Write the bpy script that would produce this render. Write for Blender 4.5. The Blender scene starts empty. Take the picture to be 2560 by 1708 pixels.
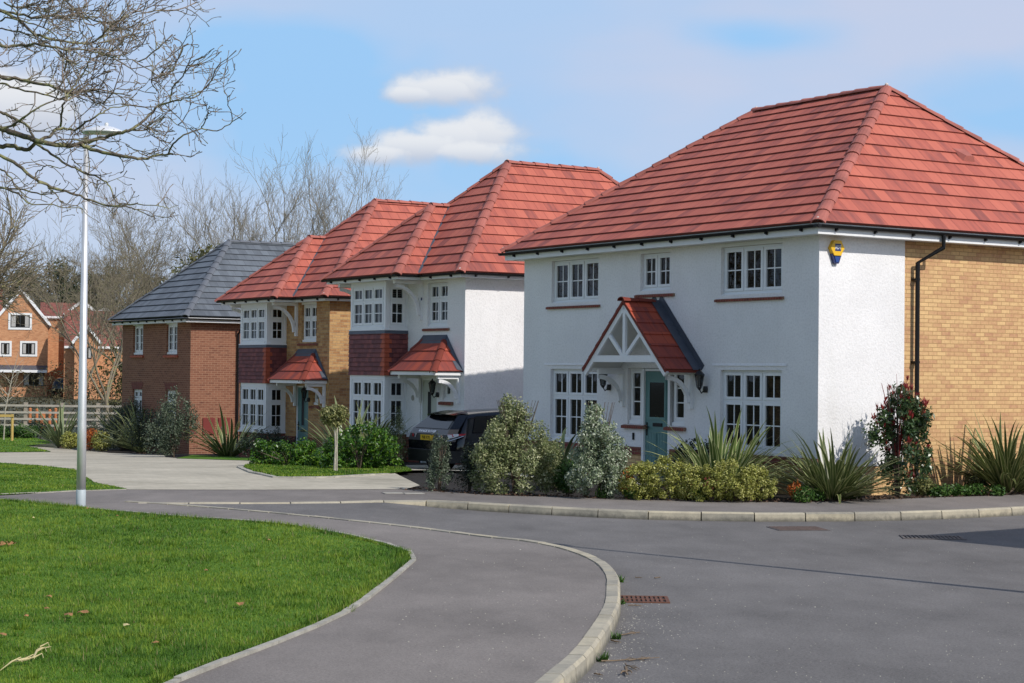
import bpy, bmesh, math, random
import numpy as np
from mathutils import Vector, Matrix
from mathutils.geometry import tessellate_polygon
R = math.radians
rng = np.random.default_rng(7)
random.seed(5)
scene = bpy.context.scene
COL = scene.collection

# ------------------------------------------------------------------ camera
CF, PIT, ROL, CH = 4582.552, 0.017229, 0.010887, 2.0704     # focal (px of 2560), pitch, roll, height
cp, sp, cr, sr = math.cos(PIT), math.sin(PIT), math.cos(ROL), math.sin(ROL)
FWD = Vector((0, cp, sp)); RT0 = Vector((1, 0, 0)); UP0 = Vector((0, -sp, cp))
RGT = RT0 * cr + UP0 * sr; UPV = -RT0 * sr + UP0 * cr
cam = bpy.data.cameras.new('camera')
cam.sensor_fit = 'HORIZONTAL'; cam.sensor_width = 36.0; cam.lens = CF / 2560 * 36.0
cam.clip_start = 0.1; cam.clip_end = 3000
camo = bpy.data.objects.new('camera', cam); COL.objects.link(camo)
camo.matrix_world = Matrix(((RGT.x, UPV.x, -FWD.x, 0), (RGT.y, UPV.y, -FWD.y, 0), (RGT.z, UPV.z, -FWD.z, CH), (0, 0, 0, 1)))
scene.camera = camo

def ray(u, v):
    a, b = u - 1280, v - 854
    A, B = a * cr + b * sr, -a * sr + b * cr
    return np.array([A, CF * cp + B * sp, CF * sp - B * cp])

# ------------------------------------------------------------------ exposure, sun, sky
scene.view_settings.view_transform = 'Standard'
scene.view_settings.look = 'None'
scene.view_settings.gamma = 1.0
scene.view_settings.use_curve_mapping = False
scene.view_settings.exposure = 0.32
SUN_H = Vector((0.713, -0.701, 0)); SUN_EL = R(40.5)
SUN_D = Vector((SUN_H.x * math.cos(SUN_EL), SUN_H.y * math.cos(SUN_EL), math.sin(SUN_EL))).normalized()
sl = bpy.data.lights.new('sun', 'SUN'); sl.energy = 2.95; sl.angle = R(0.55); sl.color = (1.0, 0.955, 0.89)
so = bpy.data.objects.new('sun', sl); COL.objects.link(so); so.location = (20, -20, 30)
so.rotation_euler = SUN_D.to_track_quat('Z', 'Y').to_euler()

W = bpy.data.worlds.new('World'); scene.world = W; W.use_nodes = True
def build_world():
    nt = W.node_tree; N = nt.nodes; N.clear(); Lk = nt.links.new
    out = N.new('ShaderNodeOutputWorld')
    sky = N.new('ShaderNodeTexSky'); sky.sky_type = 'NISHITA'; sky.sun_disc = False
    sky.sun_elevation = SUN_EL; sky.sun_rotation = math.atan2(SUN_D.x, SUN_D.y)
    sky.air_density = 1.0; sky.dust_density = 0.6; sky.ozone_density = 1.6
    bg = N.new('ShaderNodeBackground'); bg.inputs[1].default_value = 0.105
    Lk(sky.outputs[0], bg.inputs[0])
    tc = N.new('ShaderNodeTexCoord'); sx = N.new('ShaderNodeSeparateXYZ'); Lk(tc.outputs['Generated'], sx.inputs[0])
    def math_(op, a, b=None, c=None, clamp=False):
        m = N.new('ShaderNodeMath'); m.operation = op; m.use_clamp = clamp
        for i, q in enumerate((a, b, c)):
            if q is None: continue
            if isinstance(q, (int, float)): m.inputs[i].default_value = q
            else: Lk(q, m.inputs[i])
        return m.outputs[0]
    yy = math_('MAXIMUM', sx.outputs[1], 0.05)
    tx = math_('DIVIDE', sx.outputs[0], yy); tz = math_('DIVIDE', sx.outputs[2], yy)
    cb = N.new('ShaderNodeCombineXYZ'); Lk(tx, cb.inputs[0]); Lk(tz, cb.inputs[1])
    def noise(scale, detail, rough, sxx, syy, off=0.0):
        mp = N.new('ShaderNodeMapping'); mp.inputs['Scale'].default_value = (sxx, syy, 1); mp.inputs['Location'].default_value = (off, off * .7, off)
        Lk(cb.outputs[0], mp.inputs[0])
        n = N.new('ShaderNodeTexNoise'); n.inputs['Scale'].default_value = scale; n.inputs['Detail'].default_value = detail; n.inputs['Roughness'].default_value = rough
        Lk(mp.outputs[0], n.inputs['Vector']); return n.outputs['Fac']
    def mr(val, a, b, c, d, smooth=True):
        m = N.new('ShaderNodeMapRange'); m.interpolation_type = 'SMOOTHSTEP' if smooth else 'LINEAR'
        for i, q in enumerate((val, a, b, c, d)):
            if isinstance(q, (int, float)): m.inputs[i].default_value = q
            else: Lk(q, m.inputs[i])
        return m.outputs[0]
    # thin high veil
    veil = mr(noise(3.6, 3.0, .5, 1.0, 2.2, 4.4), .36, .62, .05, .95)
    veil2 = mr(noise(7.0, 4.0, .55, 1.0, 3.4, 9.3), .42, .72, 0.0, .25)
    veil = math_('ADD', veil, veil2, clamp=True)
    def patch(u, v, hw, hh):
        r = ray(u, v); dx = math_('DIVIDE', math_('SUBTRACT', tx, float(r[0] / r[1])), hw / CF); dz = math_('DIVIDE', math_('SUBTRACT', tz, float(r[2] / r[1])), hh / CF)
        d = math_('SQRT', math_('ADD', math_('MULTIPLY', dx, dx), math_('MULTIPLY', dz, dz))); d = math_('ADD', d, math_('MULTIPLY', math_('SUBTRACT', noise(9.0, 3.0, .55, 1.0, 1.8, u * .01), .5), 1.6))
        return mr(d, .15, 1.25, 1.0, 0.0)
    veil = math_('ADD', .42, math_('MULTIPLY', veil, .58), clamp=True)
    for q in ((820, 300, 560, 190), (640, 120, 300, 90), (2500, 250, 330, 130), (1330, 470, 420, 110), (1900, 90, 260, 60)): veil = math_('SUBTRACT', veil, math_('MULTIPLY', patch(*q), .85), clamp=True)
    # small cumulus: (u, v, half width, half height)
    n1 = noise(30.0, 6.0, .58, 1.0, 1.3, 1.7)
    n2 = noise(11.0, 3.0, .5, 1.0, 1.2, 6.7)
    cum = None; shade = None
    for (u, v, hw, hh) in ((1095, 225, 120, 46), (1160, 212, 95, 52), (1030, 235, 75, 26), (1040, 365, 145, 44), (1130, 345, 110, 62), (1208, 338, 88, 70), (940, 385, 95, 30), (1180, 380, 130, 36), (60, 255, 150, 95), (-60, 230, 160, 90)):
        r = ray(u, v); cx, cz = r[0] / r[1], r[2] / r[1]
        dx = math_('DIVIDE', math_('SUBTRACT', tx, float(cx)), hw / CF)
        dz = math_('DIVIDE', math_('SUBTRACT', tz, float(cz)), hh / CF)
        d = math_('SQRT', math_('ADD', math_('MULTIPLY', dx, dx), math_('MULTIPLY', dz, dz)))
        d = math_('ADD', d, math_('MULTIPLY', math_('SUBTRACT', n1, .5), 1.9))
        d = math_('ADD', d, math_('MULTIPLY', math_('SUBTRACT', n2, .5), .9))
        m = mr(d, .50, 1.38, 1.0, 0.0)
        s = mr(dz, -1.1, .5, 0.0, 1.0)
        s = math_('MULTIPLY', s, m)
        cum = m if cum is None else math_('MAXIMUM', cum, m)
        shade = s if shade is None else math_('MAXIMUM', shade, s)
    mixc = N.new('ShaderNodeMixRGB'); mixc.inputs[1].default_value = (.50, .55, .66, 1); mixc.inputs[2].default_value = (.80, .81, .83, 1)
    Lk(shade, mixc.inputs[0])
    bgc = N.new('ShaderNodeBackground'); bgc.inputs[1].default_value = .84; Lk(mixc.outputs[0], bgc.inputs[0])
    # bright thin haze over the lower sky, carried behind the camera as added fill light, pale veil drifting over blue
    hz = math_('MULTIPLY', mr(sx.outputs[1], -.85, .15, 0.0, 1.0), mr(sx.outputs[2], .45, .95, 1.0, 0.0))
    low = mr(tz, .0, .16, 1.0, 0.0)
    mv = N.new('ShaderNodeMixRGB'); mv.inputs[1].default_value = (.27, .475, .735, 1); mv.inputs[2].default_value = (.445, .505, .655, 1); Lk(veil, mv.inputs[0])
    ml = N.new('ShaderNodeMixRGB'); ml.inputs[2].default_value = (.40, .535, .70, 1); Lk(mv.outputs[0], ml.inputs[1]); Lk(math_('MULTIPLY', low, .55), ml.inputs[0])
    bgv = N.new('ShaderNodeBackground'); bgv.inputs[1].default_value = 1.0; Lk(ml.outputs[0], bgv.inputs[0])
    m1 = N.new('ShaderNodeMixShader'); Lk(math_('MULTIPLY', hz, .96), m1.inputs[0]); Lk(bg.outputs[0], m1.inputs[1]); Lk(bgv.outputs[0], m1.inputs[2])
    m2 = N.new('ShaderNodeMixShader'); Lk(math_('MULTIPLY', cum, .90), m2.inputs[0]); Lk(m1.outputs[0], m2.inputs[1]); Lk(bgc.outputs[0], m2.inputs[2])
    Lk(m2.outputs[0], out.inputs[0])
build_world()

# ------------------------------------------------------------------ object helpers
def tag(o, label=None, cat=None, group=None, kind=None):
    if label: o['label'] = label
    if cat: o['category'] = cat
    if group: o['group'] = group
    if kind: o['kind'] = kind
    return o
def empty(name, loc=(0, 0, 0), rz=0.0, label=None, cat=None, group=None):
    o = bpy.data.objects.new(name, None); COL.objects.link(o)
    o.location = loc; o.rotation_euler = (0, 0, rz); o.empty_display_size = .3
    return tag(o, label, cat, group)
def link_mesh(name, me, mat, parent=None, smooth=False):
    o = bpy.data.objects.new(name, me); COL.objects.link(o)
    if mat: me.materials.append(mat)
    if parent: o.parent = parent
    if smooth:
        me.polygons.foreach_set('use_smooth', [True] * len(me.polygons))
    return o
def np_mesh(name, verts, quads=None, tris=None, uv=None):
    """fast mesh from arrays; faces all quads or all tris; uv per loop"""
    f = quads if quads is not None else tris
    k = f.shape[1]
    me = bpy.data.meshes.new(name)
    me.vertices.add(len(verts)); me.vertices.foreach_set('co', np.ascontiguousarray(verts, np.float32).ravel())
    me.loops.add(f.size); me.loops.foreach_set('vertex_index', np.ascontiguousarray(f, np.int32).ravel())
    me.polygons.add(len(f)); me.polygons.foreach_set('loop_start', np.arange(0, f.size, k, dtype=np.int32))
    me.polygons.foreach_set('loop_total', np.full(len(f), k, np.int32))
    if uv is not None:
        l = me.uv_layers.new(name='UVMap'); l.data.foreach_set('uv', np.ascontiguousarray(uv, np.float32).ravel())
    me.update(calc_edges=True); me.validate()
    return me
IDM = lambda u, n, z: (u, -n, z)
class MB:
    def __init__(s): s.v = []; s.f = []; s.uv = []
    def poly(s, pts, uv=None):
        i = len(s.v); s.v.extend([tuple(map(float, p)) for p in pts]); s.f.append(list(range(i, i + len(pts))))
        s.uv.append(uv if uv is not None else [(0, 0)] * len(pts))
    def box(s, x0, x1, y0, y1, z0, z1, M=None):
        P = [(x, y, z) for x in (x0, x1) for y in (y0, y1) for z in (z0, z1)]
        if M: P = [M(*p) for p in P]
        idx = ((0, 1, 3, 2), (4, 6, 7, 5), (0, 4, 5, 1), (2, 3, 7, 6), (0, 2, 6, 4), (1, 5, 7, 3))
        L = (x0, x1, y0, y1, z0, z1)
        raw = [(x, y, z) for x in (x0, x1) for y in (y0, y1) for z in (z0, z1)]
        for k, q in enumerate(idx):
            if k < 2: uv = [(raw[i][1], raw[i][2]) for i in q]
            elif k < 4: uv = [(raw[i][0], raw[i][2]) for i in q]
            else: uv = [(raw[i][0], raw[i][1]) for i in q]
            s.poly([P[i] for i in q], uv)
    def beam(s, a, b, w, h, up=(0, 0, 1)):
        a, b = Vector(a), Vector(b); d = (b - a).normalized(); up = Vector(up)
        x = d.cross(up).normalized() * (w / 2); y = x.cross(d).normalized() * (h / 2)
        A = [a + x + y, a - x + y, a - x - y, a + x - y]; B = [p + (b - a) for p in A]
        s.poly(A[::-1]); s.poly(B)
        for i in range(4): s.poly([A[i], A[(i + 1) % 4], B[(i + 1) % 4], B[i]])
    def tube(s, pts, rad, n=8, cap=True, M=None, arc=None):
        pts = [Vector(p) for p in pts]; rings = []
        if not hasattr(rad, '__len__'): rad = [rad] * len(pts)
        ref = None
        for i, p in enumerate(pts):
            d = (pts[min(i + 1, len(pts) - 1)] - pts[max(i - 1, 0)])
            if d.length < 1e-9: d = Vector((0, 0, 1))
            d.normalize()
            if ref is None: ref = Vector((0, 0, 1)) if abs(d.z) < .9 else Vector((1, 0, 0))
            x = d.cross(ref); x.normalize(); y = x.cross(d)
            rings.append([p + (x * math.cos(t) + y * math.sin(t)) * rad[i] for t in [2 * math.pi * k / n for k in range(n)]])
        b = len(s.v)
        for r in rings:
            for p in r: s.v.append(tuple(M(*p)) if M else tuple(p))
        for i in range(len(rings) - 1):
            for k in range(n):
                s.f.append([b + i * n + k, b + i * n + (k + 1) % n, b + (i + 1) * n + (k + 1) % n, b + (i + 1) * n + k]); s.uv.append([(0, 0)] * 4)
        if cap:
            s.f.append([b + k for k in range(n)][::-1]); s.uv.append([(0, 0)] * n)
            s.f.append([b + (len(rings) - 1) * n + k for k in range(n)]); s.uv.append([(0, 0)] * n)
    def lathe(s, prof, n=20, c=(0, 0, 0), sy=1.0):
        b = len(s.v)
        for (r, z) in prof:
            for k in range(n):
                t = 2 * math.pi * k / n; s.v.append((c[0] + r * math.cos(t), c[1] + r * math.sin(t) * sy, c[2] + z))
        for i in range(len(prof) - 1):
            for k in range(n):
                s.f.append([b + i * n + k, b + i * n + (k + 1) % n, b + (i + 1) * n + (k + 1) % n, b + (i + 1) * n + k]); s.uv.append([(0, 0)] * 4)
    def prism(s, poly, n0, n1, M):
        """poly in (u,z), extruded from n0 to n1"""
        A = [M(p[0], n0, p[1]) for p in poly]; B = [M(p[0], n1, p[1]) for p in poly]
        s.poly(A); s.poly(B[::-1])
        for i in range(len(poly)):
            j = (i + 1) % len(poly); s.poly([A[i], B[i], B[j], A[j]])
    def build(s, name, mat, parent=None, smooth=False, fix=True, weld=False):
        me = bpy.data.meshes.new(name); me.from_pydata(s.v, [], s.f)
        l = me.uv_layers.new(name='UVMap'); fl = [c for q in s.uv for p in q for c in p]
        if len(fl) == 2 * len(me.loops): l.data.foreach_set('uv', fl)
        if fix or weld:
            bm = bmesh.new(); bm.from_mesh(me)
            if weld: bmesh.ops.remove_doubles(bm, verts=bm.verts, dist=1e-4)
            if fix: bmesh.ops.recalc_face_normals(bm, faces=bm.faces)
            bm.to_mesh(me); bm.free()
        return link_mesh(name, me, mat, parent, smooth)
def text_into(mb, txt, size, M, depth=.004):
    """letters as flat solid shapes through M(u,n,z), centred"""
    c = bpy.data.curves.new('letters', 'FONT'); c.body = txt; c.size = size; c.extrude = depth / 2; c.align_x = 'CENTER'; c.align_y = 'CENTER'; c.resolution_u = 2
    o = bpy.data.objects.new('letters', c); COL.objects.link(o)
    dg = bpy.context.evaluated_depsgraph_get(); e = o.evaluated_get(dg); me = e.to_mesh()
    b = len(mb.v)
    for v in me.vertices: mb.v.append(tuple(M(v.co.x, v.co.z, v.co.y)))
    for p in me.polygons: mb.f.append([b + i for i in p.vertices]); mb.uv.append([(0, 0)] * len(p.vertices))
    e.to_mesh_clear(); COL.objects.unlink(o); bpy.data.objects.remove(o); bpy.data.curves.remove(c)

# ------------------------------------------------------------------ materials
class NT:
    def __init__(s, name):
        s.m = bpy.data.materials.new(name); s.m.use_nodes = True; s.nt = s.m.node_tree; s.N = s.nt.nodes; s.L = s.nt.links.new
        s.b = s.N['Principled BSDF']; s.out = s.N['Material Output']
    def node(s, t, **k):
        n = s.N.new(t)
        for a, b in k.items(): setattr(n, a, b)
        return n
    def inp(s, sock, val):
        if isinstance(val, (int, float)): sock.default_value = val
        elif isinstance(val, tuple): sock.default_value = val if len(val) == 4 or sock.type == 'VECTOR' else (*val, 1)
        else: s.L(val, sock)
    def coord(s, kind='Object', scale=(1, 1, 1), loc=(0, 0, 0), rot=(0, 0, 0)):
        t = s.node('ShaderNodeTexCoord'); mp = s.node('ShaderNodeMapping'); s.L(t.outputs[kind], mp.inputs[0])
        mp.inputs['Scale'].default_value = scale; mp.inputs['Location'].default_value = loc; mp.inputs['Rotation'].default_value = rot
        return mp.outputs[0]
    def noise(s, scale, detail=3, rough=.55, co=None, dist=0.0):
        n = s.node('ShaderNodeTexNoise'); n.inputs['Scale'].default_value = scale; n.inputs['Detail'].default_value = detail; n.inputs['Roughness'].default_value = rough; n.inputs['Distortion'].default_value = dist
        if co is not None: s.L(co, n.inputs['Vector'])
        return n.outputs['Fac']
    def ramp(s, fac, stops, interp='LINEAR'):
        r = s.node('ShaderNodeValToRGB'); r.color_ramp.interpolation = interp; e = r.color_ramp.elements
        while len(e) < len(stops): e.new(.5)
        for q, (p, c) in zip(e, stops):
            q.position = p; q.color = (*c, 1) if isinstance(c, tuple) else (c, c, c, 1)
        s.inp(r.inputs[0], fac); return r.outputs[0]
    def mix(s, fac, a, b, mode='MIX'):
        m = s.node('ShaderNodeMixRGB', blend_type=mode); s.inp(m.inputs[0], fac); s.inp(m.inputs[1], a); s.inp(m.inputs[2], b); return m.outputs[0]
    def math(s, op, a, b=0.0, clamp=False):
        m = s.node('ShaderNodeMath', operation=op, use_clamp=clamp); s.inp(m.inputs[0], a); s.inp(m.inputs[1], b); return m.outputs[0]
    def bump(s, h, strength=.3, dist=.01, nrm=None):
        b = s.node('ShaderNodeBump'); b.inputs['Strength'].default_value = strength; b.inputs['Distance'].default_value = dist; s.L(h, b.inputs['Height'])
        if nrm: s.L(nrm, b.inputs['Normal'])
        return b.outputs[0]
    def done(s, color=None, rough=.8, normal=None, metal=0.0, spec=None):
        if color is not None: s.inp(s.b.inputs['Base Color'], color)
        s.inp(s.b.inputs['Roughness'], rough); s.b.inputs['Metallic'].default_value = metal
        if spec is not None: s.b.inputs['Specular IOR Level'].default_value = spec
        if normal is not None: s.L(normal, s.b.inputs['Normal'])
        return s.m

def m_render():
    t = NT('white_roughcast'); co = t.coord()
    big = t.noise(.8, 4, .6, co); st = t.noise(2.2, 3, .6, t.coord(scale=(1, 1, .18)))
    c = t.ramp(big, [(.3, (.745, .73, .725)), (.7, (.83, .815, .81))])
    c = t.mix(t.ramp(st, [(.55, 0.0), (.8, .22)]), c, (.60, .59, .55))
    fine = t.noise(62, 3, .7, co); mid = t.noise(24, 2, .6, co)
    h = t.math('ADD', t.math('MULTIPLY', fine, .5), t.math('MULTIPLY', mid, .9))
    c = t.mix(.5, c, t.ramp(h, [(.45, (.80, .80, .80)), (.75, (1.08, 1.08, 1.08))]), 'MULTIPLY')  # self-shading of the rough grain put into the colour, pits darker
    return t.done(c, .95, t.bump(h, .42, .020))
def m_brick(name, c1, c2, mortar, c3, mort=.011):
    t = NT(name); uv = t.coord('UV')
    b = t.node('ShaderNodeTexBrick'); t.L(uv, b.inputs['Vector'])
    b.offset = .5; b.inputs['Scale'].default_value = 1.0
    b.inputs['Mortar Size'].default_value = mort / 2; b.inputs['Mortar Smooth'].default_value = .25; b.inputs['Bias'].default_value = .0
    b.inputs['Brick Width'].default_value = .225; b.inputs['Row Height'].default_value = .075
    b.inputs['Color1'].default_value = (0, 0, 0, 1); b.inputs['Color2'].default_value = (1, 1, 1, 1); b.inputs['Mortar'].default_value = (.5, .5, .5, 1)
    wob = t.noise(1.3, 3, .6, uv); fine = t.noise(15, 3, .65, t.coord('UV', scale=(1, .9, 1)))
    v = t.math('ADD', t.math('MULTIPLY', b.outputs['Color'], .42), t.math('ADD', t.math('MULTIPLY', wob, .45), t.math('MULTIPLY', fine, .75)))
    v = t.math('SUBTRACT', v, .30)
    col = t.ramp(v, [(.08, c3), (.36, c2), (.66, c1), (.98, tuple(min(1, x * 1.22) for x in c1))])
    col = t.mix(b.outputs['Fac'], col, mortar)
    h = t.math('SUBTRACT', 1.0, b.outputs['Fac']); h = t.math('ADD', h, t.math('MULTIPLY', fine, .35))
    return t.done(col, .9, t.bump(h, .5, .012))
def m_tile(name, c1, c2, c3, width=.30, gauge=.345, rough=.75, spec=.3):
    t = NT(name); uv = t.coord('UV')
    b = t.node('ShaderNodeTexBrick'); t.L(uv, b.inputs['Vector']); b.offset = .5
    b.inputs['Scale'].default_value = 1.0; b.inputs['Mortar Size'].default_value = .006; b.inputs['Mortar Smooth'].default_value = .2
    b.inputs['Brick Width'].default_value = width; b.inputs['Row Height'].default_value = gauge
    b.inputs['Color1'].default_value = (0, 0, 0, 1); b.inputs['Color2'].default_value = (1, 1, 1, 1); b.inputs['Mortar'].default_value = (.2, .2, .2, 1)
    streak = t.noise(7.0, 3, .6, t.coord('UV', scale=(1.0, .16, 1))); big = t.noise(.55, 3, .55, uv); fine = t.noise(60, 2, .6, uv)
    v = t.math('ADD', t.math('MULTIPLY', b.outputs['Color'], .50), t.math('ADD', t.math('MULTIPLY', streak, .75), t.math('MULTIPLY', big, .35)))
    v = t.math('SUBTRACT', t.math('ADD', v, t.math('MULTIPLY', fine, .12)), .46)
    col = t.ramp(v, [(.06, c3), (.30, c2), (.62, c1), (1.0, tuple(x * 1.16 for x in c1))])
    col = t.mix(t.math('MULTIPLY', b.outputs['Fac'], .8), col, tuple(x * .45 for x in c2))
    h = t.math('ADD', t.math('MULTIPLY', fine, .4), t.math('SUBTRACT', 1.0, b.outputs['Fac']))
    return t.done(col, rough, t.bump(h, .25, .006), spec=spec)
def m_plain(name, c, rough=.6, metal=0.0, var=.12, scale=3.0, bump=0.0, spec=None):
    t = NT(name); co = t.coord(); n = t.noise(scale, 4, .6, co)
    col = t.ramp(n, [(.25, tuple(x * (1 - var) for x in c)), (.75, tuple(min(1, x * (1 + var)) for x in c))])
    nr = t.bump(t.noise(scale * 25, 3, .6, co), bump, .006) if bump else None
    return t.done(col, rough, nr, metal, spec)
def m_asphalt(name, c, speck=.35, warm=0.0):
    t = NT(name); co = t.coord()
    big = t.noise(.28, 5, .6, co); mid = t.noise(2.0, 4, .65, t.coord(scale=(1, .5, 1), rot=(0, 0, .6))); fine = t.noise(42, 4, .85, co)
    vor = t.node('ShaderNodeTexVoronoi'); vor.inputs['Scale'].default_value = 95; t.L(co, vor.inputs['Vector'])
    k = t.math('ADD', t.math('MULTIPLY', big, .55), t.math('MULTIPLY', mid, .35))
    base = t.ramp(k, [(.30, tuple(x * .72 for x in c)), (.45, tuple(x * .98 for x in c)), (.60, tuple(x * 1.22 for x in c))])
    sp_ = t.ramp(fine, [(.30, .55), (.52, 1.0), (.66, 1.15), (.74, 1.75)])
    col = t.mix(speck * 1.6 if speck * 1.6 < 1 else 1.0, base, sp_, 'MULTIPLY')
    cell = t.ramp(vor.outputs['Color'], [(.0, .86), (1.0, 1.14)]); col = t.mix(.8, col, cell, 'MULTIPLY')
    h = t.math('ADD', fine, vor.outputs['Distance'])
    return t.done(col, .9, t.bump(h, .35, .004), spec=.25)
def m_leaf(name, stops, rough=.5, trans=.25, spec=.35):
    t = NT(name); g = t.node('ShaderNodeNewGeometry'); oi = t.noise(1.7, 3, .6, t.coord())
    v = t.math('ADD', t.math('MULTIPLY', g.outputs['Random Per Island'], .8), t.math('MULTIPLY', t.math('SUBTRACT', oi, .4), .7), clamp=True)
    col = t.ramp(v, stops)
    t.done(col, rough, spec=spec)
    tr = t.node('ShaderNodeBsdfTranslucent'); t.L(col, tr.inputs[0]); mx = t.node('ShaderNodeMixShader'); mx.inputs[0].default_value = trans
    t.L(t.b.outputs[0], mx.inputs[1]); t.L(tr.outputs[0], mx.inputs[2]); t.L(mx.outputs[0], t.out.inputs[0])
    return t.m
def m_strap(name, mid, edge, ew=.28, dark=None):
    t = NT(name); uv = t.node('ShaderNodeTexCoord'); s = t.node('ShaderNodeSeparateXYZ'); t.L(uv.outputs['UV'], s.inputs[0])
    d = t.math('ABSOLUTE', t.math('SUBTRACT', s.outputs[0], .5)); d = t.math('MULTIPLY', d, 2.0)
    g = t.node('ShaderNodeNewGeometry'); rv = t.ramp(g.outputs['Random Per Island'], [(0, .65), (1, 1.25)])
    col = t.ramp(d, [(1 - ew - .12, mid), (1 - ew, edge)]); col = t.mix(1.0, col, rv, 'MULTIPLY')
    t.done(col, .42, spec=.45)
    tr = t.node('ShaderNodeBsdfTranslucent'); t.L(col, tr.inputs[0]); mx = t.node('ShaderNodeMixShader'); mx.inputs[0].default_value = .22
    t.L(t.b.outputs[0], mx.inputs[1]); t.L(tr.outputs[0], mx.inputs[2]); t.L(mx.outputs[0], t.out.inputs[0])
    return t.m
def m_grass_base():
    t = NT('grass_base'); co = t.coord(); a = t.noise(.5, 4, .6, co); b = t.noise(5, 4, .65, co); c = t.noise(55, 2, .7, t.coord(scale=(1, .4, 1)))
    v = t.math('ADD', t.math('MULTIPLY', a, .5), t.math('ADD', t.math('MULTIPLY', b, .35), t.math('MULTIPLY', c, .3)))
    col = t.ramp(v, [(.36, (.040, .095, .009)), (.56, (.080, .175, .014)), (.76, (.15, .25, .026))])
    return t.done(col, .85, t.bump(c, .6, .03), spec=.15)
def m_grass_blade():
    t = NT('grass_blade'); co = t.coord(); a = t.noise(.55, 4, .62, co); a2 = t.noise(3.2, 3, .6, co); g = t.node('ShaderNodeNewGeometry')
    v = t.math('ADD', t.math('MULTIPLY', a, .95), t.math('ADD', t.math('MULTIPLY', a2, .70), t.math('MULTIPLY', t.math('SUBTRACT', g.outputs['Random Per Island'], .5), .35)))
    col = t.ramp(v, [(.50, (.034, .092, .011)), (.76, (.088, .182, .016)), (.98, (.23, .31, .034))])
    dry = t.ramp(g.outputs['Random Per Island'], [(.965, 0.0), (.97, 1.0)]); col = t.mix(dry, col, (.27, .23, .10))
    t.done(col, .55, spec=.25)
    tr = t.node('ShaderNodeBsdfTranslucent'); t.L(col, tr.inputs[0]); mx = t.node('ShaderNodeMixShader'); mx.inputs[0].default_value = .3
    t.L(t.b.outputs[0], mx.inputs[1]); t.L(tr.outputs[0], mx.inputs[2]); t.L(mx.outputs[0], t.out.inputs[0])
    return t.m
def m_bark(name, c, lich, amount=.5):
    t = NT(name); co = t.coord(); n = t.noise(6, 4, .65, co); f = t.noise(40, 3, .6, t.coord(scale=(1, 1, .3)))
    col = t.ramp(f, [(.3, tuple(x * .6 for x in c)), (.7, tuple(x * 1.35 for x in c))])
    col = t.mix(t.ramp(n, [(.68 - amount * .25, 0.0), (.80 - amount * .2, .8)]), col, lich)
    return t.done(col, .9, t.bump(f, .5, .01))
def m_glass():
    t = NT('window_glass'); t.N.remove(t.b)
    gl = t.node('ShaderNodeBsdfGlossy'); gl.inputs['Roughness'].default_value = .015; gl.inputs['Color'].default_value = (1, 1, 1, 1)
    tr = t.node('ShaderNodeBsdfTransparent'); tr.inputs[0].default_value = (.34, .36, .36, 1)
    fr = t.node('ShaderNodeFresnel'); fr.inputs['IOR'].default_value = 1.42
    co = t.coord(); t.L(t.bump(t.noise(1.6, 2, .5, co), .05, .05), gl.inputs['Normal'])
    mx = t.node('ShaderNodeMixShader'); t.L(fr.outputs[0], mx.inputs[0]); t.L(tr.outputs[0], mx.inputs[1]); t.L(gl.outputs[0], mx.inputs[2]); t.L(mx.outputs[0], t.out.inputs[0])
    return t.m
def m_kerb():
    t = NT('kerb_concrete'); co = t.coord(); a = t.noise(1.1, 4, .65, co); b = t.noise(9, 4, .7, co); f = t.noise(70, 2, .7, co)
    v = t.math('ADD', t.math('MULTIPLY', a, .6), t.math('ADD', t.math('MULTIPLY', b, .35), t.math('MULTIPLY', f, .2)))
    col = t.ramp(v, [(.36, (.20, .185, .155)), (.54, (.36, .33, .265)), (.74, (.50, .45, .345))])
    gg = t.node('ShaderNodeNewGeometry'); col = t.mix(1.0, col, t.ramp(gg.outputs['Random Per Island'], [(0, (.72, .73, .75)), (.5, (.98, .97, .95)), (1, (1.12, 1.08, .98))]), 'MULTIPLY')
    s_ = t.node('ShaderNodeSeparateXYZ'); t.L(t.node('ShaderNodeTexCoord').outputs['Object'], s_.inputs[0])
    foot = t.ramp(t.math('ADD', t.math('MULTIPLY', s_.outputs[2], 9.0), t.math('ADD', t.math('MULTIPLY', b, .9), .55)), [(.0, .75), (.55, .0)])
    col = t.mix(foot, col, (.075, .072, .06))  # darker towards the foot: dirt stain plus shade of the face painted in
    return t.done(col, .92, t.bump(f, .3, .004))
def m_paving():
    t = NT('block_paving'); co = t.coord(rot=(0, 0, .55))
    b = t.node('ShaderNodeTexBrick'); t.L(co, b.inputs['Vector']); b.inputs['Scale'].default_value = 1.0; b.inputs['Brick Width'].default_value = .2; b.inputs['Row Height'].default_value = .1
    b.inputs['Mortar Size'].default_value = .004; b.inputs['Color1'].default_value = (.9, .9, .9, 1); b.inputs['Color2'].default_value = (1.1, 1.1, 1.1, 1); b.inputs['Mortar'].default_value = (.72, .70, .66, 1)
    n = t.noise(.5, 5, .7, t.coord(scale=(.6, 1, 1))); s2 = t.noise(2.6, 5, .75, t.coord(scale=(.7, 1.3, 1)))
    base = t.ramp(t.math('ADD', t.math('MULTIPLY', n, .6), t.math('MULTIPLY', s2, .4)), [(.34, (.30, .27, .205)), (.5, (.455, .41, .32)), (.66, (.56, .505, .40))])
    col = t.mix(.7, base, b.outputs['Color'], 'MULTIPLY')
    return t.done(col, .88, t.bump(b.outputs['Fac'], .2, .004))
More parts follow.
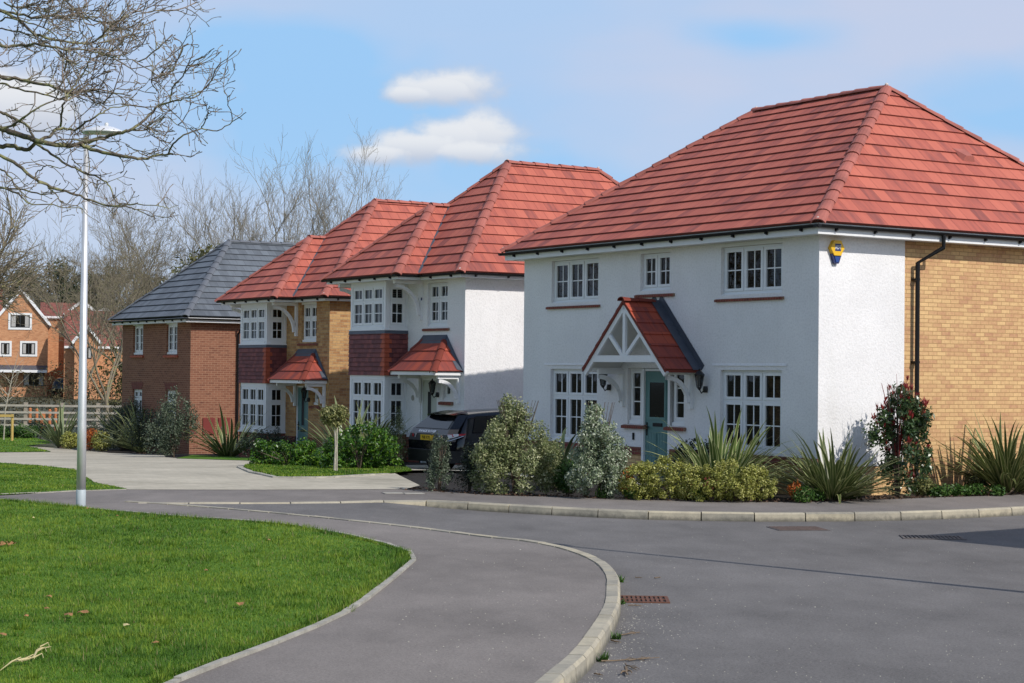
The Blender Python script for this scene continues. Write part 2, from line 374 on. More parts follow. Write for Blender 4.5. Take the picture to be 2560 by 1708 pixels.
def m_soil():
    t = NT('bark_soil'); co = t.coord(); a = t.noise(22, 4, .7, co); b = t.noise(2, 3, .6, co)
    col = t.ramp(a, [(.36, (.007, .005, .004)), (.58, (.020, .014, .010)), (.76, (.075, .050, .033))]); col = t.mix(t.ramp(b, [(.55, 0.0), (.8, .25)]), col, (.035, .055, .015))
    return t.done(col, .95, t.bump(a, .8, .04))
def m_tilehang():
    t = NT('plain_tile_hanging'); uv = t.coord('UV')
    b = t.node('ShaderNodeTexBrick'); t.L(uv, b.inputs['Vector']); b.offset = .5; b.inputs['Scale'].default_value = 1.0; b.inputs['Brick Width'].default_value = .165; b.inputs['Row Height'].default_value = .1155
    b.inputs['Mortar Size'].default_value = .004; b.inputs['Color1'].default_value = (.0, .0, .0, 1); b.inputs['Color2'].default_value = (1, 1, 1, 1); b.inputs['Mortar'].default_value = (.0, .0, .0, 1)
    col = t.ramp(t.math('ADD', t.math('MULTIPLY', b.outputs['Color'], .6), t.math('MULTIPLY', t.noise(9, 3, .6, uv), .5)), [(.1, (.085, .022, .026)), (.5, (.155, .040, .042)), (.9, (.23, .062, .055))])
    return t.done(col, .7, t.bump(t.math('SUBTRACT', 1.0, b.outputs['Fac']), .4, .006))

M = {}
M['render'] = m_render()
M['buff'] = m_brick('buff_brick', (.66, .43, .205), (.55, .315, .16), (.40, .235, .10), (.42, .20, .12), .013)
M['tan'] = m_brick('tan_brick', (.50, .30, .125), (.36, .175, .07), (.36, .27, .16), (.20, .09, .045))
M['redb'] = m_brick('red_brown_brick', (.255, .105, .060), (.20, .075, .043), (.36, .21, .13), (.10, .035, .024), .016)
M['plinth'] = m_brick('red_plinth_brick', (.20, .048, .034), (.16, .036, .028), (.24, .15, .10), (.09, .022, .02))
M['orangeb'] = m_brick('orange_brick', (.60, .30, .15), (.50, .225, .105), (.40, .26, .17), (.30, .12, .06))
M['tile'] = m_tile('red_roof_tile', (.505, .142, .096), (.42, .112, .080), (.235, .074, .064))
M['cap'] = m_plain('ridge_tile_clay', (.36, .112, .085), .75, var=.38, scale=1.6, bump=.2)
M['slate'] = m_tile('grey_slate_tile', (.150, .168, .19), (.115, .128, .146), (.085, .095, .108), .30, .345, .6, .4)
M['slatecap'] = m_plain('grey_ridge_tile', (.125, .135, .155), .7, var=.15, scale=2)
M['porchtile'] = m_tile('porch_roof_tile', (.42, .085, .045), (.34, .070, .045), (.20, .052, .045))
M['tilehang'] = m_tilehang()
M['orangetile'] = m_plain('orange_corner_tile', (.40, .085, .040), .75, var=.2, scale=8)
M['lead'] = m_plain('lead_flashing', (.072, .082, .105), .55, var=.2, scale=4)
M['upvc'] = m_plain('white_upvc', (.78, .79, .80), .32, var=.03)
M['trim'] = m_plain('white_painted_timber', (.80, .80, .80), .5, var=.04)
M['soffit'] = m_plain('white_soffit', (.78, .78, .77), .6, var=.04)
M['black'] = m_plain('black_plastic', (.007, .007, .008), .5, var=.2, spec=.25)
M['iron'] = m_plain('black_iron', (.012, .012, .013), .45, var=.2)
M['glass'] = m_glass()
M['blind'] = m_plain('dark_slat_blind', (.060, .056, .054), .6, var=.2)
M['interior'] = m_plain('dark_interior', (.05, .045, .04), .9)
M['tilefar'] = m_tile('far_red_tile', (.29, .105, .08), (.24, .085, .065), (.17, .065, .05))
M['pale'] = m_plain('lime_mortar', (.58, .50, .46), .9, var=.15)
M['paleblind'] = m_plain('pale_blind', (.42, .41, .39), .7, var=.1)
M['curtain'] = m_plain('curtain_cloth', (.30, .28, .25), .9, var=.2)
M['teal'] = m_plain('teal_door_paint', (.092, .205, .198), .42, var=.06)
M['cream'] = m_plain('pale_sage_door_paint', (.46, .49, .43), .45, var=.05)
M['sillbrick'] = m_brick('red_sill_brick', (.23, .055, .036), (.18, .042, .03), (.25, .15, .10), (.10, .026, .02))
M['road'] = m_asphalt('road_asphalt', (.166, .156, .150), .60)
M['path'] = m_asphalt('pavement_asphalt', (.216, .192, .175), .46)
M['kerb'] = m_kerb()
M['edging'] = m_plain('edging_concrete', (.36, .34, .29), .9, var=.35, scale=5, bump=.4)
M['paving'] = m_paving()
M['slab'] = m_plain('pale_concrete_slab', (.48, .45, .38), .9, var=.12, scale=1.5, bump=.1)
M['soil'] = m_soil()
M['grassbase'] = m_grass_base()
M['grass'] = m_grass_blade()
M['meadow'] = m_plain('rough_winter_meadow', (.060, .062, .032), .95, var=.4, scale=.4, bump=.3)
M['steel'] = m_plain('galvanised_steel', (.66, .66, .67), .45, .55, var=.08, scale=5)
M['sleeve'] = m_plain('grey_base_sleeve', (.42, .47, .50), .5, 0.0, var=.06)
M['lampwhite'] = m_plain('lantern_silver_paint', (.74, .75, .77), .35, 0.2, var=.03)
M['clear'] = m_plain('lamp_glass', (.55, .56, .55), .15, var=.05)
M['bark_oak'] = m_bark('oak_bark', (.105, .085, .062), (.30, .30, .13), .85)
M['twig_oak'] = m_bark('oak_twig', (.23, .18, .14), (.33, .33, .18), .6)
M['bark_pale'] = m_bark('pale_bark', (.27, .24, .19), (.30, .29, .13), .5)
M['bark_brown'] = m_bark('brown_bark', (.21, .175, .125), (.28, .27, .10), .65)
M['stem'] = m_bark('shrub_stem', (.10, .07, .05), (.14, .12, .08), .2)
M['palestem'] = m_bark('pale_sapling_bark', (.42, .38, .31), (.30, .28, .20), .2)
M['pitto'] = m_leaf('variegated_leaf', [(0, (.075, .105, .032)), (.35, (.17, .205, .075)), (.62, (.31, .335, .155)), (.87, (.50, .50, .30)), (1, (.64, .63, .46))], .55)
M['pitto2'] = m_leaf('silver_variegated_leaf', [(0, (.085, .125, .06)), (.35, (.19, .25, .14)), (.6, (.36, .41, .27)), (.85, (.56, .59, .47)), (1, (.70, .71, .62))], .55)
M['greypit'] = m_leaf('grey_green_leaf', [(0, (.035, .055, .032)), (.5, (.085, .115, .07)), (1, (.24, .27, .19))], .5)
M['euony'] = m_leaf('yellow_variegated_leaf', [(0, (.085, .11, .016)), (.3, (.23, .245, .04)), (.6, (.41, .405, .10)), (1, (.62, .60, .27))], .5)
M['nandina'] = m_leaf('orange_red_leaf', [(0, (.20, .05, .012)), (.5, (.42, .10, .02)), (1, (.55, .22, .04))], .5)
M['pinkflower'] = m_leaf('pink_petal', [(0, (.5, .12, .10)), (1, (.7, .25, .2))], .6)
M['laurel'] = m_leaf('bright_hedge_leaf', [(0, (.018, .055, .008)), (.4, (.045, .125, .012)), (.75, (.11, .22, .018)), (1, (.26, .36, .045))], .38, .2, .5)
M['dark'] = m_leaf('dark_evergreen_leaf', [(0, (.007, .015, .007)), (.6, (.02, .036, .014)), (1, (.045, .065, .022))], .5, .1)
M['fern'] = m_leaf('mid_green_leaf', [(0, (.02, .055, .010)), (.6, (.055, .125, .02)), (1, (.12, .21, .04))], .5)
M['holly'] = m_leaf('variegated_holly_leaf', [(0, (.07, .085, .025)), (.4, (.17, .185, .06)), (.75, (.34, .33, .13)), (1, (.50, .47, .24))], .4)
M['holly2'] = m_leaf('dull_holly_leaf', [(0, (.03, .04, .014)), (.5, (.075, .085, .03)), (1, (.16, .16, .065))], .4)
M['photi'] = m_leaf('glossy_photinia_leaf', [(0, (.022, .050, .016)), (.6, (.055, .098, .030)), (1, (.12, .155, .06))], .28, .2, .6)
M['photired'] = m_leaf('red_photinia_shoot', [(0, (.16, .018, .022)), (.6, (.30, .035, .035)), (1, (.42, .10, .07))], .35)
M['brown'] = m_leaf('brown_tangle_leaf', [(0, (.05, .045, .022)), (.5, (.105, .09, .045)), (1, (.19, .155, .08))], .8)
M['pine'] = m_leaf('pine_needle', [(0, (.012, .024, .010)), (.6, (.030, .050, .018)), (1, (.06, .082, .03))], .7, .1)
M['ivy'] = m_leaf('ivy_olive_leaf', [(0, (.045, .048, .016)), (.6, (.10, .10, .032)), (1, (.18, .16, .055))], .6, .1)
M['phor'] = m_strap('striped_strap_leaf', (.12, .18, .045), (.55, .55, .27), .26)
M['phorg'] = m_strap('green_strap_leaf', (.092, .128, .036), (.44, .43, .20), .18)
M['phorp'] = m_strap('pale_strap_leaf', (.12, .17, .075), (.36, .38, .19), .3)
M['phord'] = m_strap('dark_strap_leaf', (.045, .068, .030), (.12, .14, .07), .15)
M['timber'] = m_plain('weathered_rail_timber', (.42, .38, .32), .85, var=.18, scale=3)
M['post'] = m_plain('fence_post_timber', (.34, .29, .23), .85, var=.2, scale=4)
M['newwood'] = m_plain('yellow_treated_timber', (.52, .36, .11), .75, var=.12, scale=4)
M['orangewood'] = m_plain('orange_timber', (.50, .17, .06), .75, var=.15, scale=4)
M['rust'] = m_plain('rusty_iron', (.13, .052, .030), .85, var=.35, scale=9, bump=.4)
M['brownlid'] = m_plain('brown_iron_lid', (.125, .085, .070), .85, var=.3, scale=9, bump=.3)
M['castiron'] = m_plain('grey_cast_iron', (.11, .095, .09), .7, var=.25, scale=9, bump=.3)
M['hole'] = m_plain('dark_gap', (.006, .006, .006), .9)
M['carpaint'] = m_plain('black_car_paint', (.006, .007, .011), .12, var=.05, spec=.6)
M['carglass'] = m_plain('tinted_glass', (.004, .005, .006), .06, var=.05, spec=.35)
M['carplastic'] = m_plain('grey_black_plastic', (.016, .016, .017), .55)
M['chrome'] = m_plain('chrome', (.75, .75, .76), .15, 1.0, var=.02)
M['lightclear'] = m_plain('clear_lamp_lens', (.62, .60, .60), .12, var=.1, spec=.7)
M['lightred'] = m_plain('red_lamp_lens', (.42, .012, .02), .15, spec=.7)
M['plate'] = m_plain('yellow_number_plate', (.72, .44, .02), .4, var=.04)
M['tyre'] = m_plain('tyre_rubber', (.015, .015, .015), .8)
M['yellow'] = m_plain('yellow_box_plastic', (.80, .47, .015), .35, var=.03)
M['blue'] = m_plain('blue_plastic', (.018, .06, .25), .3, var=.05)
M['navy'] = m_plain('navy_plastic', (.022, .035, .13), .4, var=.05)
M['white'] = m_plain('white_letter', (.85, .85, .86), .5, var=.02)
M['meter'] = m_plain('red_meter_box', (.185, .030, .024), .5, var=.06)
M['darkframe'] = m_plain('dark_window_frame', (.025, .028, .032), .4)
M['deadleaf'] = m_plain('dead_oak_leaf', (.30, .15, .06), .8, var=.4, scale=30)
M['mulch'] = m_plain('dark_bark_chip', (.095, .052, .030), .85, var=.5, scale=30)
M['straw'] = m_plain('dry_grass_stalk', (.55, .46, .24), .8, var=.2, scale=12)
M['twigs'] = m_plain('broken_twig', (.17, .12, .075), .85, var=.35, scale=15)
M['litter'] = m_plain('crumpled_paper', (.66, .58, .62), .7, var=.2, scale=30)

# ------------------------------------------------------------------ terrain
PSI = 1.0047044
D1 = np.array([-math.cos(PSI), math.sin(PSI)]); D2 = np.array([math.sin(PSI), math.cos(PSI)])
C1 = np.array([5.3925, 32.245])                  # near front corner of the white corner house
YAW = math.atan2(-D1[1], -D1[0])                  # local +X runs along the fronts towards the camera's right
TA = np.array([-80, 9, 15.5, 22, 33, 36, 58, 75, 120, 160, 400]); TZ = np.array([0, 0, -.125, -.33, -.72, -.82, -.90, -.7, -.05, .0, .0])
def terr(x, y):
    a = (x - C1[0]) * D1[0] + (y - C1[1]) * D1[1]; t = (x - C1[0]) * D2[0] + (y - C1[1]) * D2[1]
    return np.interp(a, TA, TZ) - .16 * np.exp(-((a - 11.6) / 1.9) ** 2 - ((t - 1.5) / 3.2) ** 2)
def G(u, v, z=None):
    """the place on the ground seen at a photo position"""
    r = ray(u, v); zz = 0.0 if z is None else z
    for _ in range(60):
        t = (zz - CH) / r[2]; p = r * t
        if z is not None: break
        zz = .5 * zz + .5 * float(terr(p[0], p[1]))
    return np.array([p[0], p[1], zz])
def AT(u, v, Y):
    r = ray(u, v); t = Y / r[1]; return np.array([r[0] * t, Y, CH + r[2] * t])
def local1(C, s, t=0.0): return C + D1 * s + D2 * t

def clip_cell(poly, x0, x1, y0, y1):
    for ax, lim, sg in ((0, x0, 1), (0, x1, -1), (1, y0, 1), (1, y1, -1)):
        out = []
        for i in range(len(poly)):
            p, q = poly[i], poly[(i + 1) % len(poly)]
            pi, qi = sg * (p[ax] - lim) >= 0, sg * (q[ax] - lim) >= 0
            if pi: out.append(p)
            if pi != qi:
                k = (lim - p[ax]) / (q[ax] - p[ax]); out.append((p[0] + k * (q[0] - p[0]), p[1] + k * (q[1] - p[1])))
        poly = out
        if len(poly) < 3: return None
    return poly
def sheet(name, poly, zf, mat, cell=1.5, parent=None):
    poly = [(float(p[0]), float(p[1])) for p in poly]
    xs = [p[0] for p in poly]; ys = [p[1] for p in poly]; mb = MB(); X0, Y0 = min(xs), min(ys)
    for tri in tessellate_polygon([[Vector((x, y, 0)) for x, y in poly]]):
        tp = [poly[i] for i in tri]
        if abs((tp[1][0] - tp[0][0]) * (tp[2][1] - tp[0][1]) - (tp[2][0] - tp[0][0]) * (tp[1][1] - tp[0][1])) < 1e-7: continue
        i0, i1 = int((min(p[0] for p in tp) - X0) / cell), int((max(p[0] for p in tp) - X0) / cell); j0, j1 = int((min(p[1] for p in tp) - Y0) / cell), int((max(p[1] for p in tp) - Y0) / cell)
        for i in range(i0, i1 + 1):
            for j in range(j0, j1 + 1):
                x0, y0 = X0 + i * cell, Y0 + j * cell; c = clip_cell(tp, x0, x0 + cell, y0, y0 + cell)
                if c: mb.poly([(x, y, zf(x, y)) for x, y in c])
    o = mb.build(name, mat, parent, fix=False, weld=True)
    bm = bmesh.new(); bm.from_mesh(o.data)
    for f in bm.faces:
        f.normal_update()
        if f.normal.z < 0: f.normal_flip()
    bm.to_mesh(o.data); bm.free()
    return o
def smooth_line(pts, n=4):
    """Catmull-Rom through 2D points"""
    P = [np.array(p[:2], float) for p in pts]; out = []
    for i in range(len(P) - 1):
        a, b, c, d = P[max(i - 1, 0)], P[i], P[i + 1], P[min(i + 2, len(P) - 1)]
        for k in range(n):
            t = k / n; out.append(.5 * ((2 * b) + (c - a) * t + (2 * a - 5 * b + 4 * c - d) * t * t + (3 * b - a - 3 * c + d) * t ** 3))
    out.append(P[-1]); return out
def gl(L): return [G(u, v)[:2] for u, v in L]
def offset_line(pts, d):
    out = []
    for i, p in enumerate(pts):
        t = pts[min(i + 1, len(pts) - 1)] - pts[max(i - 1, 0)]; t = t / (np.linalg.norm(t) + 1e-9); out.append(p + np.array([-t[1], t[0]]) * d)
    return out

def sstep(x, a, b):
    t = min(1, max(0, (x - a) / (b - a))); return t * t * (3 - 2 * t)
def road_z(x, y): return -.122 + .110 * sstep(-x, .7, 2.3)
T0 = lambda d: (lambda x, y: float(terr(x, y)) + d)

# big ground
def big_ground():
    xs = sorted(set(list(np.arange(-90, 61, 3.0)) + list(np.arange(-900, 901, 60.0)))); ys = sorted(set(list(np.arange(-12, 181, 3.0)) + list(np.arange(-600, 1801, 60.0))))
    X, Y = np.meshgrid(xs, ys); Z = terr(X, Y) - .27
    v = np.stack([X.ravel(), Y.ravel(), Z.ravel()], 1); nx = len(xs)
    q = np.array([[j * nx + i, j * nx + i + 1, (j + 1) * nx + i + 1, (j + 1) * nx + i] for j in range(len(ys) - 1) for i in range(nx - 1)])
    o = link_mesh('ground', np_mesh('ground', v, quads=q), M['meadow']); tag(o, kind='structure')
big_ground()

# lines on the ground (photo positions)
FAR_KERB = smooth_line([G(u, v, 0)[:2] for u, v in ((345, 1257), (600, 1257), (850, 1255), (1000, 1250.5), (1110, 1253), (1200, 1257), (1400, 1268), (1600, 1277), (1840, 1282), (1960, 1282.5), (2090, 1282), (2200, 1281), (2310, 1278), (2400, 1275), (2500, 1270), (2560, 1267))] + [np.array((9.6, 30.8)), np.array((12.5, 33.4)), np.array((18, 38.0))], 6)
FAR_BACK = smooth_line([G(u, v, 0)[:2] for u, v in ((1000, 1222), (1240, 1238), (1400, 1242), (1500, 1246), (1740, 1253), (1960, 1255), (2110, 1253), (2300, 1245), (2560, 1236))] + [np.array((11.0, 34.6)), np.array((17, 39.7))], 5)
NEAR_KERB = smooth_line([np.array((-.9, 6.0)), np.array((-.35, 9.6))] + [G(u, v, 0)[:2] for u, v in ((1340, 1708), (1440, 1620), (1508, 1520), (1516, 1470), (1515, 1440), (1490, 1408), (1440, 1384), (1380, 1366), (1300, 1352), (1200, 1342), (1000, 1316), (700, 1285), (450, 1264), (310, 1255))], 6)
LAWN_EDGE = smooth_line([np.array((-3.1, 6.0)), np.array((-2.7, 9.4))] + [G(u, v, 0)[:2] for u, v in ((420, 1708), (700, 1600), (860, 1530), (960, 1458), (1012, 1415), (1029, 1399), (1024, 1385), (985, 1368), (900, 1347), (700, 1312), (400, 1290), (200, 1270), (0, 1250))] + [np.array((-10.5, 30.6)), np.array((-16, 35))], 6)
PAVE_NEAR = gl([(1006, 1221.5), (640, 1223), (318, 1223)])
LEFT_LAWN_FRONT = gl([(318, 1224), (185, 1228), (0, 1239)])

def arc_pts(pts, step):
    d = [0.0]
    for a, b in zip(pts, pts[1:]): d.append(d[-1] + float(np.linalg.norm(b - a)))
    n = max(2, int(round(d[-1] / step))); ss = np.linspace(0, d[-1], n + 1)
    x = np.interp(ss, d, [p[0] for p in pts]); y = np.interp(ss, d, [p[1] for p in pts])
    return [np.array(q) for q in zip(x, y)]

# road, pavement
road_poly = [p for p in NEAR_KERB] + [FAR_KERB[0]] + FAR_KERB[1:] + [np.array((40, 38)), np.array((40, 4)), np.array((6, 4))]
tag(sheet('road', road_poly, road_z, M['road'], .8), kind='structure')
pav = list(reversed(FAR_BACK)) + [p for p in PAVE_NEAR[1:]] + LEFT_LAWN_FRONT[1:] + [np.array((-13.5, 34.5)), np.array((-16, 36.6))] + list(reversed(LAWN_EDGE)) + [p for p in NEAR_KERB] + FAR_KERB
tag(sheet('pavement', pav, lambda x, y: float(terr(x, y)) - .002, M['path'], 1.2), kind='structure')
def kerb_line(name, pts, width, step, side, flush=False):
    """separate kerb stones with thin joints; side: +1 stone lies left of the line of travel"""
    P = arc_pts(pts, step); mb = MB()
    for i in range(len(P) - 1):
        a, b = P[i], P[i + 1]; t = (b - a); l = np.linalg.norm(t); t /= l; g = .009
        def nrm(k):
            tt = P[min(k + 1, len(P) - 1)] - P[max(k - 1, 0)]; tt /= np.linalg.norm(tt); return np.array([-tt[1], tt[0]]) * side
        n0, n1 = nrm(i), nrm(i + 1)
        a2, b2 = a + t * g, b - t * g
        j = random.uniform(-.003, .003)
        prof = ((0, -.3, 0), (0, .010 + j, 0), (width * .80, .012 + j, 0), (width * .96, -.012 + j, 0), (width * 1.12, -.3, 0))
        A = [tuple(a2 + n0 * w) + (z,) for w, z, _ in prof]; B = [tuple(b2 + n1 * w) + (z,) for w, z, _ in prof]
        for k in range(len(prof) - 1): mb.poly([A[k], A[k + 1], B[k + 1], B[k]])
        mb.poly(A); mb.poly(B[::-1])
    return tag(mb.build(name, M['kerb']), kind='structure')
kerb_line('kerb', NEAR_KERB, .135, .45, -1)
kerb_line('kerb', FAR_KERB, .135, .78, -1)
def strip(name, pts, w, h, mat, step, zoff=0.0, side=1):
    P = arc_pts(pts, step); mb = MB()
    O = offset_line(P, w * side)
    for i in range(len(P) - 1):
        j = random.uniform(-.006, .006); t = (P[i + 1] - P[i]) * .006
        q = [P[i] + t, O[i] + t, O[i + 1] - t, P[i + 1] - t]; zz = [float(terr(*p)) + zoff + j for p in q]
        top = [(p[0], p[1], z + h) for p, z in zip(q, zz)]; bot = [(p[0], p[1], z - .15) for p, z in zip(q, zz)]
        mb.poly(top)
        for k in range(4): mb.poly([bot[k], bot[(k + 1) % 4], top[(k + 1) % 4], top[k]])
    return tag(mb.build(name, mat), kind='structure')
strip('path_edging', LAWN_EDGE, .055, .022, M['edging'], .9, side=-1)
strip('path_edging', LEFT_LAWN_FRONT + [np.array((-13.5, 34.5))], .05, .015, M['edging'], .9, side=-1)

# drive paving, lawns, soil
PAV_UP = gl([(966, 1186.5), (898, 1190), (808, 1195.5), (695, 1195.5), (636, 1183), (603, 1169), (640, 1161), (626, 1152.5), (455, 1147), (414, 1143.5), (410, 1138.5), (347, 1135.5), (260, 1131), (150, 1121.5), (72, 1115.5), (128, 1130.5), (0, 1131.5)])
PAV_LEFT = [np.array((-19.5, 54.0)), np.array((-16.2, 45.5))] + gl([(0, 1158), (186, 1174), (206, 1190), (235, 1206), (318, 1224.5)])
drive_poly = gl([(640, 1225), (1012, 1223.6), (1050, 1214)]) + [local1(C1, 9.9, -3.2), local1(C1, 9.7, 7), local1(C1, 13.4, 7), local1(C1, 13.4, -4.6)] + PAV_UP + PAV_LEFT
tag(sheet('block_paved_drive', drive_poly, T0(.004), M['paving'], .9), kind='structure')
soil_poly = list(FAR_BACK) + [np.array((24, 60)), np.array((-14, 80)), np.array((-16, 60))] + [G(455, 1150)[:2], G(700, 1164)[:2], local1(C1, 13.5, -4.4), local1(C1, 13.5, 6.8), local1(C1, 9.65, 6.8), local1(C1, 9.75, -3.3)]
tag(sheet('planting_soil', soil_poly, T0(-.055), M['soil'], 1.2), kind='structure')
# drive of the corner house
dp = [local1(C1, 9.75, -2.2), local1(C1, 13.35, -5.0), local1(C1, 13.35, 7), local1(C1, 9.75, 7)]
dp2 = [local1(C1, 9.72, -1.9), local1(C1, 9.72, -1.4), local1(C1, 3.6, -1.4), local1(C1, 3.6, -.9), local1(C1, 5.9, -.9), local1(C1, 5.9, -1.9)]
tag(sheet('front_path', dp2, T0(.006), M['slab'], 1.0), kind='structure')
lawn_poly = [p for p in LAWN_EDGE] + [np.array((-30, 40)), np.array((-30, 6))]
tag(sheet('lawn', lawn_poly, T0(.006), M['grassbase'], 1.5), kind='structure')
ll = LEFT_LAWN_FRONT + [np.array((-14, 35))] + [np.array((-22, 45)), np.array((-16.4, 45.6))] + gl([(0, 1158.5), (186, 1174.5), (206, 1191), (235, 1207), (318, 1224)])
tag(sheet('lawn', ll, T0(.012), M['grassbase'], 1.5), kind='structure')
STRIP_LAWN = gl([(966, 1186), (898, 1189), (808, 1194.5), (695, 1194.5), (636, 1182), (608, 1168.5), (640, 1158), (1000, 1150), (1030, 1180)])
tag(sheet('lawn', STRIP_LAWN, T0(.025), M['grassbase'], 1.0), kind='structure')
far_lawn = gl([(128, 1129.5), (66, 1115), (140, 1108)]) + [np.array((-22, 82)), np.array((-40, 82)), np.array((-34, 62)), np.array((-19.6, 54.4))] + gl([(0, 1131)])
tag(sheet('lawn', far_lawn, T0(.012), M['grassbase'], 2.0), kind='structure')
H4L = gl([(440, 1147), (640, 1153), (640, 1146), (480, 1139)])
tag(sheet('lawn', H4L, T0(.014), M['grassbase'], 1.0), kind='structure')
strip('path_edging', gl([(966, 1186.5), (898, 1190), (808, 1195.5), (695, 1195.5), (636, 1183), (603, 1169)]), .10, .03, M['edging'], .4, side=1)

# grass blades
def in_poly(px, py, poly):
    inside = np.zeros(len(px), bool); n = len(poly); j = n - 1
    for i in range(n):
        xi, yi = poly[i]; xj, yj = poly[j]
        c = ((yi > py) != (yj > py)) & (px < (xj - xi) * (py - yi) / (yj - yi + 1e-12) + xi); inside ^= c; j = i
    return inside
def blades(name, poly, n, h0, h1, w, view_only=True, zoff=.0, ylim=None):
    poly = [(float(p[0]), float(p[1])) for p in poly]
    x0, x1 = min(p[0] for p in poly), max(p[0] for p in poly); y0, y1 = min(p[1] for p in poly), max(p[1] for p in poly)
    if ylim: y0, y1 = max(y0, ylim[0]), min(y1, ylim[1])
    m = n * 6; k = rng.random(m)
    y = 1 / ((1 / y1) + k * (1 / y0 - 1 / y1)); x = x0 + rng.random(m) * (x1 - x0)
    if view_only: ok = (x > -.30 * y - .4) & (x < .30 * y + .4)
    else: ok = np.ones(m, bool)
    x, y = x[ok], y[ok]; keep = in_poly(x, y, poly); x, y = x[keep][:n], y[keep][:n]; n = len(x)
    z = terr(x, y) + zoff
    lump = .5 + .5 * np.sin(x * 2.1 + 1.3 * np.sin(y * 1.1)) * np.sin(y * 1.7 + x); h = (h0 + (h1 - h0) * rng.random(n)) * (.75 + .5 * lump)
    az = rng.random(n) * 2 * np.pi; lean = .2 + .75 * rng.random(n); wd = w * (.6 + .8 * rng.random(n)) * np.clip(y / 16, .8, 3)
    dx, dy = np.cos(az), np.sin(az); sx, sy = -dy * wd / 2, dx * wd / 2
    v = np.empty((n, 3, 3)); v[:, 0] = np.stack([x - sx, y - sy, z], 1); v[:, 1] = np.stack([x + sx, y + sy, z], 1)
    v[:, 2] = np.stack([x + dx * h * lean, y + dy * h * lean, z + h * np.sqrt(1 - np.minimum(lean, .95) ** 2)], 1)
    me = np_mesh(name, v.reshape(-1, 3), tris=np.arange(n * 3).reshape(-1, 3))
    return link_mesh(name, me, M['grass'])
tag(blades('lawn_grass', lawn_poly, 250000, .022, .050, .0080, ylim=(10.5, 32)), 'short bright green grass covering the lawn in front', 'grass', kind='stuff')
tag(blades('lawn_grass', ll, 30000, .03, .05, .012), 'green grass of the verge behind the street lamp', 'grass', kind='stuff')
tag(blades('lawn_grass', STRIP_LAWN, 26000, .03, .055, .012, zoff=.02), 'green grass strip in front of the clipped hedge', 'grass', kind='stuff')
tag(blades('lawn_grass', far_lawn, 12000, .04, .06, .016), 'distant green grass before the rail fence', 'grass', kind='stuff')
# taller fringe at lawn edge
def fringe():
    P = arc_pts(LAWN_EDGE, .02); O = offset_line(P, .055); n = len(P)
    pts = []
    for i in range(n):
        for _ in range(7):
            q = O[i] + (O[i] - P[i]) * max(-.55, rng.normal(.3, abs(.8 + .5 * math.sin(i * .013) + .5 * math.sin(i * .037)) + .05)) + rng.normal(0, .012, 2); pts.append(q)
    p = np.array(pts); ok = (p[:, 1] > 11) & (p[:, 1] < 31); p = p[ok]; n = len(p)
    h = .04 + .07 * rng.random(n) * (.5 + .5 * np.sin(p[:, 0] * 7 + p[:, 1] * 5)); az = rng.random(n) * 6.283; lean = .3 + .6 * rng.random(n); wd = .007 + .004 * rng.random(n)
    dx, dy = np.cos(az), np.sin(az); z = np.full(n, .005)
    v = np.empty((n, 3, 3)); v[:, 0] = np.stack([p[:, 0] + dy * wd / 2, p[:, 1] - dx * wd / 2, z], 1); v[:, 1] = np.stack([p[:, 0] - dy * wd / 2, p[:, 1] + dx * wd / 2, z], 1)
    v[:, 2] = np.stack([p[:, 0] + dx * h * lean, p[:, 1] + dy * h * lean, z + h * np.sqrt(1 - lean ** 2)], 1)
    o = link_mesh('edge_grass', np_mesh('edge_grass', v.reshape(-1, 3), tris=np.arange(3 * n).reshape(-1, 3)), M['grass'])
    tag(o, 'ragged longer grass along the concrete path edging', 'grass', kind='stuff')
fringe()

def tufts():
    g = np.random.default_rng(17); px, py = [], []; V = []
    poly = [(float(p[0]), float(p[1])) for p in lawn_poly]
    x = g.uniform(-9, 0, 4000); k = g.random(4000); y = 1 / (1 / 30. + k * (1 / 11. - 1 / 30.)); ok = in_poly(x, y, poly); x, y = x[ok][:520], y[ok][:520]
    for a, b in zip(x, y):
        n = int(g.integers(18, 46)); s = g.uniform(.05, .14); h = g.uniform(.06, .12)
        az = g.random(n) * 6.283; rr = s * np.sqrt(g.random(n)); X = a + rr * np.cos(az); Y = b + rr * np.sin(az); L = h * g.uniform(.5, 1.1, n); th = .15 + .8 * g.random(n); w = .0045
        c, d = np.cos(az), np.sin(az); v = np.empty((n, 3, 3)); v[:, 0] = np.stack([X - d * w, Y + c * w, 0 * X], 1); v[:, 1] = np.stack([X + d * w, Y - c * w, 0 * X], 1); v[:, 2] = np.stack([X + c * L * np.sin(th), Y + d * L * np.sin(th), L * np.cos(th)], 1); V.append(v.reshape(-1, 3))
    V = np.concatenate(V); o = link_mesh('lawn_tufts', np_mesh('lawn_tufts', V, tris=np.arange(len(V)).reshape(-1, 3)), M['grass']); tag(o, 'taller darker tufts scattered through the front lawn', 'grass', kind='stuff')
tufts()
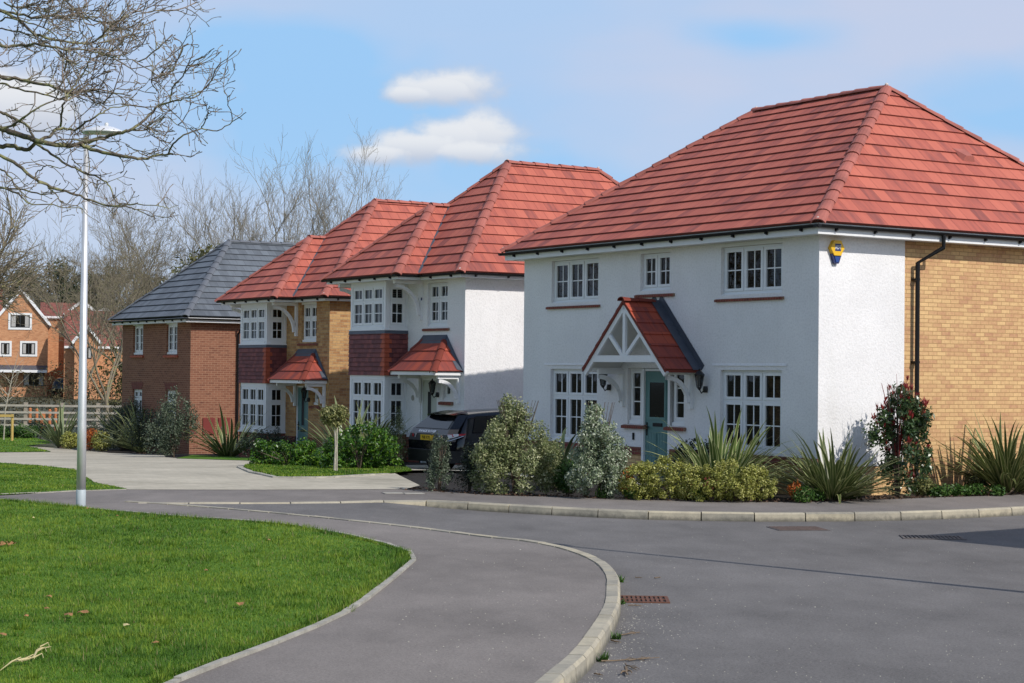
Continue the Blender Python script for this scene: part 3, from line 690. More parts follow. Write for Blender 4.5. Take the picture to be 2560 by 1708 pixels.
def grit():
    g = np.random.default_rng(23); V = []; F = []
    P = []
    for _ in range(900):
        y = 1 / (1 / 29. + g.random() * (1 / 11.5 - 1 / 29.)); x = g.uniform(-.06, .29) * y; P.append((x, y))
    K = arc_pts(NEAR_KERB, .1)
    for _ in range(700):
        k = K[int(g.integers(10, 120))]; P.append((k[0] + .16 + abs(g.normal(0, .22)), k[1] + g.normal(0, .1)))
    for x, y in P:
        inside = in_poly(np.array([x]), np.array([y]), [(float(q[0]), float(q[1])) for q in road_poly])[0]
        z = float(road_z(x, y)) if inside else 0.0
        r = g.uniform(.003, .0085) * (1.5 if g.random() < .06 else 1); b = len(V)
        for k in range(4): a = k * 1.571 + g.uniform(-.4, .4); V.append((x + r * math.cos(a), y + r * math.sin(a), z - .001))
        V.append((x, y, z + r * .8))
        for k in range(4): F.append((b + k, b + (k + 1) % 4, b + 4))
    o = link_mesh('road_grit', np_mesh('road_grit', np.array(V), tris=np.array(F)), M['edging']); tag(o, 'tiny pale stones and grit scattered on the asphalt', 'grit', kind='stuff')
    V = []; n = 2600; B = arc_pts(FAR_BACK, .05)
    for _ in range(n):
        i = int(g.integers(2, len(B) - 2)); q = B[i]; t = B[i + 1] - B[i]; t /= np.linalg.norm(t); nn = np.array((-t[1], t[0])); c = q + nn * abs(g.normal(0, .35)) * (1 if g.random() < .9 else -.25); a = g.random() * 6.28; L = g.uniform(.015, .045); z = float(terr(*c)) + g.uniform(-.012, .012)
        d = np.array((math.cos(a), math.sin(a))); e = np.array((-d[1], d[0])) * L * .4; V += [(*(c - d * L), z), (*(c + e), z + g.uniform(0, .03)), (*(c + d * L), z + .005), (*(c - e), z)]
    V = np.array(V); o = link_mesh('bark_mulch', np_mesh('bark_mulch', V, quads=np.arange(len(V)).reshape(-1, 4)), M['mulch']); tag(o, 'brown bark mulch and dead leaves along the planting bed edge', 'mulch', kind='stuff')
grit()

# ================================================================== house builders
def wall(mb, Mf, u0, u1, z0, z1, holes=(), reveal=.10, n=0.0, top=None):
    """flat wall with real openings (ua,ub,za,zb) and their reveals"""
    us = sorted({u0, u1, *[h[0] for h in holes], *[h[1] for h in holes]}); zs = sorted({z0, z1, *[min(max(h[k], z0), z1) for h in holes for k in (2, 3)]})
    for a, b in zip(us, us[1:]):
        for c, d in zip(zs, zs[1:]):
            mu, mz = (a + b) / 2, (c + d) / 2
            if any(h[0] < mu < h[1] and h[2] < mz < h[3] for h in holes): continue
            mb.poly([Mf(a, n, c), Mf(b, n, c), Mf(b, n, d), Mf(a, n, d)], [(a, c), (b, c), (b, d), (a, d)])
    for (a, b, c, d) in holes:
        r = n - reveal
        mb.poly([Mf(a, n, c), Mf(a, r, c), Mf(a, r, d), Mf(a, n, d)], [(0, c), (reveal, c), (reveal, d), (0, d)])
        mb.poly([Mf(b, n, c), Mf(b, r, c), Mf(b, r, d), Mf(b, n, d)], [(0, c), (reveal, c), (reveal, d), (0, d)])
        mb.poly([Mf(a, n, d), Mf(b, n, d), Mf(b, r, d), Mf(a, r, d)], [(a, 0), (b, 0), (b, reveal), (a, reveal)])
        if c > z0 + .001: mb.poly([Mf(a, n, c), Mf(b, n, c), Mf(b, r, c), Mf(a, r, c)], [(a, 0), (b, 0), (b, reveal), (a, reveal)])
def window(parent, Mf, u0, u1, z0, z1, nl, transom=None, bars=(1, 1), tbars=(1, 0), rec=.075, board=.07, name='window', blind='blind', cill=True):
    """casement window: frame with mullions, one sash per light, glazing bars; panes and blind as sub-parts"""
    f = MB(); g = MB(); bl = MB(); n0 = -rec
    zb = z0 + (board if cill else 0)
    fw = .045
    if cill: f.box(u0 - .0, u1 + .0, n0 - .06, n0 + .045, z0, zb, Mf)
    f.box(u0, u0 + fw, n0 - .06, n0, zb, z1, Mf); f.box(u1 - fw, u1, n0 - .06, n0, zb, z1, Mf)
    f.box(u0 + fw, u1 - fw, n0 - .06, n0, zb, zb + fw, Mf); f.box(u0 + fw, u1 - fw, n0 - .06, n0, z1 - fw, z1, Mf)
    w = (u1 - u0 - 2 * fw) / nl
    levels = [(zb + fw, z1 - fw, bars)] if transom is None else [(zb + fw, transom - .02, bars), (transom + .02, z1 - fw, tbars)]
    if transom is not None: f.box(u0 + fw, u1 - fw, n0 - .06, n0 - .002, transom - .02, transom + .02, Mf)
    for i in range(nl):
        a, b = u0 + fw + i * w, u0 + fw + (i + 1) * w
        if i: f.box(a - .02, a + .02, n0 - .06, n0 - .003, zb + fw, z1 - fw, Mf)
        a += .022 if i else .002; b -= .022 if i < nl - 1 else .002
        for (c, d, (bv, bh)) in levels:
            c += .002; d -= .002; sw = .052; s0, s1 = n0 - .05, n0 + .014
            f.box(a, a + sw, s0, s1, c, d, Mf); f.box(b - sw, b, s0, s1, c, d, Mf)
            f.box(a + sw, b - sw, s0, s1, c, c + sw, Mf); f.box(a + sw, b - sw, s0, s1, d - sw, d, Mf)
            gn = n0 - .022
            for k in range(bv):
                x = a + sw + (b - a - 2 * sw) * (k + 1) / (bv + 1); f.box(x - .011, x + .011, gn - .012, gn + .012, c + sw, d - sw, Mf)
            for k in range(bh):
                z = c + sw + (d - c - 2 * sw) * (k + 1) / (bh + 1); f.box(a + sw, b - sw, gn - .0115, gn + .0115, z - .011, z + .011, Mf)
            g.poly([Mf(a + sw, gn, c + sw), Mf(b - sw, gn, c + sw), Mf(b - sw, gn, d - sw), Mf(a + sw, gn, d - sw)])
    if blind:
        zt, zz = z1 - .05, zb + .05
        if blind in ('blind', 'paleblind'):
            k = 0; z = zt
            while z > zz:
                bl.poly([Mf(u0 + .05, n0 - .13, z), Mf(u1 - .05, n0 - .13, z), Mf(u1 - .05, n0 - .165, z - .032), Mf(u0 + .05, n0 - .165, z - .032)]); z -= .05
        else:
            wv = 26
            bl = [MB(), MB()]
            for k in range(wv):
                x0, x1 = u0 + .05 + (u1 - u0 - .1) * k / wv, u0 + .05 + (u1 - u0 - .1) * (k + 1) / wv
                edge = min(k, wv - 1 - k) / wv
                if edge > .22: continue
                p, q = (.13, .18) if k % 2 else (.18, .13)
                bl[k * 2 >= wv].poly([Mf(x0, n0 - p, zz), Mf(x1, n0 - q, zz), Mf(x1, n0 - q, zt), Mf(x0, n0 - p, zt)])
    o = f.build(name, M['upvc'], parent)
    g.build('pane', M['glass'], o, fix=False)
    if blind:
        for q in (bl if isinstance(bl, list) else [bl]): q.build('blind' if blind != 'curtain' else 'curtain', M[blind], o, fix=False)
    return o
def slope(mb, pts, up2, gauge=.345, lift=.029, cap_mb=None):
    """pitched roof plane laid in overlapping courses; pts in order, first edge is the eave"""
    P = [Vector(p) for p in pts]; e = (P[1] - P[0]).normalized(); n = e.cross(P[2] - P[0]).normalized()
    if n.z < 0: n = -n
    w = n.cross(e); 
    if w.z < 0: w = -w
    o = P[0]; q = [((p - o).dot(e), (p - o).dot(w)) for p in P]; bmax = max(b for _, b in q); k = 0
    while k * gauge < bmax - .02:
        c = clip_cell(q, -1e4, 1e4, k * gauge, min((k + 1) * gauge, bmax)); b0 = k * gauge
        if c:
            V = [o + e * a + w * b + n * (lift * (1 - (b - b0) / gauge) + .004) for a, b in c]
            mb.poly(V, [(a, b) for a, b in c])
            low = [(a, v) for (a, b), v in zip(c, V) if abs(b - b0) < 1e-4]
            if len(low) >= 2:
                low.sort(key=lambda t: t[0]); a, b = low[0][1], low[-1][1]
                mb.poly([a, b, b - n * (lift + .012), a - n * (lift + .012)], [(low[0][0], b0), (low[-1][0], b0), (low[-1][0], b0), (low[0][0], b0)])
        k += 1
def caps(mb, p0, p1, r=.125, step=.42, sink=.055):
    """overlapping half-round hip or ridge tiles from low to high"""
    p0, p1 = Vector(p0), Vector(p1); d = (p1 - p0); L = d.length; d.normalize(); x = d.cross(Vector((0, 0, 1))).normalized(); y = x.cross(d)
    if y.z < 0: y = -y
    n = max(1, int(round(L / step))); st = L / n; m = 7
    for i in range(n):
        a = p0 + d * (i * st - .03); b = p0 + d * ((i + 1) * st); j = random.uniform(-.006, .006)
        A = []; B = []
        for k in range(m + 1):
            t = math.pi * k / m; A.append(a + x * math.cos(t) * (r + .012) + y * (math.sin(t) * (r * .62 + .016) - sink + .03 + j)); B.append(b + x * math.cos(t) * r * .94 + y * (math.sin(t) * r * .56 - sink + .03 + j))
        for k in range(m): mb.poly([A[k], A[k + 1], B[k + 1], B[k]])
        ai = [a + (q - a) * .80 for q in A]
        for k in range(m): mb.poly([A[k], A[k + 1], ai[k + 1], ai[k]])
def gutter(mb, pts, r=.056, brk=None, every=.9):
    """half-round gutter along a level line, with brackets; brk gives the wall-ward direction"""
    P = [Vector(p) for p in pts]
    for a, b in zip(P, P[1:]):
        d = (b - a).normalized(); x = d.cross(Vector((0, 0, 1))).normalized(); m = 6; A = []; B = []
        for k in range(m + 1):
            t = math.pi + math.pi * k / m; o = x * math.cos(t) * r + Vector((0, 0, math.sin(t) * r)); A.append(a + o - d * r); B.append(b + o + d * r)
        for k in range(m): mb.poly([A[k], A[k + 1], B[k + 1], B[k]])
        mb.poly(A); mb.poly(B)
        mb.poly([A[0], A[-1], B[-1], B[0]])
        if brk:
            L = (b - a).length; k = max(1, int(L / every))
            for i in range(k):
                c = a + d * (L * (i + .5) / k); w = x if x.dot(Vector(brk(d))) > 0 else -x
                mb.beam(c + Vector((0, 0, -r - .005)) - w * .0, c + w * .10 + Vector((0, 0, -r - .035)), .035, .05)
def hip_roof(parent, x0, x1, y0, y1, ez, ridge, rz, tile='tile', cap='cap', gauge=.345, lift=.029, back=True):
    """hipped roof on a rectangle; ridge = (xa,ya,xb,yb)"""
    xa, ya, xb, yb = ridge; mb = MB(); A = (xa, ya, rz); B = (xb, yb, rz)
    c = [(x0, y0, ez), (x1, y0, ez), (x1, y1, ez), (x0, y1, ez)]
    cm = MB()
    if abs(xb - xa) > abs(yb - ya):                      # ridge along x (A left, B right)
        slope(mb, [c[0], c[1], B, A], None, gauge, lift); slope(mb, [c[1], c[2], B], None, gauge, lift)
        slope(mb, [c[2], c[3], A, B], None, gauge, lift); slope(mb, [c[3], c[0], A], None, gauge, lift)
        for p, q in ((c[0], A), (c[3], A), (c[1], B), (c[2], B)): caps(cm, p, q)
    else:                                               # ridge along y (A front, B back)
        slope(mb, [c[0], c[1], A], None, gauge, lift); slope(mb, [c[1], c[2], B, A], None, gauge, lift)
        if back: slope(mb, [c[2], c[3], B], None, gauge, lift)
        slope(mb, [c[3], c[0], A, B], None, gauge, lift)
        for p, q in ((c[0], A), (c[1], A)) + (((c[2], B), (c[3], B)) if back else ()): caps(cm, p, q)
    caps(cm, A, B)
    ro = mb.build('roof', M[tile], parent, fix=False)
    if tile == 'tile':
        for q in (A, B, (x1, y0, ez), (x0, y0, ez)):
            mo = MB(); mo.lathe([(.0, -.02), (.035, .0), (.04, .03), (.02, .055), (0, .06)], 7, (q[0] - .02 * (1 if q[0] > 1 else -1), q[1] + .02, q[2] + .035)); mo.build('mortar_bedding', M['pale'], ro)
    cm.build('ridge_tiles', M[cap], ro, smooth=True)
    return ro
def interior(parent, L, D, z0, z1):
    b = MB(); b.box(.12, L - .12, .55, D - .12, z0, z1); b.box(.1, L - .1, .16, .549, z0 - .02, z0); b.box(.1, L - .1, .16, .549, (z0 + z1) / 2 + .15, (z0 + z1) / 2 + .35)
    return b.build('room', M['interior'], parent)
def sill(parent, Mf, u0, u1, z0, z1, proud=.05, mat='sillbrick', name='window_sill'):
    s = MB()
    A = [(u0, -.08, z1 - .0), (u1, -.08, z1 - .0), (u1, proud, z1 - .035), (u0, proud, z1 - .035)]
    s.poly([Mf(*p) for p in A], [(u0, 0), (u1, 0), (u1, .1), (u0, .1)])
    s.poly([Mf(u0, proud, z1 - .035), Mf(u1, proud, z1 - .035), Mf(u1, proud, z0), Mf(u0, proud, z0)], [(0, u0), (0, u1), (.065, u1), (.065, u0)])
    s.poly([Mf(u0, proud, z0), Mf(u1, proud, z0), Mf(u1, -.08, z0), Mf(u0, -.08, z0)])
    for u in (u0, u1): s.poly([Mf(u, -.08, z1), Mf(u, proud, z1 - .035), Mf(u, proud, z0), Mf(u, -.08, z0)])
    return s.build(name, M[mat], parent)
def bracket(parent, mat, x, z_top, reach, drop, thick=.09, curve='in', y0=0.0):
    """curved timber gallows bracket in the plane at right angles to the wall"""
    b = MB(); h = thick / 2
    b.box(x - h, x + h, y0 - .07, y0 + .0, z_top - drop, z_top)
    b.box(x - h, x + h, y0 - reach, y0 - .07, z_top - .09, z_top - .003)
    N = 10; ins = []; out = []
    for i in range(N + 1):
        t = i / N * math.pi / 2
        ca, cz = (y0 - reach + .06), (z_top - drop + .10)
        yy = y0 - reach + .04 + (reach - .10) * math.sin(t); zz = z_top - .10 - (drop - .22) * (1 - math.cos(t))
        out.append((yy, zz))
    for i in range(N):
        (a0, c0), (a1, c1) = out[i], out[i + 1]; dy, dz = a1 - a0, c1 - c0; l = math.hypot(dy, dz); ny, nz = dz / l, -dy / l; w = .085
        P = [(a0, c0), (a1, c1), (a1 + ny * w, c1 + nz * w), (a0 + ny * w, c0 + nz * w)]
        for s in (-1, 1): b.poly([(x + s * (h - .012), p[0], p[1]) for p in P])
        for k in ((0, 1), (2, 3)):
            b.poly([(x - h + .012, *P[k[0]]), (x + h - .012, *P[k[0]]), (x + h - .012, *P[k[1]]), (x - h + .012, *P[k[1]])])
    return b.build('bracket', M[mat], parent)
def lantern(parent, x, z, y=0.0):
    """black coach lantern on an arm"""
    b = MB()
    b.lathe([(0, -.06), (.045, -.06), (.055, 0), (.045, .06), (0, .06)], 10, (x, y - .02, z - .10))
    b.tube([(x, y - .03, z - .10), (x, y - .12, z - .17), (x, y - .17, z - .10)], .012, 6)
    b.lathe([(0, -.05), (.02, -.05), (.05, 0), (.055, .005), (.03, .006)], 6, (x, y - .17, z - .06))
    for k in range(6):
        t = k * math.pi / 3; b.beam((x + .05 * math.cos(t), y - .17 + .05 * math.sin(t), z - .06), (x + .085 * math.cos(t), y - .17 + .085 * math.sin(t), z + .17), .011, .011)
    b.lathe([(.098, .165), (.100, .18), (.05, .24), (.018, .255), (.022, .28), (0, .30)], 6, (x, y - .17, z))
    o = b.build('wall_lantern', M['iron'], parent)
    g = MB(); g.lathe([(.046, -.05), (.078, .165)], 6, (x, y - .17, z)); g.build('lantern_glass', M['glass'], o)
    return o
def door_leaf(parent, x0, x1, z0, z1, y, mat, glazed, hinge_r=True):
    d = MB(); d.box(x0, x1, y, y + .045, z0, z1)
    w = x1 - x0
    if glazed == 'cottage':
        gz0, gz1, gx0, gx1 = z0 + 1.17, z1 - .22, x0 + .15, x1 - .15
        for a, b, c, e in ((gx0 - .05, gx1 + .05, gz0 - .05, gz0), (gx0 - .05, gx1 + .05, gz1, gz1 + .04), (gx0 - .05, gx0, gz0, gz1), (gx1, gx1 + .05, gz0, gz1)): d.box(a, b, y - .014, y + .002, c, e)
        d.box(x0 + .09, x0 + w * .46, y - .008, y + .002, z0 + .12, z0 + .86); d.box(x0 + w * .54, x1 - .09, y - .008, y + .002, z0 + .12, z0 + .86)
        for k in range(7): 
            q = x0 + .12 + (w - .24) * k / 6; d.box(q - .003, q + .003, y - .012, y - .004, z0 + .12, z0 + .86)
    else:
        gx0, gx1, gz0, gz1 = x0 + w * .36, x0 + w * .60, z0 + .95, z1 - .28
        for a, b, c, e in ((gx0 - .03, gx1 + .03, gz0 - .03, gz0), (gx0 - .03, gx1 + .03, gz1, gz1 + .03), (gx0 - .03, gx0, gz0, gz1), (gx1, gx1 + .03, gz0, gz1)): d.box(a, b, y - .012, y + .002, c, e)
        for k in range(1, 5): d.box(x0 + w * k / 5 - .003, x0 + w * k / 5 + .003, y - .004, y + .002, z0 + .05, gz0 - .08)
    o = d.build('door', M[mat], parent)
    g = MB(); g.box(gx0, gx1, y - .006, y + .004, gz0, gz1); g.build('door_glass', M['carglass'], o)
    l = MB(); cx = (x0 + x1) / 2 + (.02 if glazed == 'cottage' else 0); lz = z0 + 1.02 if glazed == 'cottage' else z0 + .80
    l.box(cx - .15, cx + .15, y - .016, y + .002, lz - .035, lz + .035); l.build('letter_plate', M['black'], o)
    h = MB(); hx = x0 + .06; h.box(hx - .018, hx + .018, y - .012, y + .001, z0 + .80, z0 + 1.06); h.beam((hx, y - .035, z0 + .97), (hx + .09, y - .035, z0 + .97), .018, .018); h.beam((hx, y, z0 + .97), (hx, y - .04, z0 + .97), .016, .016)
    h.build('door_handle', M['black'], o)
    return o

# ------------------------------------------------------------------ corner house (white, nearest)
def corner_house():
    L, D = 9.575, 8.5; o = C1 + D1 * L
    H = empty('corner_house', (o[0], o[1], 0), YAW, 'large white rendered corner house with gabled porch, teal door and buff brick side wall', 'house', 'detached houses along the street')
    X = lambda s: L - s
    F = IDM; S = lambda u, n, z: (L + n, u, z)
    soff = 4.556
    wins = [(X(2.73), X(.98), 3.58, 4.48, 3), (X(5.28), X(4.305), 3.74, 4.48, 2), (X(8.49), X(6.74), 3.58, 4.48, 3)]
    gf = [(X(2.725), X(.975), .62, 2.172, 3), (X(8.495), X(6.745), .62, 2.172, 3)]
    dx0, dx1 = X(5.68), X(3.80)
    holes = [(a, b, c, soff + .02) for a, b, c, d, n in wins] + [(a, b, c, d) for a, b, c, d, n in gf] + [(dx0, X(5.21), 1.07, 2.20), (X(5.21), X(4.27), .62, 2.20), (X(4.27), dx1, 1.07, 2.20)]
    w = MB(); wall(w, F, 0, L, .62, soff + .06, holes, .085)
    wall(w, S, 0, 2.07, .47, soff + .06, (), 0)
    w.poly([(L, 2.07, .47), (L - .03, 2.07, .47), (L - .03, 2.07, soff), (L, 2.07, soff)])
    w.poly([(0, 0, .0), (0, D, .0), (0, D, soff), (0, 0, soff)], [(0, 0), (D, 0), (D, soff), (0, soff)])
    # bell-mouth drips over ground floor openings
    for a, b in ((X(2.97), X(.83)), (X(8.74), X(6.5))):
        w.poly([F(a, .0, 2.30), F(b, 0, 2.30), F(b, .018, 2.252), F(a, .018, 2.252)]); w.poly([F(a, .018, 2.252), F(b, .018, 2.252), F(b, -.0, 2.25), F(a, 0, 2.25)])
    w.build('wall', M['render'], H, fix=False)
    b = MB()
    wall(b, lambda u, n, z: (L + n - .025, u, z), 2.07, D, -.3, soff + .06, (), 0)
    wall(b, lambda u, n, z: (u, D, z), 0, L, -.3, soff + .06, (), 0)
    wall(b, lambda u, n, z: (L + n - .018, u, z), 0, 2.07, -.3, .47, (), 0)
    wall(b, lambda u, n, z: (u, .018, z), 0, X(5.21), -.3, .47); wall(b, lambda u, n, z: (u, .018, z), X(4.27), L - .018, -.3, .47)
    b.build('brick_wall', M['buff'], H, fix=False)
    for a, c in ((0, X(5.21)), (X(4.27), L)):
        p = MB(); p.box(a + .001, c - (.001 if c < L else -.001), -.012, .03, .47, .618); p.build('plinth', M['plinth'], H)
    for a, bb, c, d, n in wins:
        window(H, F, a, bb, c - .05, d, n, None, (1, 1), blind='blind' if n == 3 else 'curtain')
        k = MB(); k.box(a, bb, -.0, .065, d + .002, soff - .002, lambda u, q, z: (u, q, z)); k.build('head_board', M['soffit'], H)
    for a, bb, c, d, n in gf: window(H, F, a, bb, c, d, n, 1.60, (1, 1), (1, 0))
    for s0, s1, z0, z1 in ((.92, 2.87, 3.452, 3.53), (4.15, 5.42, 3.607, 3.69), (6.66, 8.64, 3.452, 3.53)): sill(H, F, X(s1), X(s0), z0, z1)
    for s0, s1 in ((5.06, 5.80), (3.75, 4.38)): sill(H, F, X(s1), X(s0), .985, 1.075, .075)
    # door set: sidelights, frame, leaf
    for a, bb in ((X(5.67), X(5.23)), (X(4.25), X(3.81))):
        window(H, F, a, bb, 1.075, 2.195, 1, None, (0, 2), name='sidelight_window', blind=None)
    fr = MB(); fr.box(X(5.205), X(5.135), -.0, .09, .0, 2.19); fr.box(X(4.345), X(4.275), 0, .09, .0, 2.19); fr.box(X(5.135), X(4.345), .02, .09, 2.14, 2.19); fr.build('door_frame', M['upvc'], H)
    door_leaf(H, X(5.13), X(4.35), .06, 2.137, .045, 'teal', 'cottage')
    st = MB(); st.box(X(5.4), X(4.1), -.9, .05, -.2, .045); st.build('door_step', M['slab'], H)
    interior(H, L, D, .03, 4.4)
    # roof and eaves
    e, ez = .36, 4.755
    hip_roof(H, -e, L + e, -e, D + e, ez, (X(6.82), 4.25, X(2.77), 4.25), 7.915)
    s = MB(); fz = .313
    s.box(-fz + .022, L + fz - .022, -fz + .022, -.002, soff, soff + .012); s.box(-fz + .022, L + fz - .022, D + .002, D + fz - .022, soff, soff + .012)
    s.box(L + .002, L + fz - .022, -.002, D + .002, soff, soff + .012); s.box(-fz + .022, -.002, -.002, D + .002, soff, soff + .012); s.build('soffit', M['soffit'], H)
    f = MB(); f.box(-fz, L + fz, -fz, -fz + .02, soff - .004, soff + .19); f.box(L + fz - .02, L + fz, -fz + .0205, D + fz - .0205, soff - .004, soff + .19); f.box(-fz, L + fz, D + fz - .02, D + fz, soff - .004, soff + .19); f.box(-fz, -fz + .02, -fz + .0205, D + fz - .0205, soff - .004, soff + .19)
    f.build('fascia', M['trim'], H)
    g = MB(); gz = soff + .155; r = .372
    gutter(g, [(-r, -r, gz), (L + r, -r, gz)], brk=lambda d: (0, 1, 0)); gutter(g, [(L + r, -r, gz), (L + r, D + r, gz)], brk=lambda d: (-1, 0, 0)); gutter(g, [(-r, D + r, gz), (-r, -r, gz)])
    g.build('gutter', M['black'], H)
    dp = MB(); py = 2.31; dp.tube([(L + r, py + .36, gz - .03), (L + r, py + .36, gz - .27), (L + .085, py, gz - .55), (L + .085, py, -.1)], .042, 10)
    for z in (3.86, 2.35): dp.box(L - .024, L + .10, py - .055, py + .055, z - .02, z + .02)
    dp.build('downpipe', M['black'], H, smooth=False)
    # gabled porch canopy
    px, hw, P = X(4.69), 1.37, .80; rz, lz = 3.515, 2.165
    pr = MB()
    slope(pr, [(px + hw, -P - .06, lz), (px + hw, .0, lz), (px, 0, rz), (px, -P - .06, rz)], None, .32, .022)
    slope(pr, [(px - hw, .0, lz), (px - hw, -P - .06, lz), (px, -P - .06, rz), (px, 0, rz)], None, .32, .022)
    for sg in (-1, 1):   # thickness: underside and verge
        nx = sg * math.sin(math.atan2(rz - lz, hw)); a = (px + sg * hw, lz - .05); c = (px, rz - .055)
        pr.poly([(a[0], -P - .06, a[1]), (c[0], -P - .06, c[1]), (c[0], -.0, c[1]), (a[0], 0, a[1])])
        pr.poly([(a[0], -P - .06, a[1]), (c[0], -P - .06, c[1]), (c[0], -P - .06, rz + .02), (a[0], -P - .06, lz + .02)])
        pr.poly([(a[0], -P - .06, a[1]), (a[0], 0, a[1]), (a[0], 0, lz + .02), (a[0], -P - .06, lz + .02)])
    po = pr.build('porch_roof', M['porchtile'], H, fix=False)
    cm = MB(); caps(cm, (px, -P - .08, rz + .01), (px, -.12, rz + .01), .105, .36); cm.build('ridge_tiles', M['porchtile'], po, smooth=True)
    ld = MB()
    for sg in (-1, 1):
        sl_ = math.atan2(rz - lz, hw); nn = Vector((sg * math.sin(sl_), 0, math.cos(sl_))) * .034
        A = Vector((px + sg * (hw + .02), 0, lz - .02)); B = Vector((px, 0, rz + .005))
        ld.poly([A + nn + Vector((0, -.21, 0)), B + nn + Vector((0, -.21, 0)), B + nn, A + nn])
        ld.poly([A + nn, B + nn, B + nn * 4.6 + Vector((0, -.012, .03)), A + nn * 4.6 + Vector((0, -.012, 0))])
    ld.build('lead_flashing', M['lead'], po, fix=False)
    tr = MB(); y = -P
    def bm(a, b_, w_, t_): tr.beam((a[0], y + .03, a[1]), (b_[0], y + .03, b_[1]), t_, w_, (0, 1, 0)) if False else tr.beam((a[0], y, a[1]), (b_[0], y, b_[1]), w_, t_, (0, 1, 0))
    m = (rz - lz) / hw
    for sg in (-1, 1):
        bm((px + sg * (hw - .03), lz - .085), (px + sg * .0, rz - .115), .115, .06)
        bm((px + sg * .06, 2.44), (px + sg * .52, 2.855), .075, .052)
    bm((px - hw + .30, 2.375), (px + hw - .30, 2.375), .13, .064)
    bm((px, 2.42), (px, rz - .14), .085, .056)
    tr.box(px - hw + .10, px - hw + .19, -P + .04, .0, 2.12, 2.20); tr.box(px + hw - .19, px + hw - .10, -P + .04, .0, 2.12, 2.20)
    tr.build('porch_truss', M['trim'], po)
    # closed ceiling slopes inside porch
    ce = MB()
    for sg in (-1, 1): ce.poly([(px + sg * (hw - .1), -P + .05, lz + .01), (px, -P + .05, rz - .13), (px, -.01, rz - .13), (px + sg * (hw - .1), -.01, lz + .01)])
    ce.build('porch_ceiling', M['soffit'], po, fix=False)
    for sx in (px - hw + .26, px + hw - .26): bracket(H, 'trim', sx, 2.16, .66, .74, .085)
    lantern(H, X(6.30), 1.90); lantern(H, X(3.14), 1.90)
    # alarm box
    def hexp(r, cz): return [(r * math.cos(k * math.pi / 3), cz + r * .98 * math.sin(k * math.pi / 3)) for k in range(6)]
    ay, az = .36, 4.345; Ma = lambda u, n, z: (L + n, ay + u, az + z)
    al = MB(); A = hexp(.158, 0); B = hexp(.158, 0)
    al.prism([(p[0], p[1]) for p in A], .001, .085, Ma); ab = al.build('alarm_box', M['yellow'], H)
    bl = MB(); bl.prism([(-.115, -.105), (.115, -.105), (.05, -.275), (-.05, -.275)], .001, .062, Ma); bl.build('beacon', M['navy'], ab)
    b2 = MB(); b2.prism([(-.06, -.15), (.06, -.15), (.03, -.25), (-.03, -.25)], .0625, .075, Ma); b2.build('beacon', M['blue'], ab)
    sq = MB(); sq.box(-.065, .072, .0855, .0875, -.055, .075, Ma); sq.build('badge', M['navy'], ab)
    tx = MB(); text_into(tx, 'ADT', .078, lambda u, n, z: Ma(.003 + u * .92, .0895 + n, .006 + z * 1.25), .003); tx.build('letters', M['white'], ab, fix=False)
    # vent on roof side slope
    v = MB(); pit = math.atan2(7.915 - ez, 2.77 + e); bx = L + e - 1.52; bz = ez + 1.52 * math.tan(pit); by = 4.9
    v.poly([(bx + .01, by - .17, bz + .01), (bx + .01, by + .17, bz + .01), (bx + .04, by + .10, bz + .13), (bx + .04, by - .10, bz + .13)]); v.poly([(bx + .04, by - .10, bz + .13), (bx + .04, by + .10, bz + .13), (bx - .26, by + .17, bz + .30), (bx - .26, by - .17, bz + .30)])
    v.poly([(bx + .01, by - .17, bz + .01), (bx + .04, by - .10, bz + .13), (bx - .26, by - .17, bz + .30)]); v.poly([(bx + .01, by + .17, bz + .01), (bx + .04, by + .10, bz + .13), (bx - .26, by + .17, bz + .30)])
    v.build('roof_vent', M['cap'], H)
    n = MB(); n.lathe([(0, .012), (.05, .012), (.055, 0)], 14, (0, 0, 0)); 
    nd = MB(); nd.prism([(X(5.93) + .055 * math.cos(k * .4488), 1.545 + .055 * math.sin(k * .4488)) for k in range(14)], .001, .014, F); nd.build('house_disc', M['edging'], H)
    nb = MB(); nb.box(X(5.47), X(5.43), -.03, -.001, .76, .90); nb.build('key_safe', M['black'], H)
    return H
corner_house()

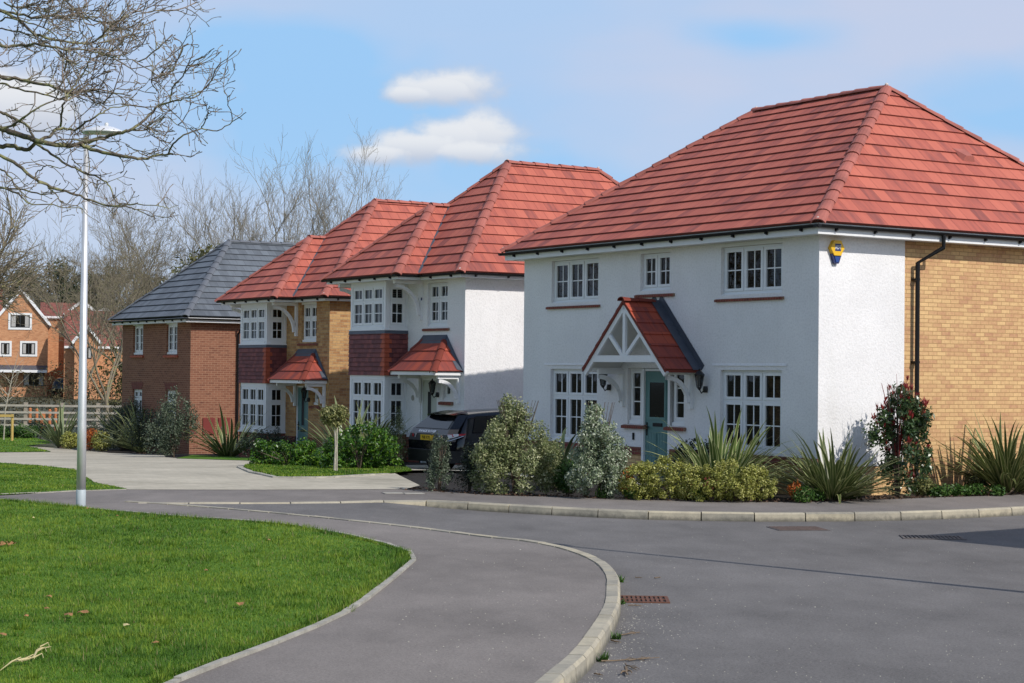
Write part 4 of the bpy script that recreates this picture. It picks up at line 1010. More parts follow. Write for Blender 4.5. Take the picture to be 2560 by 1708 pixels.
# ------------------------------------------------------------------ two matching bay-window houses
def bay_house(C, zg, wallmat, doormat, label, brick):
    L, D = 5.18, 8.46; o = C + D1 * L
    H = empty('bay_house', (o[0], o[1], zg), YAW, label, 'house', 'detached houses along the street')
    X = lambda s: L - s; F = IDM; S = lambda u, n, z: (L + n, u, z)
    z0 = -.7; so_ = 4.35
    bx0, bx1, bd = X(4.71), X(2.82), .64
    Fb = lambda u, n, z: (u, -bd - n, z); Sb = lambda u, n, z: (bx1 + n, u, z)
    w = MB()
    h2 = (X(1.815), X(.84), 3.19, so_ + .02); dr = (X(2.14), X(1.30), -.2, 1.92); sw = (X(1.02), X(.66), 1.38, 1.86)
    wall(w, F, bx1, L, .43, so_ + .05, (h2, (dr[0], dr[1], .43, 1.92), sw), .10)
    wall(w, F, 0, bx0, .43, so_ + .05)
    wall(w, F, bx0, bx1, 1.95, so_ + .05, ((bx0 + .1, bx1 - .1, 2.6, 3.6),), 0)
    wall(w, S, 0, D, .43 if not brick else z0, so_ + .05); wall(w, lambda u, n, z: (0, u, z), 0, D, z0, so_ + .05); wall(w, lambda u, n, z: (u, D, z), 0, L, z0, so_ + .05)
    if brick:
        w.box(bx0, bx0 + .09, -bd, 0, .43, 1.98)
    w.build('wall', M[wallmat], H, fix=False)
    pl = MB()
    for a, b in ((0, bx0), (bx1, dr[0]), (dr[1], L)): wall(pl, F, a, b, z0, .43, n=.012)
    if not brick: wall(pl, S, 0, D, z0, .43, n=.012)
    pl.box(bx0, bx1, -bd, 0, z0, .50); pl.build('plinth', M['plinth'], H, fix=False)
    # bay: corner posts, heads, tile-hung apron
    for a, c in ((.50, 1.98), (3.145, so_)):
        by = MB()
        by.box(bx0, bx0 + .10, -bd, 0, a, c); by.box(bx1 - .10, bx1, -bd, -bd + .10, a, c); by.box(bx1 - .05, bx1, -.06, 0, a, c)
        by.box(bx0 + .10, bx1 - .10, -bd, -bd + .09, c - .10, c); by.box(bx1 - .09, bx1, -bd + .10, -.06, c - .10, c)
        by.box(bx0 - .02, bx1 + .03, -bd - .04, 0, a - .03, a + .002) if a > 1 else by.box(bx0 - .02, bx1 + .03, -bd - .04, 0, .498, .545)
        by.build('bay_frame', M['upvc'], H)
    Fw = lambda u, n, z: (u, -bd - .0 - n, z); Sw = lambda u, n, z: (bx1 + n, u, z)
    window(H, Fw, bx0 + .10, bx1 - .10, 3.145, 4.25, 3, 3.86, (1, 1), (1, 0), rec=.02, blind='paleblind' if brick else 'curtain')
    window(H, Sw, -bd + .10, -.05, 3.145, 4.25, 1, 3.86, (1, 1), (1, 0), rec=.02)
    window(H, Fw, bx0 + .10, bx1 - .10, .545, 1.88, 3, 1.41, (1, 1), (1, 0), rec=.02, blind='curtain')
    window(H, Sw, -bd + .10, -.05, .545, 1.88, 1, 1.41, (1, 1), (1, 0), rec=.02)
    th = MB()
    rows = 10; g = .1155
    for r in range(rows):
        a, b = 1.975 + r * g, 1.975 + (r + 1) * g; lo, hi = .045 , .022
        xo0, xo1 = bx0 - .02, bx1
        th.poly([(xo0, -bd - lo, a), (xo1 + lo, -bd - lo, a), (xo1 + hi, -bd - hi, b), (xo0, -bd - hi, b)], [(0, a), (1.9, a), (1.9, b), (0, b)])
        th.poly([(xo1 + lo, -bd - lo, a), (xo1 + lo, 0, a), (xo1 + hi, 0, b), (xo1 + hi, -bd - hi, b)], [(1.9, a), (2.54, a), (2.54, b), (1.9, b)])
        th.poly([(xo0, -bd - lo, a), (xo1 + lo, -bd - lo, a), (xo1 + lo, 0, a), (xo0, 0, a)])
    to = th.build('tile_hanging', M['tilehang'], H, fix=False)
    ot = MB()
    for r in range(rows):
        a, b = 1.973 + r * g, 1.975 + (r + 1) * g - .004; k = .10 if r % 2 else .17; lo, hi = .050, .027
        ot.poly([(bx1 - k, -bd - lo, a), (bx1 + lo, -bd - lo, a), (bx1 + hi, -bd - hi, b), (bx1 - k, -bd - hi, b)]); k = .27 - k
        ot.poly([(bx1 + lo, -bd - lo, a), (bx1 + lo, -bd + k, a), (bx1 + hi, -bd + k, b), (bx1 + hi, -bd - hi, b)])
    ot.build('corner_tiles', M['orangetile'], to, fix=False)
    lf = MB(); lf.poly([(bx0 - .02, -bd - .05, 3.03), (bx1 + .05, -bd - .05, 3.03), (bx1 + .03, -bd - .03, 3.115), (bx0 - .02, -bd - .03, 3.115)]); lf.poly([(bx1 + .05, -bd - .05, 3.03), (bx1 + .05, 0, 3.03), (bx1 + .03, 0, 3.115), (bx1 + .03, -bd - .03, 3.115)])
    lf.build('lead_flashing', M['lead'], to, fix=False)
    # other openings
    window(H, F, X(1.815), X(.84), 3.19, 4.28, 2, 3.87, (1, 1), (1, 0), rec=.08)
    hb = MB(); hb.box(X(1.815), X(.84), 0, .06, 4.282, so_ - .003); hb.build('head_board', M['soffit'], H)
    sill(H, F, X(2.0), X(.72), 3.09, 3.175)
    window(H, F, X(1.02), X(.66), 1.38, 1.86, 1, None, (0, 0), rec=.08, blind=None); sill(H, F, X(1.12), X(.50), 1.275, 1.375, .07)
    fr = MB(); fr.box(dr[0], dr[0] + .06, .03, .10, -.2, 1.92); fr.box(dr[1] - .06, dr[1], .03, .10, -.2, 1.92); fr.box(dr[0] + .06, dr[1] - .06, .03, .10, 1.87, 1.92); fr.build('door_frame', M['upvc'], H)
    door_leaf(H, dr[0] + .06, dr[1] - .06, -.19, 1.868, .05, doormat, 'slim')
    bp = MB(); wall(bp, lambda u, n, z: (u, .11 - n, z), dr[0] - .1, dr[1] + .1, -.4, 2.0); 
    bp.build('door_step', M['slab'], H, fix=False)
    interior(H, L, D, -.25, 4.2)
    # main roof
    e, ez = .40, 4.47
    ro = hip_roof(H, -e, L + e, -e, D + e, ez, (2.59, 2.79, 2.59, 5.675), 7.56)
    # wing roof over the bay
    wx1 = X(1.96); wr = MB(); A = (1.61, 1.09, 6.42); B = (1.61, 2.6, 6.42); yf = -bd - e
    c0, c1 = (-e - .02, yf, ez), (wx1 + e, yf, ez); d1_, d0 = (wx1 + e, 1.6, ez), (-e - .02, 1.6, ez)
    slope(wr, [c0, c1, A], None); slope(wr, [c1, (wx1 + e, 2.2, ez), B, A], None); slope(wr, [(-e - .02, 0.0, ez - .0), c0, A, (1.61, 1.3, 6.42)], None)
    wo = wr.build('bay_roof', M['tile'], H, fix=False)
    cm = MB(); caps(cm, c0, A); caps(cm, c1, A); caps(cm, A, (1.61, 1.75, 6.42)); cm.build('ridge_tiles', M['cap'], wo, smooth=True)
    vl = MB(); a = Vector((wx1 + e, -e, ez + .035)); b = Vector((1.66, 1.62, 6.42)); vl.beam(a, b, .065, .035, (0, 0, 1)); vl.build('valley_lead', M['lead'], wo)
    # eaves
    s = MB(); fz = .31
    s.box(-fz + .02, wx1 + fz - .02, -bd - fz + .02, -.002, so_, so_ + .012); s.box(wx1 + fz - .02, L + fz - .02, -fz + .02, -.002, so_ + .001, so_ + .013)
    s.box(L + .002, L + fz - .02, -.002, D + fz, so_ + .001, so_ + .013); s.box(-fz + .02, -.002, -.002, D + fz, so_, so_ + .012); s.build('soffit', M['soffit'], H)
    f = MB(); t0, t1 = so_ - .004, so_ + .13
    f.box(-fz, wx1 + fz, -bd - fz, -bd - fz + .02, t0, t1); f.box(wx1 + fz - .02, wx1 + fz, -bd - fz + .0205, -fz, t0, t1); f.box(wx1 + fz + .0005, L + fz, -fz, -fz + .02, t0, t1)
    f.box(L + fz - .02, L + fz, -fz + .0205, D + fz, t0, t1); f.box(-fz, -fz + .02, -bd - fz + .0205, D + fz, t0, t1); f.build('fascia', M['trim'], H)
    g = MB(); gz = so_ + .105; r = fz + .06
    gutter(g, [(-r - .05, -bd - r, gz), (wx1 + r, -bd - r, gz)], .05, brk=lambda d: (0, 1, 0), every=.7); gutter(g, [(wx1 + r, -bd - r, gz), (wx1 + r, -r, gz)], .05)
    gutter(g, [(wx1 + r, -r, gz), (L + r, -r, gz)], .05, brk=lambda d: (0, 1, 0), every=.7); gutter(g, [(L + r, -r, gz), (L + r, D + r, gz)], .05, brk=lambda d: (-1, 0, 0)); g.build('gutter', M['black'], H)
    for sx in (.10, wx1 - .14): bracket(H, 'trim', sx, so_ - .002, bd + .16, .98, .10)
    # hipped door canopy
    ca = MB(); xa, xb = X(2.26), X(.10); P = .82; lz, rz = 2.09, 2.90
    ra, rb = X(1.955), X(.887)
    slope(ca, [(xa - .02, -P, lz), (xb + .02, -P, lz), (rb, -.02, rz), (ra, -.02, rz)], None, .345, .022); slope(ca, [(xb + .02, -P, lz), (xb + .02, 0, lz), (rb, 0, rz)], None, .345, .022); slope(ca, [(xa - .02, 0, lz), (xa - .02, -P, lz), (ra, 0, rz)], None, .345, .022)
    co_ = ca.build('canopy_roof', M['porchtile'], H, fix=False)
    for q0, q1 in (((xa - .02, -P, lz), (ra, -.03, rz)), ((xb + .02, -P, lz), (rb, -.03, rz))):
        cm = MB(); caps(cm, q0, q1, .085, .4); cm.build('ridge_tiles', M['porchtile'], co_, smooth=True)
    ldm = MB(); ldm.poly([(ra - .10, -.155, rz - .12), (rb + .10, -.155, rz - .12), (rb + .06, -.006, rz + .09), (ra - .06, -.006, rz + .09)])
    ldm.poly([(xb + .06, -.012, lz + .02), (rb + .05, -.012, rz + .08), (rb - .04, -.13, rz - .0), (xb + .02, -.16, lz + .055)]); ldm.poly([(xb + .06, -.0, lz - .06), (rb + .05, -.0, rz + .08), (rb + .05, -.014, rz + .08), (xb + .06, -.02, lz + .02)])
    ldm.build('lead_flashing', M['lead'], co_, fix=False)
    cf = MB(); cf.box(xa + .04, xb - .04, -P + .05, -.003, lz - .085, lz - .07); cf.box(xa + .02, xb - .02, -P + .03, -P + .05, lz - .09, lz + .01); cf.box(xb - .04, xb - .02, -P + .0505, 0, lz - .09, lz + .01); cf.box(xa + .02, xa + .04, -P + .0505, 0, lz - .09, lz + .01); cf.build('canopy_fascia', M['trim'], co_)
    for sx in (xa + .13, xb - .13): bracket(H, 'trim', sx, lz - .088, .62, .68, .08)
    lantern(H, X(1.24), 1.62)
    if not brick:
        ab = MB(); ab.box(X(2.20), X(2.02), -.06, -.001, 3.93, 4.18); ao = ab.build('alarm_box', M['trim'], H); a2 = MB(); a2.box(X(2.18), X(2.04), -.061, -.03, 3.86, 3.929); a2.build('beacon', M['navy'], ao)
        dc = MB(); dc.prism([(X(2.50) + .07 * math.cos(k * .4488), 1.42 + .07 * math.sin(k * .4488)) for k in range(14)], .001, .014, F); dc.build('house_disc', M['edging'], H)
    return H
C2h = AT(1162.5, 800, 44)[:2]; C3h = AT(823.5, 850, 52)[:2]
bay_house(C2h, 0.0, 'render', 'cream', 'white rendered house with tile-hung square bay and pale sage door beside parked car', False)
bay_house(C3h, -.285, 'tan', 'teal', 'tan brick house with white square bay and narrow teal door', True)

# ------------------------------------------------------------------ slate-roofed red brick house
def slate_house():
    C = AT(476, 900, 63)[:2]; L, D = 6.55, 9.0; zg = -.90; o = C + D1 * L
    H = empty('slate_roof_house', (o[0], o[1], zg), YAW, 'red brown brick house with dark grey slate roof at the end of the drive', 'house', 'detached houses along the street')
    X = lambda s: L - s; F = IDM; S = lambda u, n, z: (L + n, u, z); so_ = 3.70 + .90; B = .90
    up = [(X(5.46), X(4.47), 2.60 + B, so_ + .02), (X(2.21), X(1.207), 2.60 + B, so_ + .02)]; lo = [(X(5.45), X(4.50), .0 + B, 1.325 + B), (X(2.19), X(1.24), .0 + B, 1.325 + B)]
    w = MB(); wall(w, F, 0, L, -.5, so_ + .05, up + lo, .10); wall(w, S, 0, D, -.5, so_ + .05); wall(w, lambda u, n, z: (0, u, z), 0, D, -.5, so_ + .05); wall(w, lambda u, n, z: (u, D, z), 0, L, -.5, so_ + .05)
    w.build('wall', M['redb'], H, fix=False)
    for a, b, c, d in up:
        window(H, F, a, b, c, 3.66 + B, 2, None, (1, 2), blind='curtain'); sill(H, F, a - .15, b + .12, c - .11, c - .01, .07, 'orangetile')
        hb = MB(); hb.box(a, b, .0, .06, 3.662 + B, so_ - .002); hb.build('head_board', M['soffit'], H)
    for a, b, c, d in lo:
        window(H, F, a, b, c, d, 2, 1.0 + B, (1, 1), (1, 0), blind='curtain')
        l = MB(); l.poly([F(a - .02, .012, d), F(b + .02, .012, d), F(b + .13, .012, d + .27), F(a - .13, .012, d + .27)], [(0, a), (0, b), (.25, b), (.25, a)]); l.build('brick_lintel', M['plinth'], H, fix=False)
    interior(H, L, D, .7, 4.4)
    e, ez = .36, 4.80
    hip_roof(H, -e, L + e, -e, D + e, ez, (3.28, 2.80, 3.28, 5.75), 7.71, 'slate', 'slatecap')
    fz = .31; s = MB(); s.box(-fz + .02, L + fz - .02, -fz + .02, -.002, so_, so_ + .012); s.box(L + .002, L + fz - .02, -.002, D, so_, so_ + .012); s.build('soffit', M['soffit'], H)
    f = MB(); f.box(-fz, L + fz, -fz, -fz + .02, so_ - .004, so_ + .15); f.box(L + fz - .02, L + fz, -fz + .0205, D, so_ - .004, so_ + .15); f.build('fascia', M['trim'], H)
    g = MB(); gz = so_ + .13; r = .37; gutter(g, [(-r, -r, gz), (L + r, -r, gz)], .05, brk=lambda d: (0, 1, 0), every=.8); gutter(g, [(L + r, -r, gz), (L + r, D, gz)], .05); g.build('gutter', M['black'], H)
    dp = MB(); dp.tube([(L + r, 1.78, gz - .03), (L + r, 1.78, gz - .25), (L + .08, 1.74, gz - .5), (L + .08, 1.74, -.3)], .045, 8); dp.build('downpipe', M['black'], H)
    for y0 in (.48, 1.05):
        m = MB(); m.box(L + .001, L + .05, y0, y0 + .43, -.15 + B, .41 + B); m.build('meter_box', M['meter'], H)
    p = MB(); p.box(L - .01, L + .012, -.012, .25, -.14 + B, .02 + B); p.box(L - .4, L + .012, -.012, .01, -.14 + B, .02 + B); p.build('plinth', M['plinth'], H)
slate_house()

# ------------------------------------------------------------------ distant orange brick houses
def wing(mb, roof, trim, x0, x1, y0, y1, z0, ez, az, ov=.22, ridge='y'):
    """gabled block, ridge running away from the street"""
    cx = (x0 + x1) / 2
    if ridge == 'y':
        mb.poly([(x0, y0, z0), (x1, y0, z0), (x1, y0, ez), (cx, y0, az), (x0, y0, ez)], [(x0, z0), (x1, z0), (x1, ez), (cx, az), (x0, ez)])
        for x in (x0, x1): mb.poly([(x, y0, z0), (x, y1, z0), (x, y1, ez), (x, y0, ez)], [(y0, z0), (y1, z0), (y1, ez), (y0, ez)])
        m = (az - ez) / (cx - x0)
        slope(roof, [(x1 + ov, y0 - .2, ez - ov * m), (x1 + ov, y1, ez - ov * m), (cx, y1, az), (cx, y0 - .2, az)], None, .33, .02); slope(roof, [(x0 - ov, y1, ez - ov * m), (x0 - ov, y0 - .2, ez - ov * m), (cx, y0 - .2, az), (cx, y1, az)], None, .33, .02)
        for sg, xe in ((-1, x0 - ov), (1, x1 + ov)): trim.beam((xe, y0 - .21, ez - ov * m - .08), (cx, y0 - .21, az - .08), .05, .24, (0, 1, 0)) if False else trim.beam((xe, y0 - .21, ez - ov * m - .08), (cx, y0 - .21, az - .08), .22, .05, (0, 1, 0))
    else:
        for y in (y0, y1): mb.poly([(x0, y, z0), (x1, y, z0), (x1, y, ez), (x0, y, ez)], [(x0, z0), (x1, z0), (x1, ez), (x0, ez)])
        cy = (y0 + y1) / 2
        for x in (x0, x1): mb.poly([(x, y0, z0), (x, y1, z0), (x, y1, ez), (x, cy, az), (x, y0, ez)], [(y0, z0), (y1, z0), (y1, ez), (cy, az), (y0, ez)])
        slope(roof, [(x0, y0 - ov, ez), (x1, y0 - ov, ez), (x1, cy, az), (x0, cy, az)], None, .33, .02); slope(roof, [(x1, y1 + ov, ez), (x0, y1 + ov, ez), (x0, cy, az), (x1, cy, az)], None, .33, .02)
        trim.box(x0, x1, y0 - ov - .03, y0 - ov, ez - .16, ez + .02)
def far_window(H, x0, x1, z0, z1, y, surround=True, lights=2):
    f = MB()
    t = .07
    f.box(x0, x1, y - .03, y + .02, z0, z0 + t); f.box(x0, x1, y - .03, y + .02, z1 - t, z1); f.box(x0, x0 + t, y - .03, y + .02, z0 + t, z1 - t); f.box(x1 - t, x1, y - .03, y + .02, z0 + t, z1 - t)
    for k in range(1, lights): x = x0 + (x1 - x0) * k / lights; f.box(x - t / 2, x + t / 2, y - .028, y + .02, z0 + t, z1 - t)
    o = f.build('window', M['darkframe'], H)
    g = MB(); g.poly([(x0 + t, y - .005, z0 + t), (x1 - t, y - .005, z0 + t), (x1 - t, y - .005, z1 - t), (x0 + t, y - .005, z1 - t)]); g.build('pane', M['carglass'], o, fix=False)
    c = MB(); c.box(x0 + t, x0 + t + (x1 - x0) * .22, y - .012, y - .007, z0 + t, z1 - t); c.box(x1 - t - (x1 - x0) * .2, x1 - t, y - .012, y - .007, z0 + t, z1 - t); c.build('curtain', M['paleblind'], o)
    if surround:
        s = MB(); q = .17
        s.box(x0 - q, x1 + q, y - .045, y + .01, z0 - q, z0 - .001); s.box(x0 - q, x1 + q, y - .045, y + .01, z1 + .001, z1 + q); s.box(x0 - q, x0 - .001, y - .045, y + .01, z0, z1); s.box(x1 + .001, x1 + q, y - .045, y + .01, z0, z1); s.build('surround', M['soffit'], o)
def far_houses():
    Y = 150.0; P = lambda u, v: AT(u, v, Y); g0 = float(terr(-38, 150)) - .3
    def xz(u, v): p = P(u, v); return p[0], p[2]
    # left gable house
    ox = xz(51, 900)[0]; H = empty('gabled_house', (ox, Y, 0), R(14), 'orange brick house with tall white-edged gable and grey porch at left photo edge', 'house', 'distant orange brick houses behind the rail fence')
    w, r, t = MB(), MB(), MB(); ax, az = xz(51, 722); ex, ez = xz(120, 808); hw = ex - ax - .15
    wing(w, r, t, -hw, hw, 0, 9, g0, ez + .15, az); wing(w, r, t, -14, -hw + .5, 2.2, 9, g0, xz(0, 812)[1], xz(0, 716)[1], ridge='x')
    w.build('wall', M['orangeb'], H, fix=False); r.build('roof', M['tilefar'], H, fix=False); t.build('bargeboard', M['trim'], H)
    for (u0, v0, u1, v1, n) in ((27, 788, 74, 819, 2), (4, 858, 25, 886, 1), (55, 858, 87, 886, 2)):
        a, b = xz(u0, v1), xz(u1, v0); far_window(H, a[0] - ox, b[0] - ox, a[1], b[1], -.01, True, n)
    a, b = xz(58, 965), xz(108, 933); far_window(H, a[0] - ox, b[0] - ox, a[1], b[1], -.01, False, 2)
    p = MB(); a, b = xz(-20, 929), xz(116, 917); p.poly([(a[0] - ox, -1.2, a[1] + .15), (b[0] - ox, -1.2, a[1] + .15), (b[0] - ox, 0, b[1] + .1), (a[0] - ox, 0, b[1] + .1)]); po = p.build('porch_roof', M['lead'], H, fix=False)
    q = MB(); q.box(a[0] - ox, b[0] - ox, -1.22, -1.19, a[1] - .05, a[1] + .16); q.build('porch_fascia', M['trim'], po)
    d = MB(); a, b = xz(17, 980), xz(32, 942); d.box(a[0] - ox, b[0] - ox, -.06, .02, a[1], b[1]); d.build('door', M['rust'], H)
    # middle house
    ox = xz(153, 900)[0]; H = empty('gabled_house', (ox, Y + 7, 0), R(14), 'orange brick house with low wide white gable, partly hidden behind street lamp post', 'house', 'distant orange brick houses behind the rail fence')
    k = 157 / 150; w, r, t = MB(), MB(), MB(); ax, az = xz(154, 750); ex, ez = xz(197, 783); hw = (ex - ax) * k
    Z = lambda z: CH + (z - CH) * k
    wing(w, r, t, -hw + .2, hw - .2, 0, 9, g0, Z(ez) + .1, Z(az)); wing(w, r, t, -hw - 2.0, -hw + 1.2, 1.0, 9, g0, Z(ez) - .3, Z(az) - .1, ridge='x')
    w.build('wall', M['orangeb'], H, fix=False); r.build('roof', M['tilefar'], H, fix=False); t.build('bargeboard', M['trim'], H)
    a, b = xz(139, 852), xz(153, 842); far_window(H, (a[0] - ox) * k, (b[0] - ox) * k, Z(a[1]), Z(b[1]), -.01, False, 1)
    w2, r2, t2 = MB(), MB(), MB(); a, b = xz(122, 891), xz(172, 855); wing(w2, r2, t2, (a[0] - ox) * k, (a[0] - ox) * k + 3.4, -3.0, 0, g0, Z(a[1]), Z(b[1])); pw = w2.build('garage_wall', M['orangeb'], H, fix=False); r2.build('garage_roof', M['tilefar'], pw, fix=False); t2.build('bargeboard', M['trim'], pw)
    # right house
    ox = xz(258, 900)[0]; H = empty('gabled_house', (ox, Y - 6, 0), R(14), 'orange brick house with red roof and small white gable between lamp post and slate roof', 'house', 'distant orange brick houses behind the rail fence')
    k = 144 / 150; w, r, t = MB(), MB(), MB(); ax, az = xz(258, 812); ex, ez = xz(286, 852); hw = (ex - ax) * k
    wing(w, r, t, -hw, hw, 0, 6, g0, Z(ez) + .1, Z(az)); x0 = (xz(205, 866)[0] - ox) * k
    wing(w, r, t, x0, 6.0, 1.2, 9, g0, Z(xz(226, 866)[1]), Z(xz(226, 772)[1]), ridge='x')
    wing(w, r, t, -.6, 3.6, 6, 10, g0, Z(xz(226, 800)[1]), Z(xz(262, 763)[1]))
    w.build('wall', M['orangeb'], H, fix=False); r.build('roof', M['tilefar'], H, fix=False); t.build('bargeboard', M['trim'], H)
    a, b = xz(243, 897), xz(272, 869); far_window(H, (a[0] - ox) * k, (b[0] - ox) * k, Z(a[1]), Z(b[1]), -.01, False, 2)
far_houses()

# ------------------------------------------------------------------ house outside the frame on the right, its shade falls on the road
def shade_house():
    e1 = np.array((.61, -.79)); e1 /= np.linalg.norm(e1); c = np.array((9.45, 21.35)); L, D = 9.0, 8.0
    H = empty('side_street_house', (c[0], c[1], -.05), math.atan2(e1[1], e1[0]), 'buff brick hip-roofed house outside the photo on the right, shading the road', 'house')
    w = MB()
    for f, a in ((lambda u, n, z: (u, 0, z), L), (lambda u, n, z: (u, D, z), L), (lambda u, n, z: (0, u, z), D), (lambda u, n, z: (L, u, z), D)): wall(w, f, .3 if a == D else .3, a - .3, -.2, 4.7)
    w.build('wall', M['buff'], H, fix=False)
    hip_roof(H, 0, L, 0, D, 4.7, (3.4, 4.0, 5.6, 4.0), 6.7)
shade_house()

# ================================================================== street lamps
def street_lamp(loc, rz, label, h=5.66):
    H = empty('street_lamp', loc, rz, label, 'street lamp', 'street lamps')
    s = MB(); s.tube([(0, 0, -.3), (0, 0, .245), (0, 0, .25)], [.0735, .0725, .069], 18); s.build('base_sleeve', M['sleeve'], H, smooth=True)
    p = MB(); p.tube([(0, 0, .25), (0, 0, 1.2), (0, 0, 1.21), (0, 0, h - .10)], [.069, .066, .0655, .036], 20); p.build('column', M['steel'], H, smooth=True)
    n = MB(); n.tube([(-.075, 0, h + .03), (0, 0, h - .04), (.16, 0, h - .02)], [.05, .055, .035], 12); n.tube([(0, 0, h - .16), (0, 0, h - .03)], [.042, .05], 12); n.build('bracket_collar', M['steel'], H, smooth=True)
    d = MB(); prof = [(.29, -.010), (.30, .0), (.29, .012), (.23, .042), (.15, .072), (.06, .088), (0, .09)]
    d.lathe(prof, 24, (.26, 0, h - .02), .62); do = d.build('canopy', M['lampwhite'], H, smooth=True)
    g = MB(); g.lathe([(.295, -.012), (.27, -.03), (.15, -.045), (0, -.05)], 24, (.26, 0, h - .02), .6); g.build('lens', M['clear'], do, smooth=True)
    c = MB(); c.lathe([(.028, 0), (.030, .05), (.016, .06), (0, .062)], 12, (.30, 0, h + .06)); c.build('photocell', M['clear'], do, smooth=True)
    return H
lp = G(202, 1266, 0); street_lamp((lp[0], lp[1], 0), R(2), 'tall silver street lamp with white disc head on pavement behind the lawn')
sh_lamp = np.array((5.9, 18.27)); street_lamp((sh_lamp[0], sh_lamp[1], -.1), R(140), 'silver street lamp just outside photo at right, casting a thin shadow on the road', 6.2)

# ================================================================== foliage helpers
def leaf_mesh(name, blobs, n, ll, lw, shell=.35, lump=.22, down=0.0, seed=1, flat=0.0, holes=0.0):
    """many small leaves spread through overlapping ellipsoids with an uneven outline; one mesh"""
    g = np.random.default_rng(seed); V = []
    wts = np.array([b[3] * b[4] + b[3] * b[5] + b[4] * b[5] for b in blobs]); wts /= wts.sum()
    for b, wt in zip(blobs, wts):
        k = int(n * wt) + 1; d = g.normal(size=(k, 3)); d /= np.linalg.norm(d, axis=1)[:, None]
        r = 1 - np.abs(g.normal(0, shell, k)); r = np.clip(r, .05, 1.08)
        kd = g.normal(size=(26, 3)); kd /= np.linalg.norm(kd, axis=1)[:, None]; am = g.uniform(-1, 1, 26)
        dots = d @ kd.T; bumpy = (np.exp((dots - 1) * 16) * am).sum(1); r = r * (1 + lump * bumpy)
        if holes:
            keep = (bumpy + g.normal(0, .35, k)) > -holes; d, r = d[keep], r[keep]; k = len(r)
        p = np.array(b[:3]) + d * r[:, None] * np.array(b[3:6])
        nn = d / np.array(b[3:6]); nn /= np.linalg.norm(nn, axis=1)[:, None]; nn = nn * .7 + g.normal(0, .55, (k, 3)); nn[:, 2] += .25; nn /= np.linalg.norm(nn, axis=1)[:, None]
        a = g.normal(size=(k, 3)); a[:, 2] -= down; a = a - (a * nn).sum(1)[:, None] * nn; a /= np.linalg.norm(a, axis=1)[:, None] + 1e-9; c = np.cross(nn, a)
        L_ = ll * g.uniform(.6, 1.25, k)[:, None]; W_ = lw * g.uniform(.7, 1.2, k)[:, None]
        V.append(np.stack([p - a * L_ / 2, p + c * W_ / 2 - a * L_ * .08, p + a * L_ / 2, p - c * W_ / 2 - a * L_ * .08], 1))
    V = np.concatenate(V).reshape(-1, 3); V[:, 2] = np.maximum(V[:, 2], .004)
    return np_mesh(name, V, quads=np.arange(len(V)).reshape(-1, 4))
def plumes(blobs, n, r, seed, tall=1.4, out=.5):
    """break big ellipsoids up into many small leafy sprays"""
    g = np.random.default_rng(seed + 1000); res = []
    wts = np.array([b[3] * b[5] for b in blobs]); wts = wts / wts.sum()
    for b, wt in zip(blobs, wts):
        for _ in range(max(2, int(round(n * wt)))):
            d = g.normal(size=3); d /= np.linalg.norm(d); q = g.uniform(out, 1.0) ** .6; k = r * g.uniform(.6, 1.35)
            p = np.array(b[:3]) + d * q * np.array(b[3:6]); res.append((p[0], p[1], max(p[2], k * .5), k, k, k * tall * g.uniform(.8, 1.25)))
    return res
def stems(parent, h, n, spread, r=.012, mat='stem', seed=3, name='stem', z0=-.05):
    g = random.Random(seed); mb = MB()
    for _ in range(n):
        a = g.uniform(0, 6.283); q = spread * g.uniform(.3, 1); b = (g.uniform(-.03, .03), g.uniform(-.03, .03), z0)
        m1 = (b[0] + math.cos(a) * q * .35, b[1] + math.sin(a) * q * .35, h * .5); e = (math.cos(a) * q, math.sin(a) * q, h)
        mb.tube([b, m1, e], [r, r * .75, r * .3], 5)
    return mb.build(name, M[mat], parent)
def shrub(name, label, cat, uv, blobs, n, leaf, mat, stem=(.5, 5, .2), group=None, seed=1, yaw=0.0, sc=1.0, pos=None, pl=None, scl=None, **kw):
    if scl: blobs = [(b[0] * scl[0], b[1] * scl[0], b[2] * scl[1], b[3] * scl[0], b[4] * scl[0], b[5] * scl[1]) for b in blobs]
    if pl: blobs = plumes(blobs, pl[0], pl[1], seed, *pl[2:])
    p = np.array(pos) if pos is not None else G(*uv); H = empty(name, (p[0], p[1], p[2]), yaw, label, cat, group)
    me = leaf_mesh('foliage', [tuple(q * sc for q in b) for b in blobs], n, leaf[0], leaf[1], seed=seed, **kw); link_mesh('foliage', me, M[mat], H)
    if stem: stems(H, stem[0] * sc, stem[1], stem[2] * sc, seed=seed)
    return H
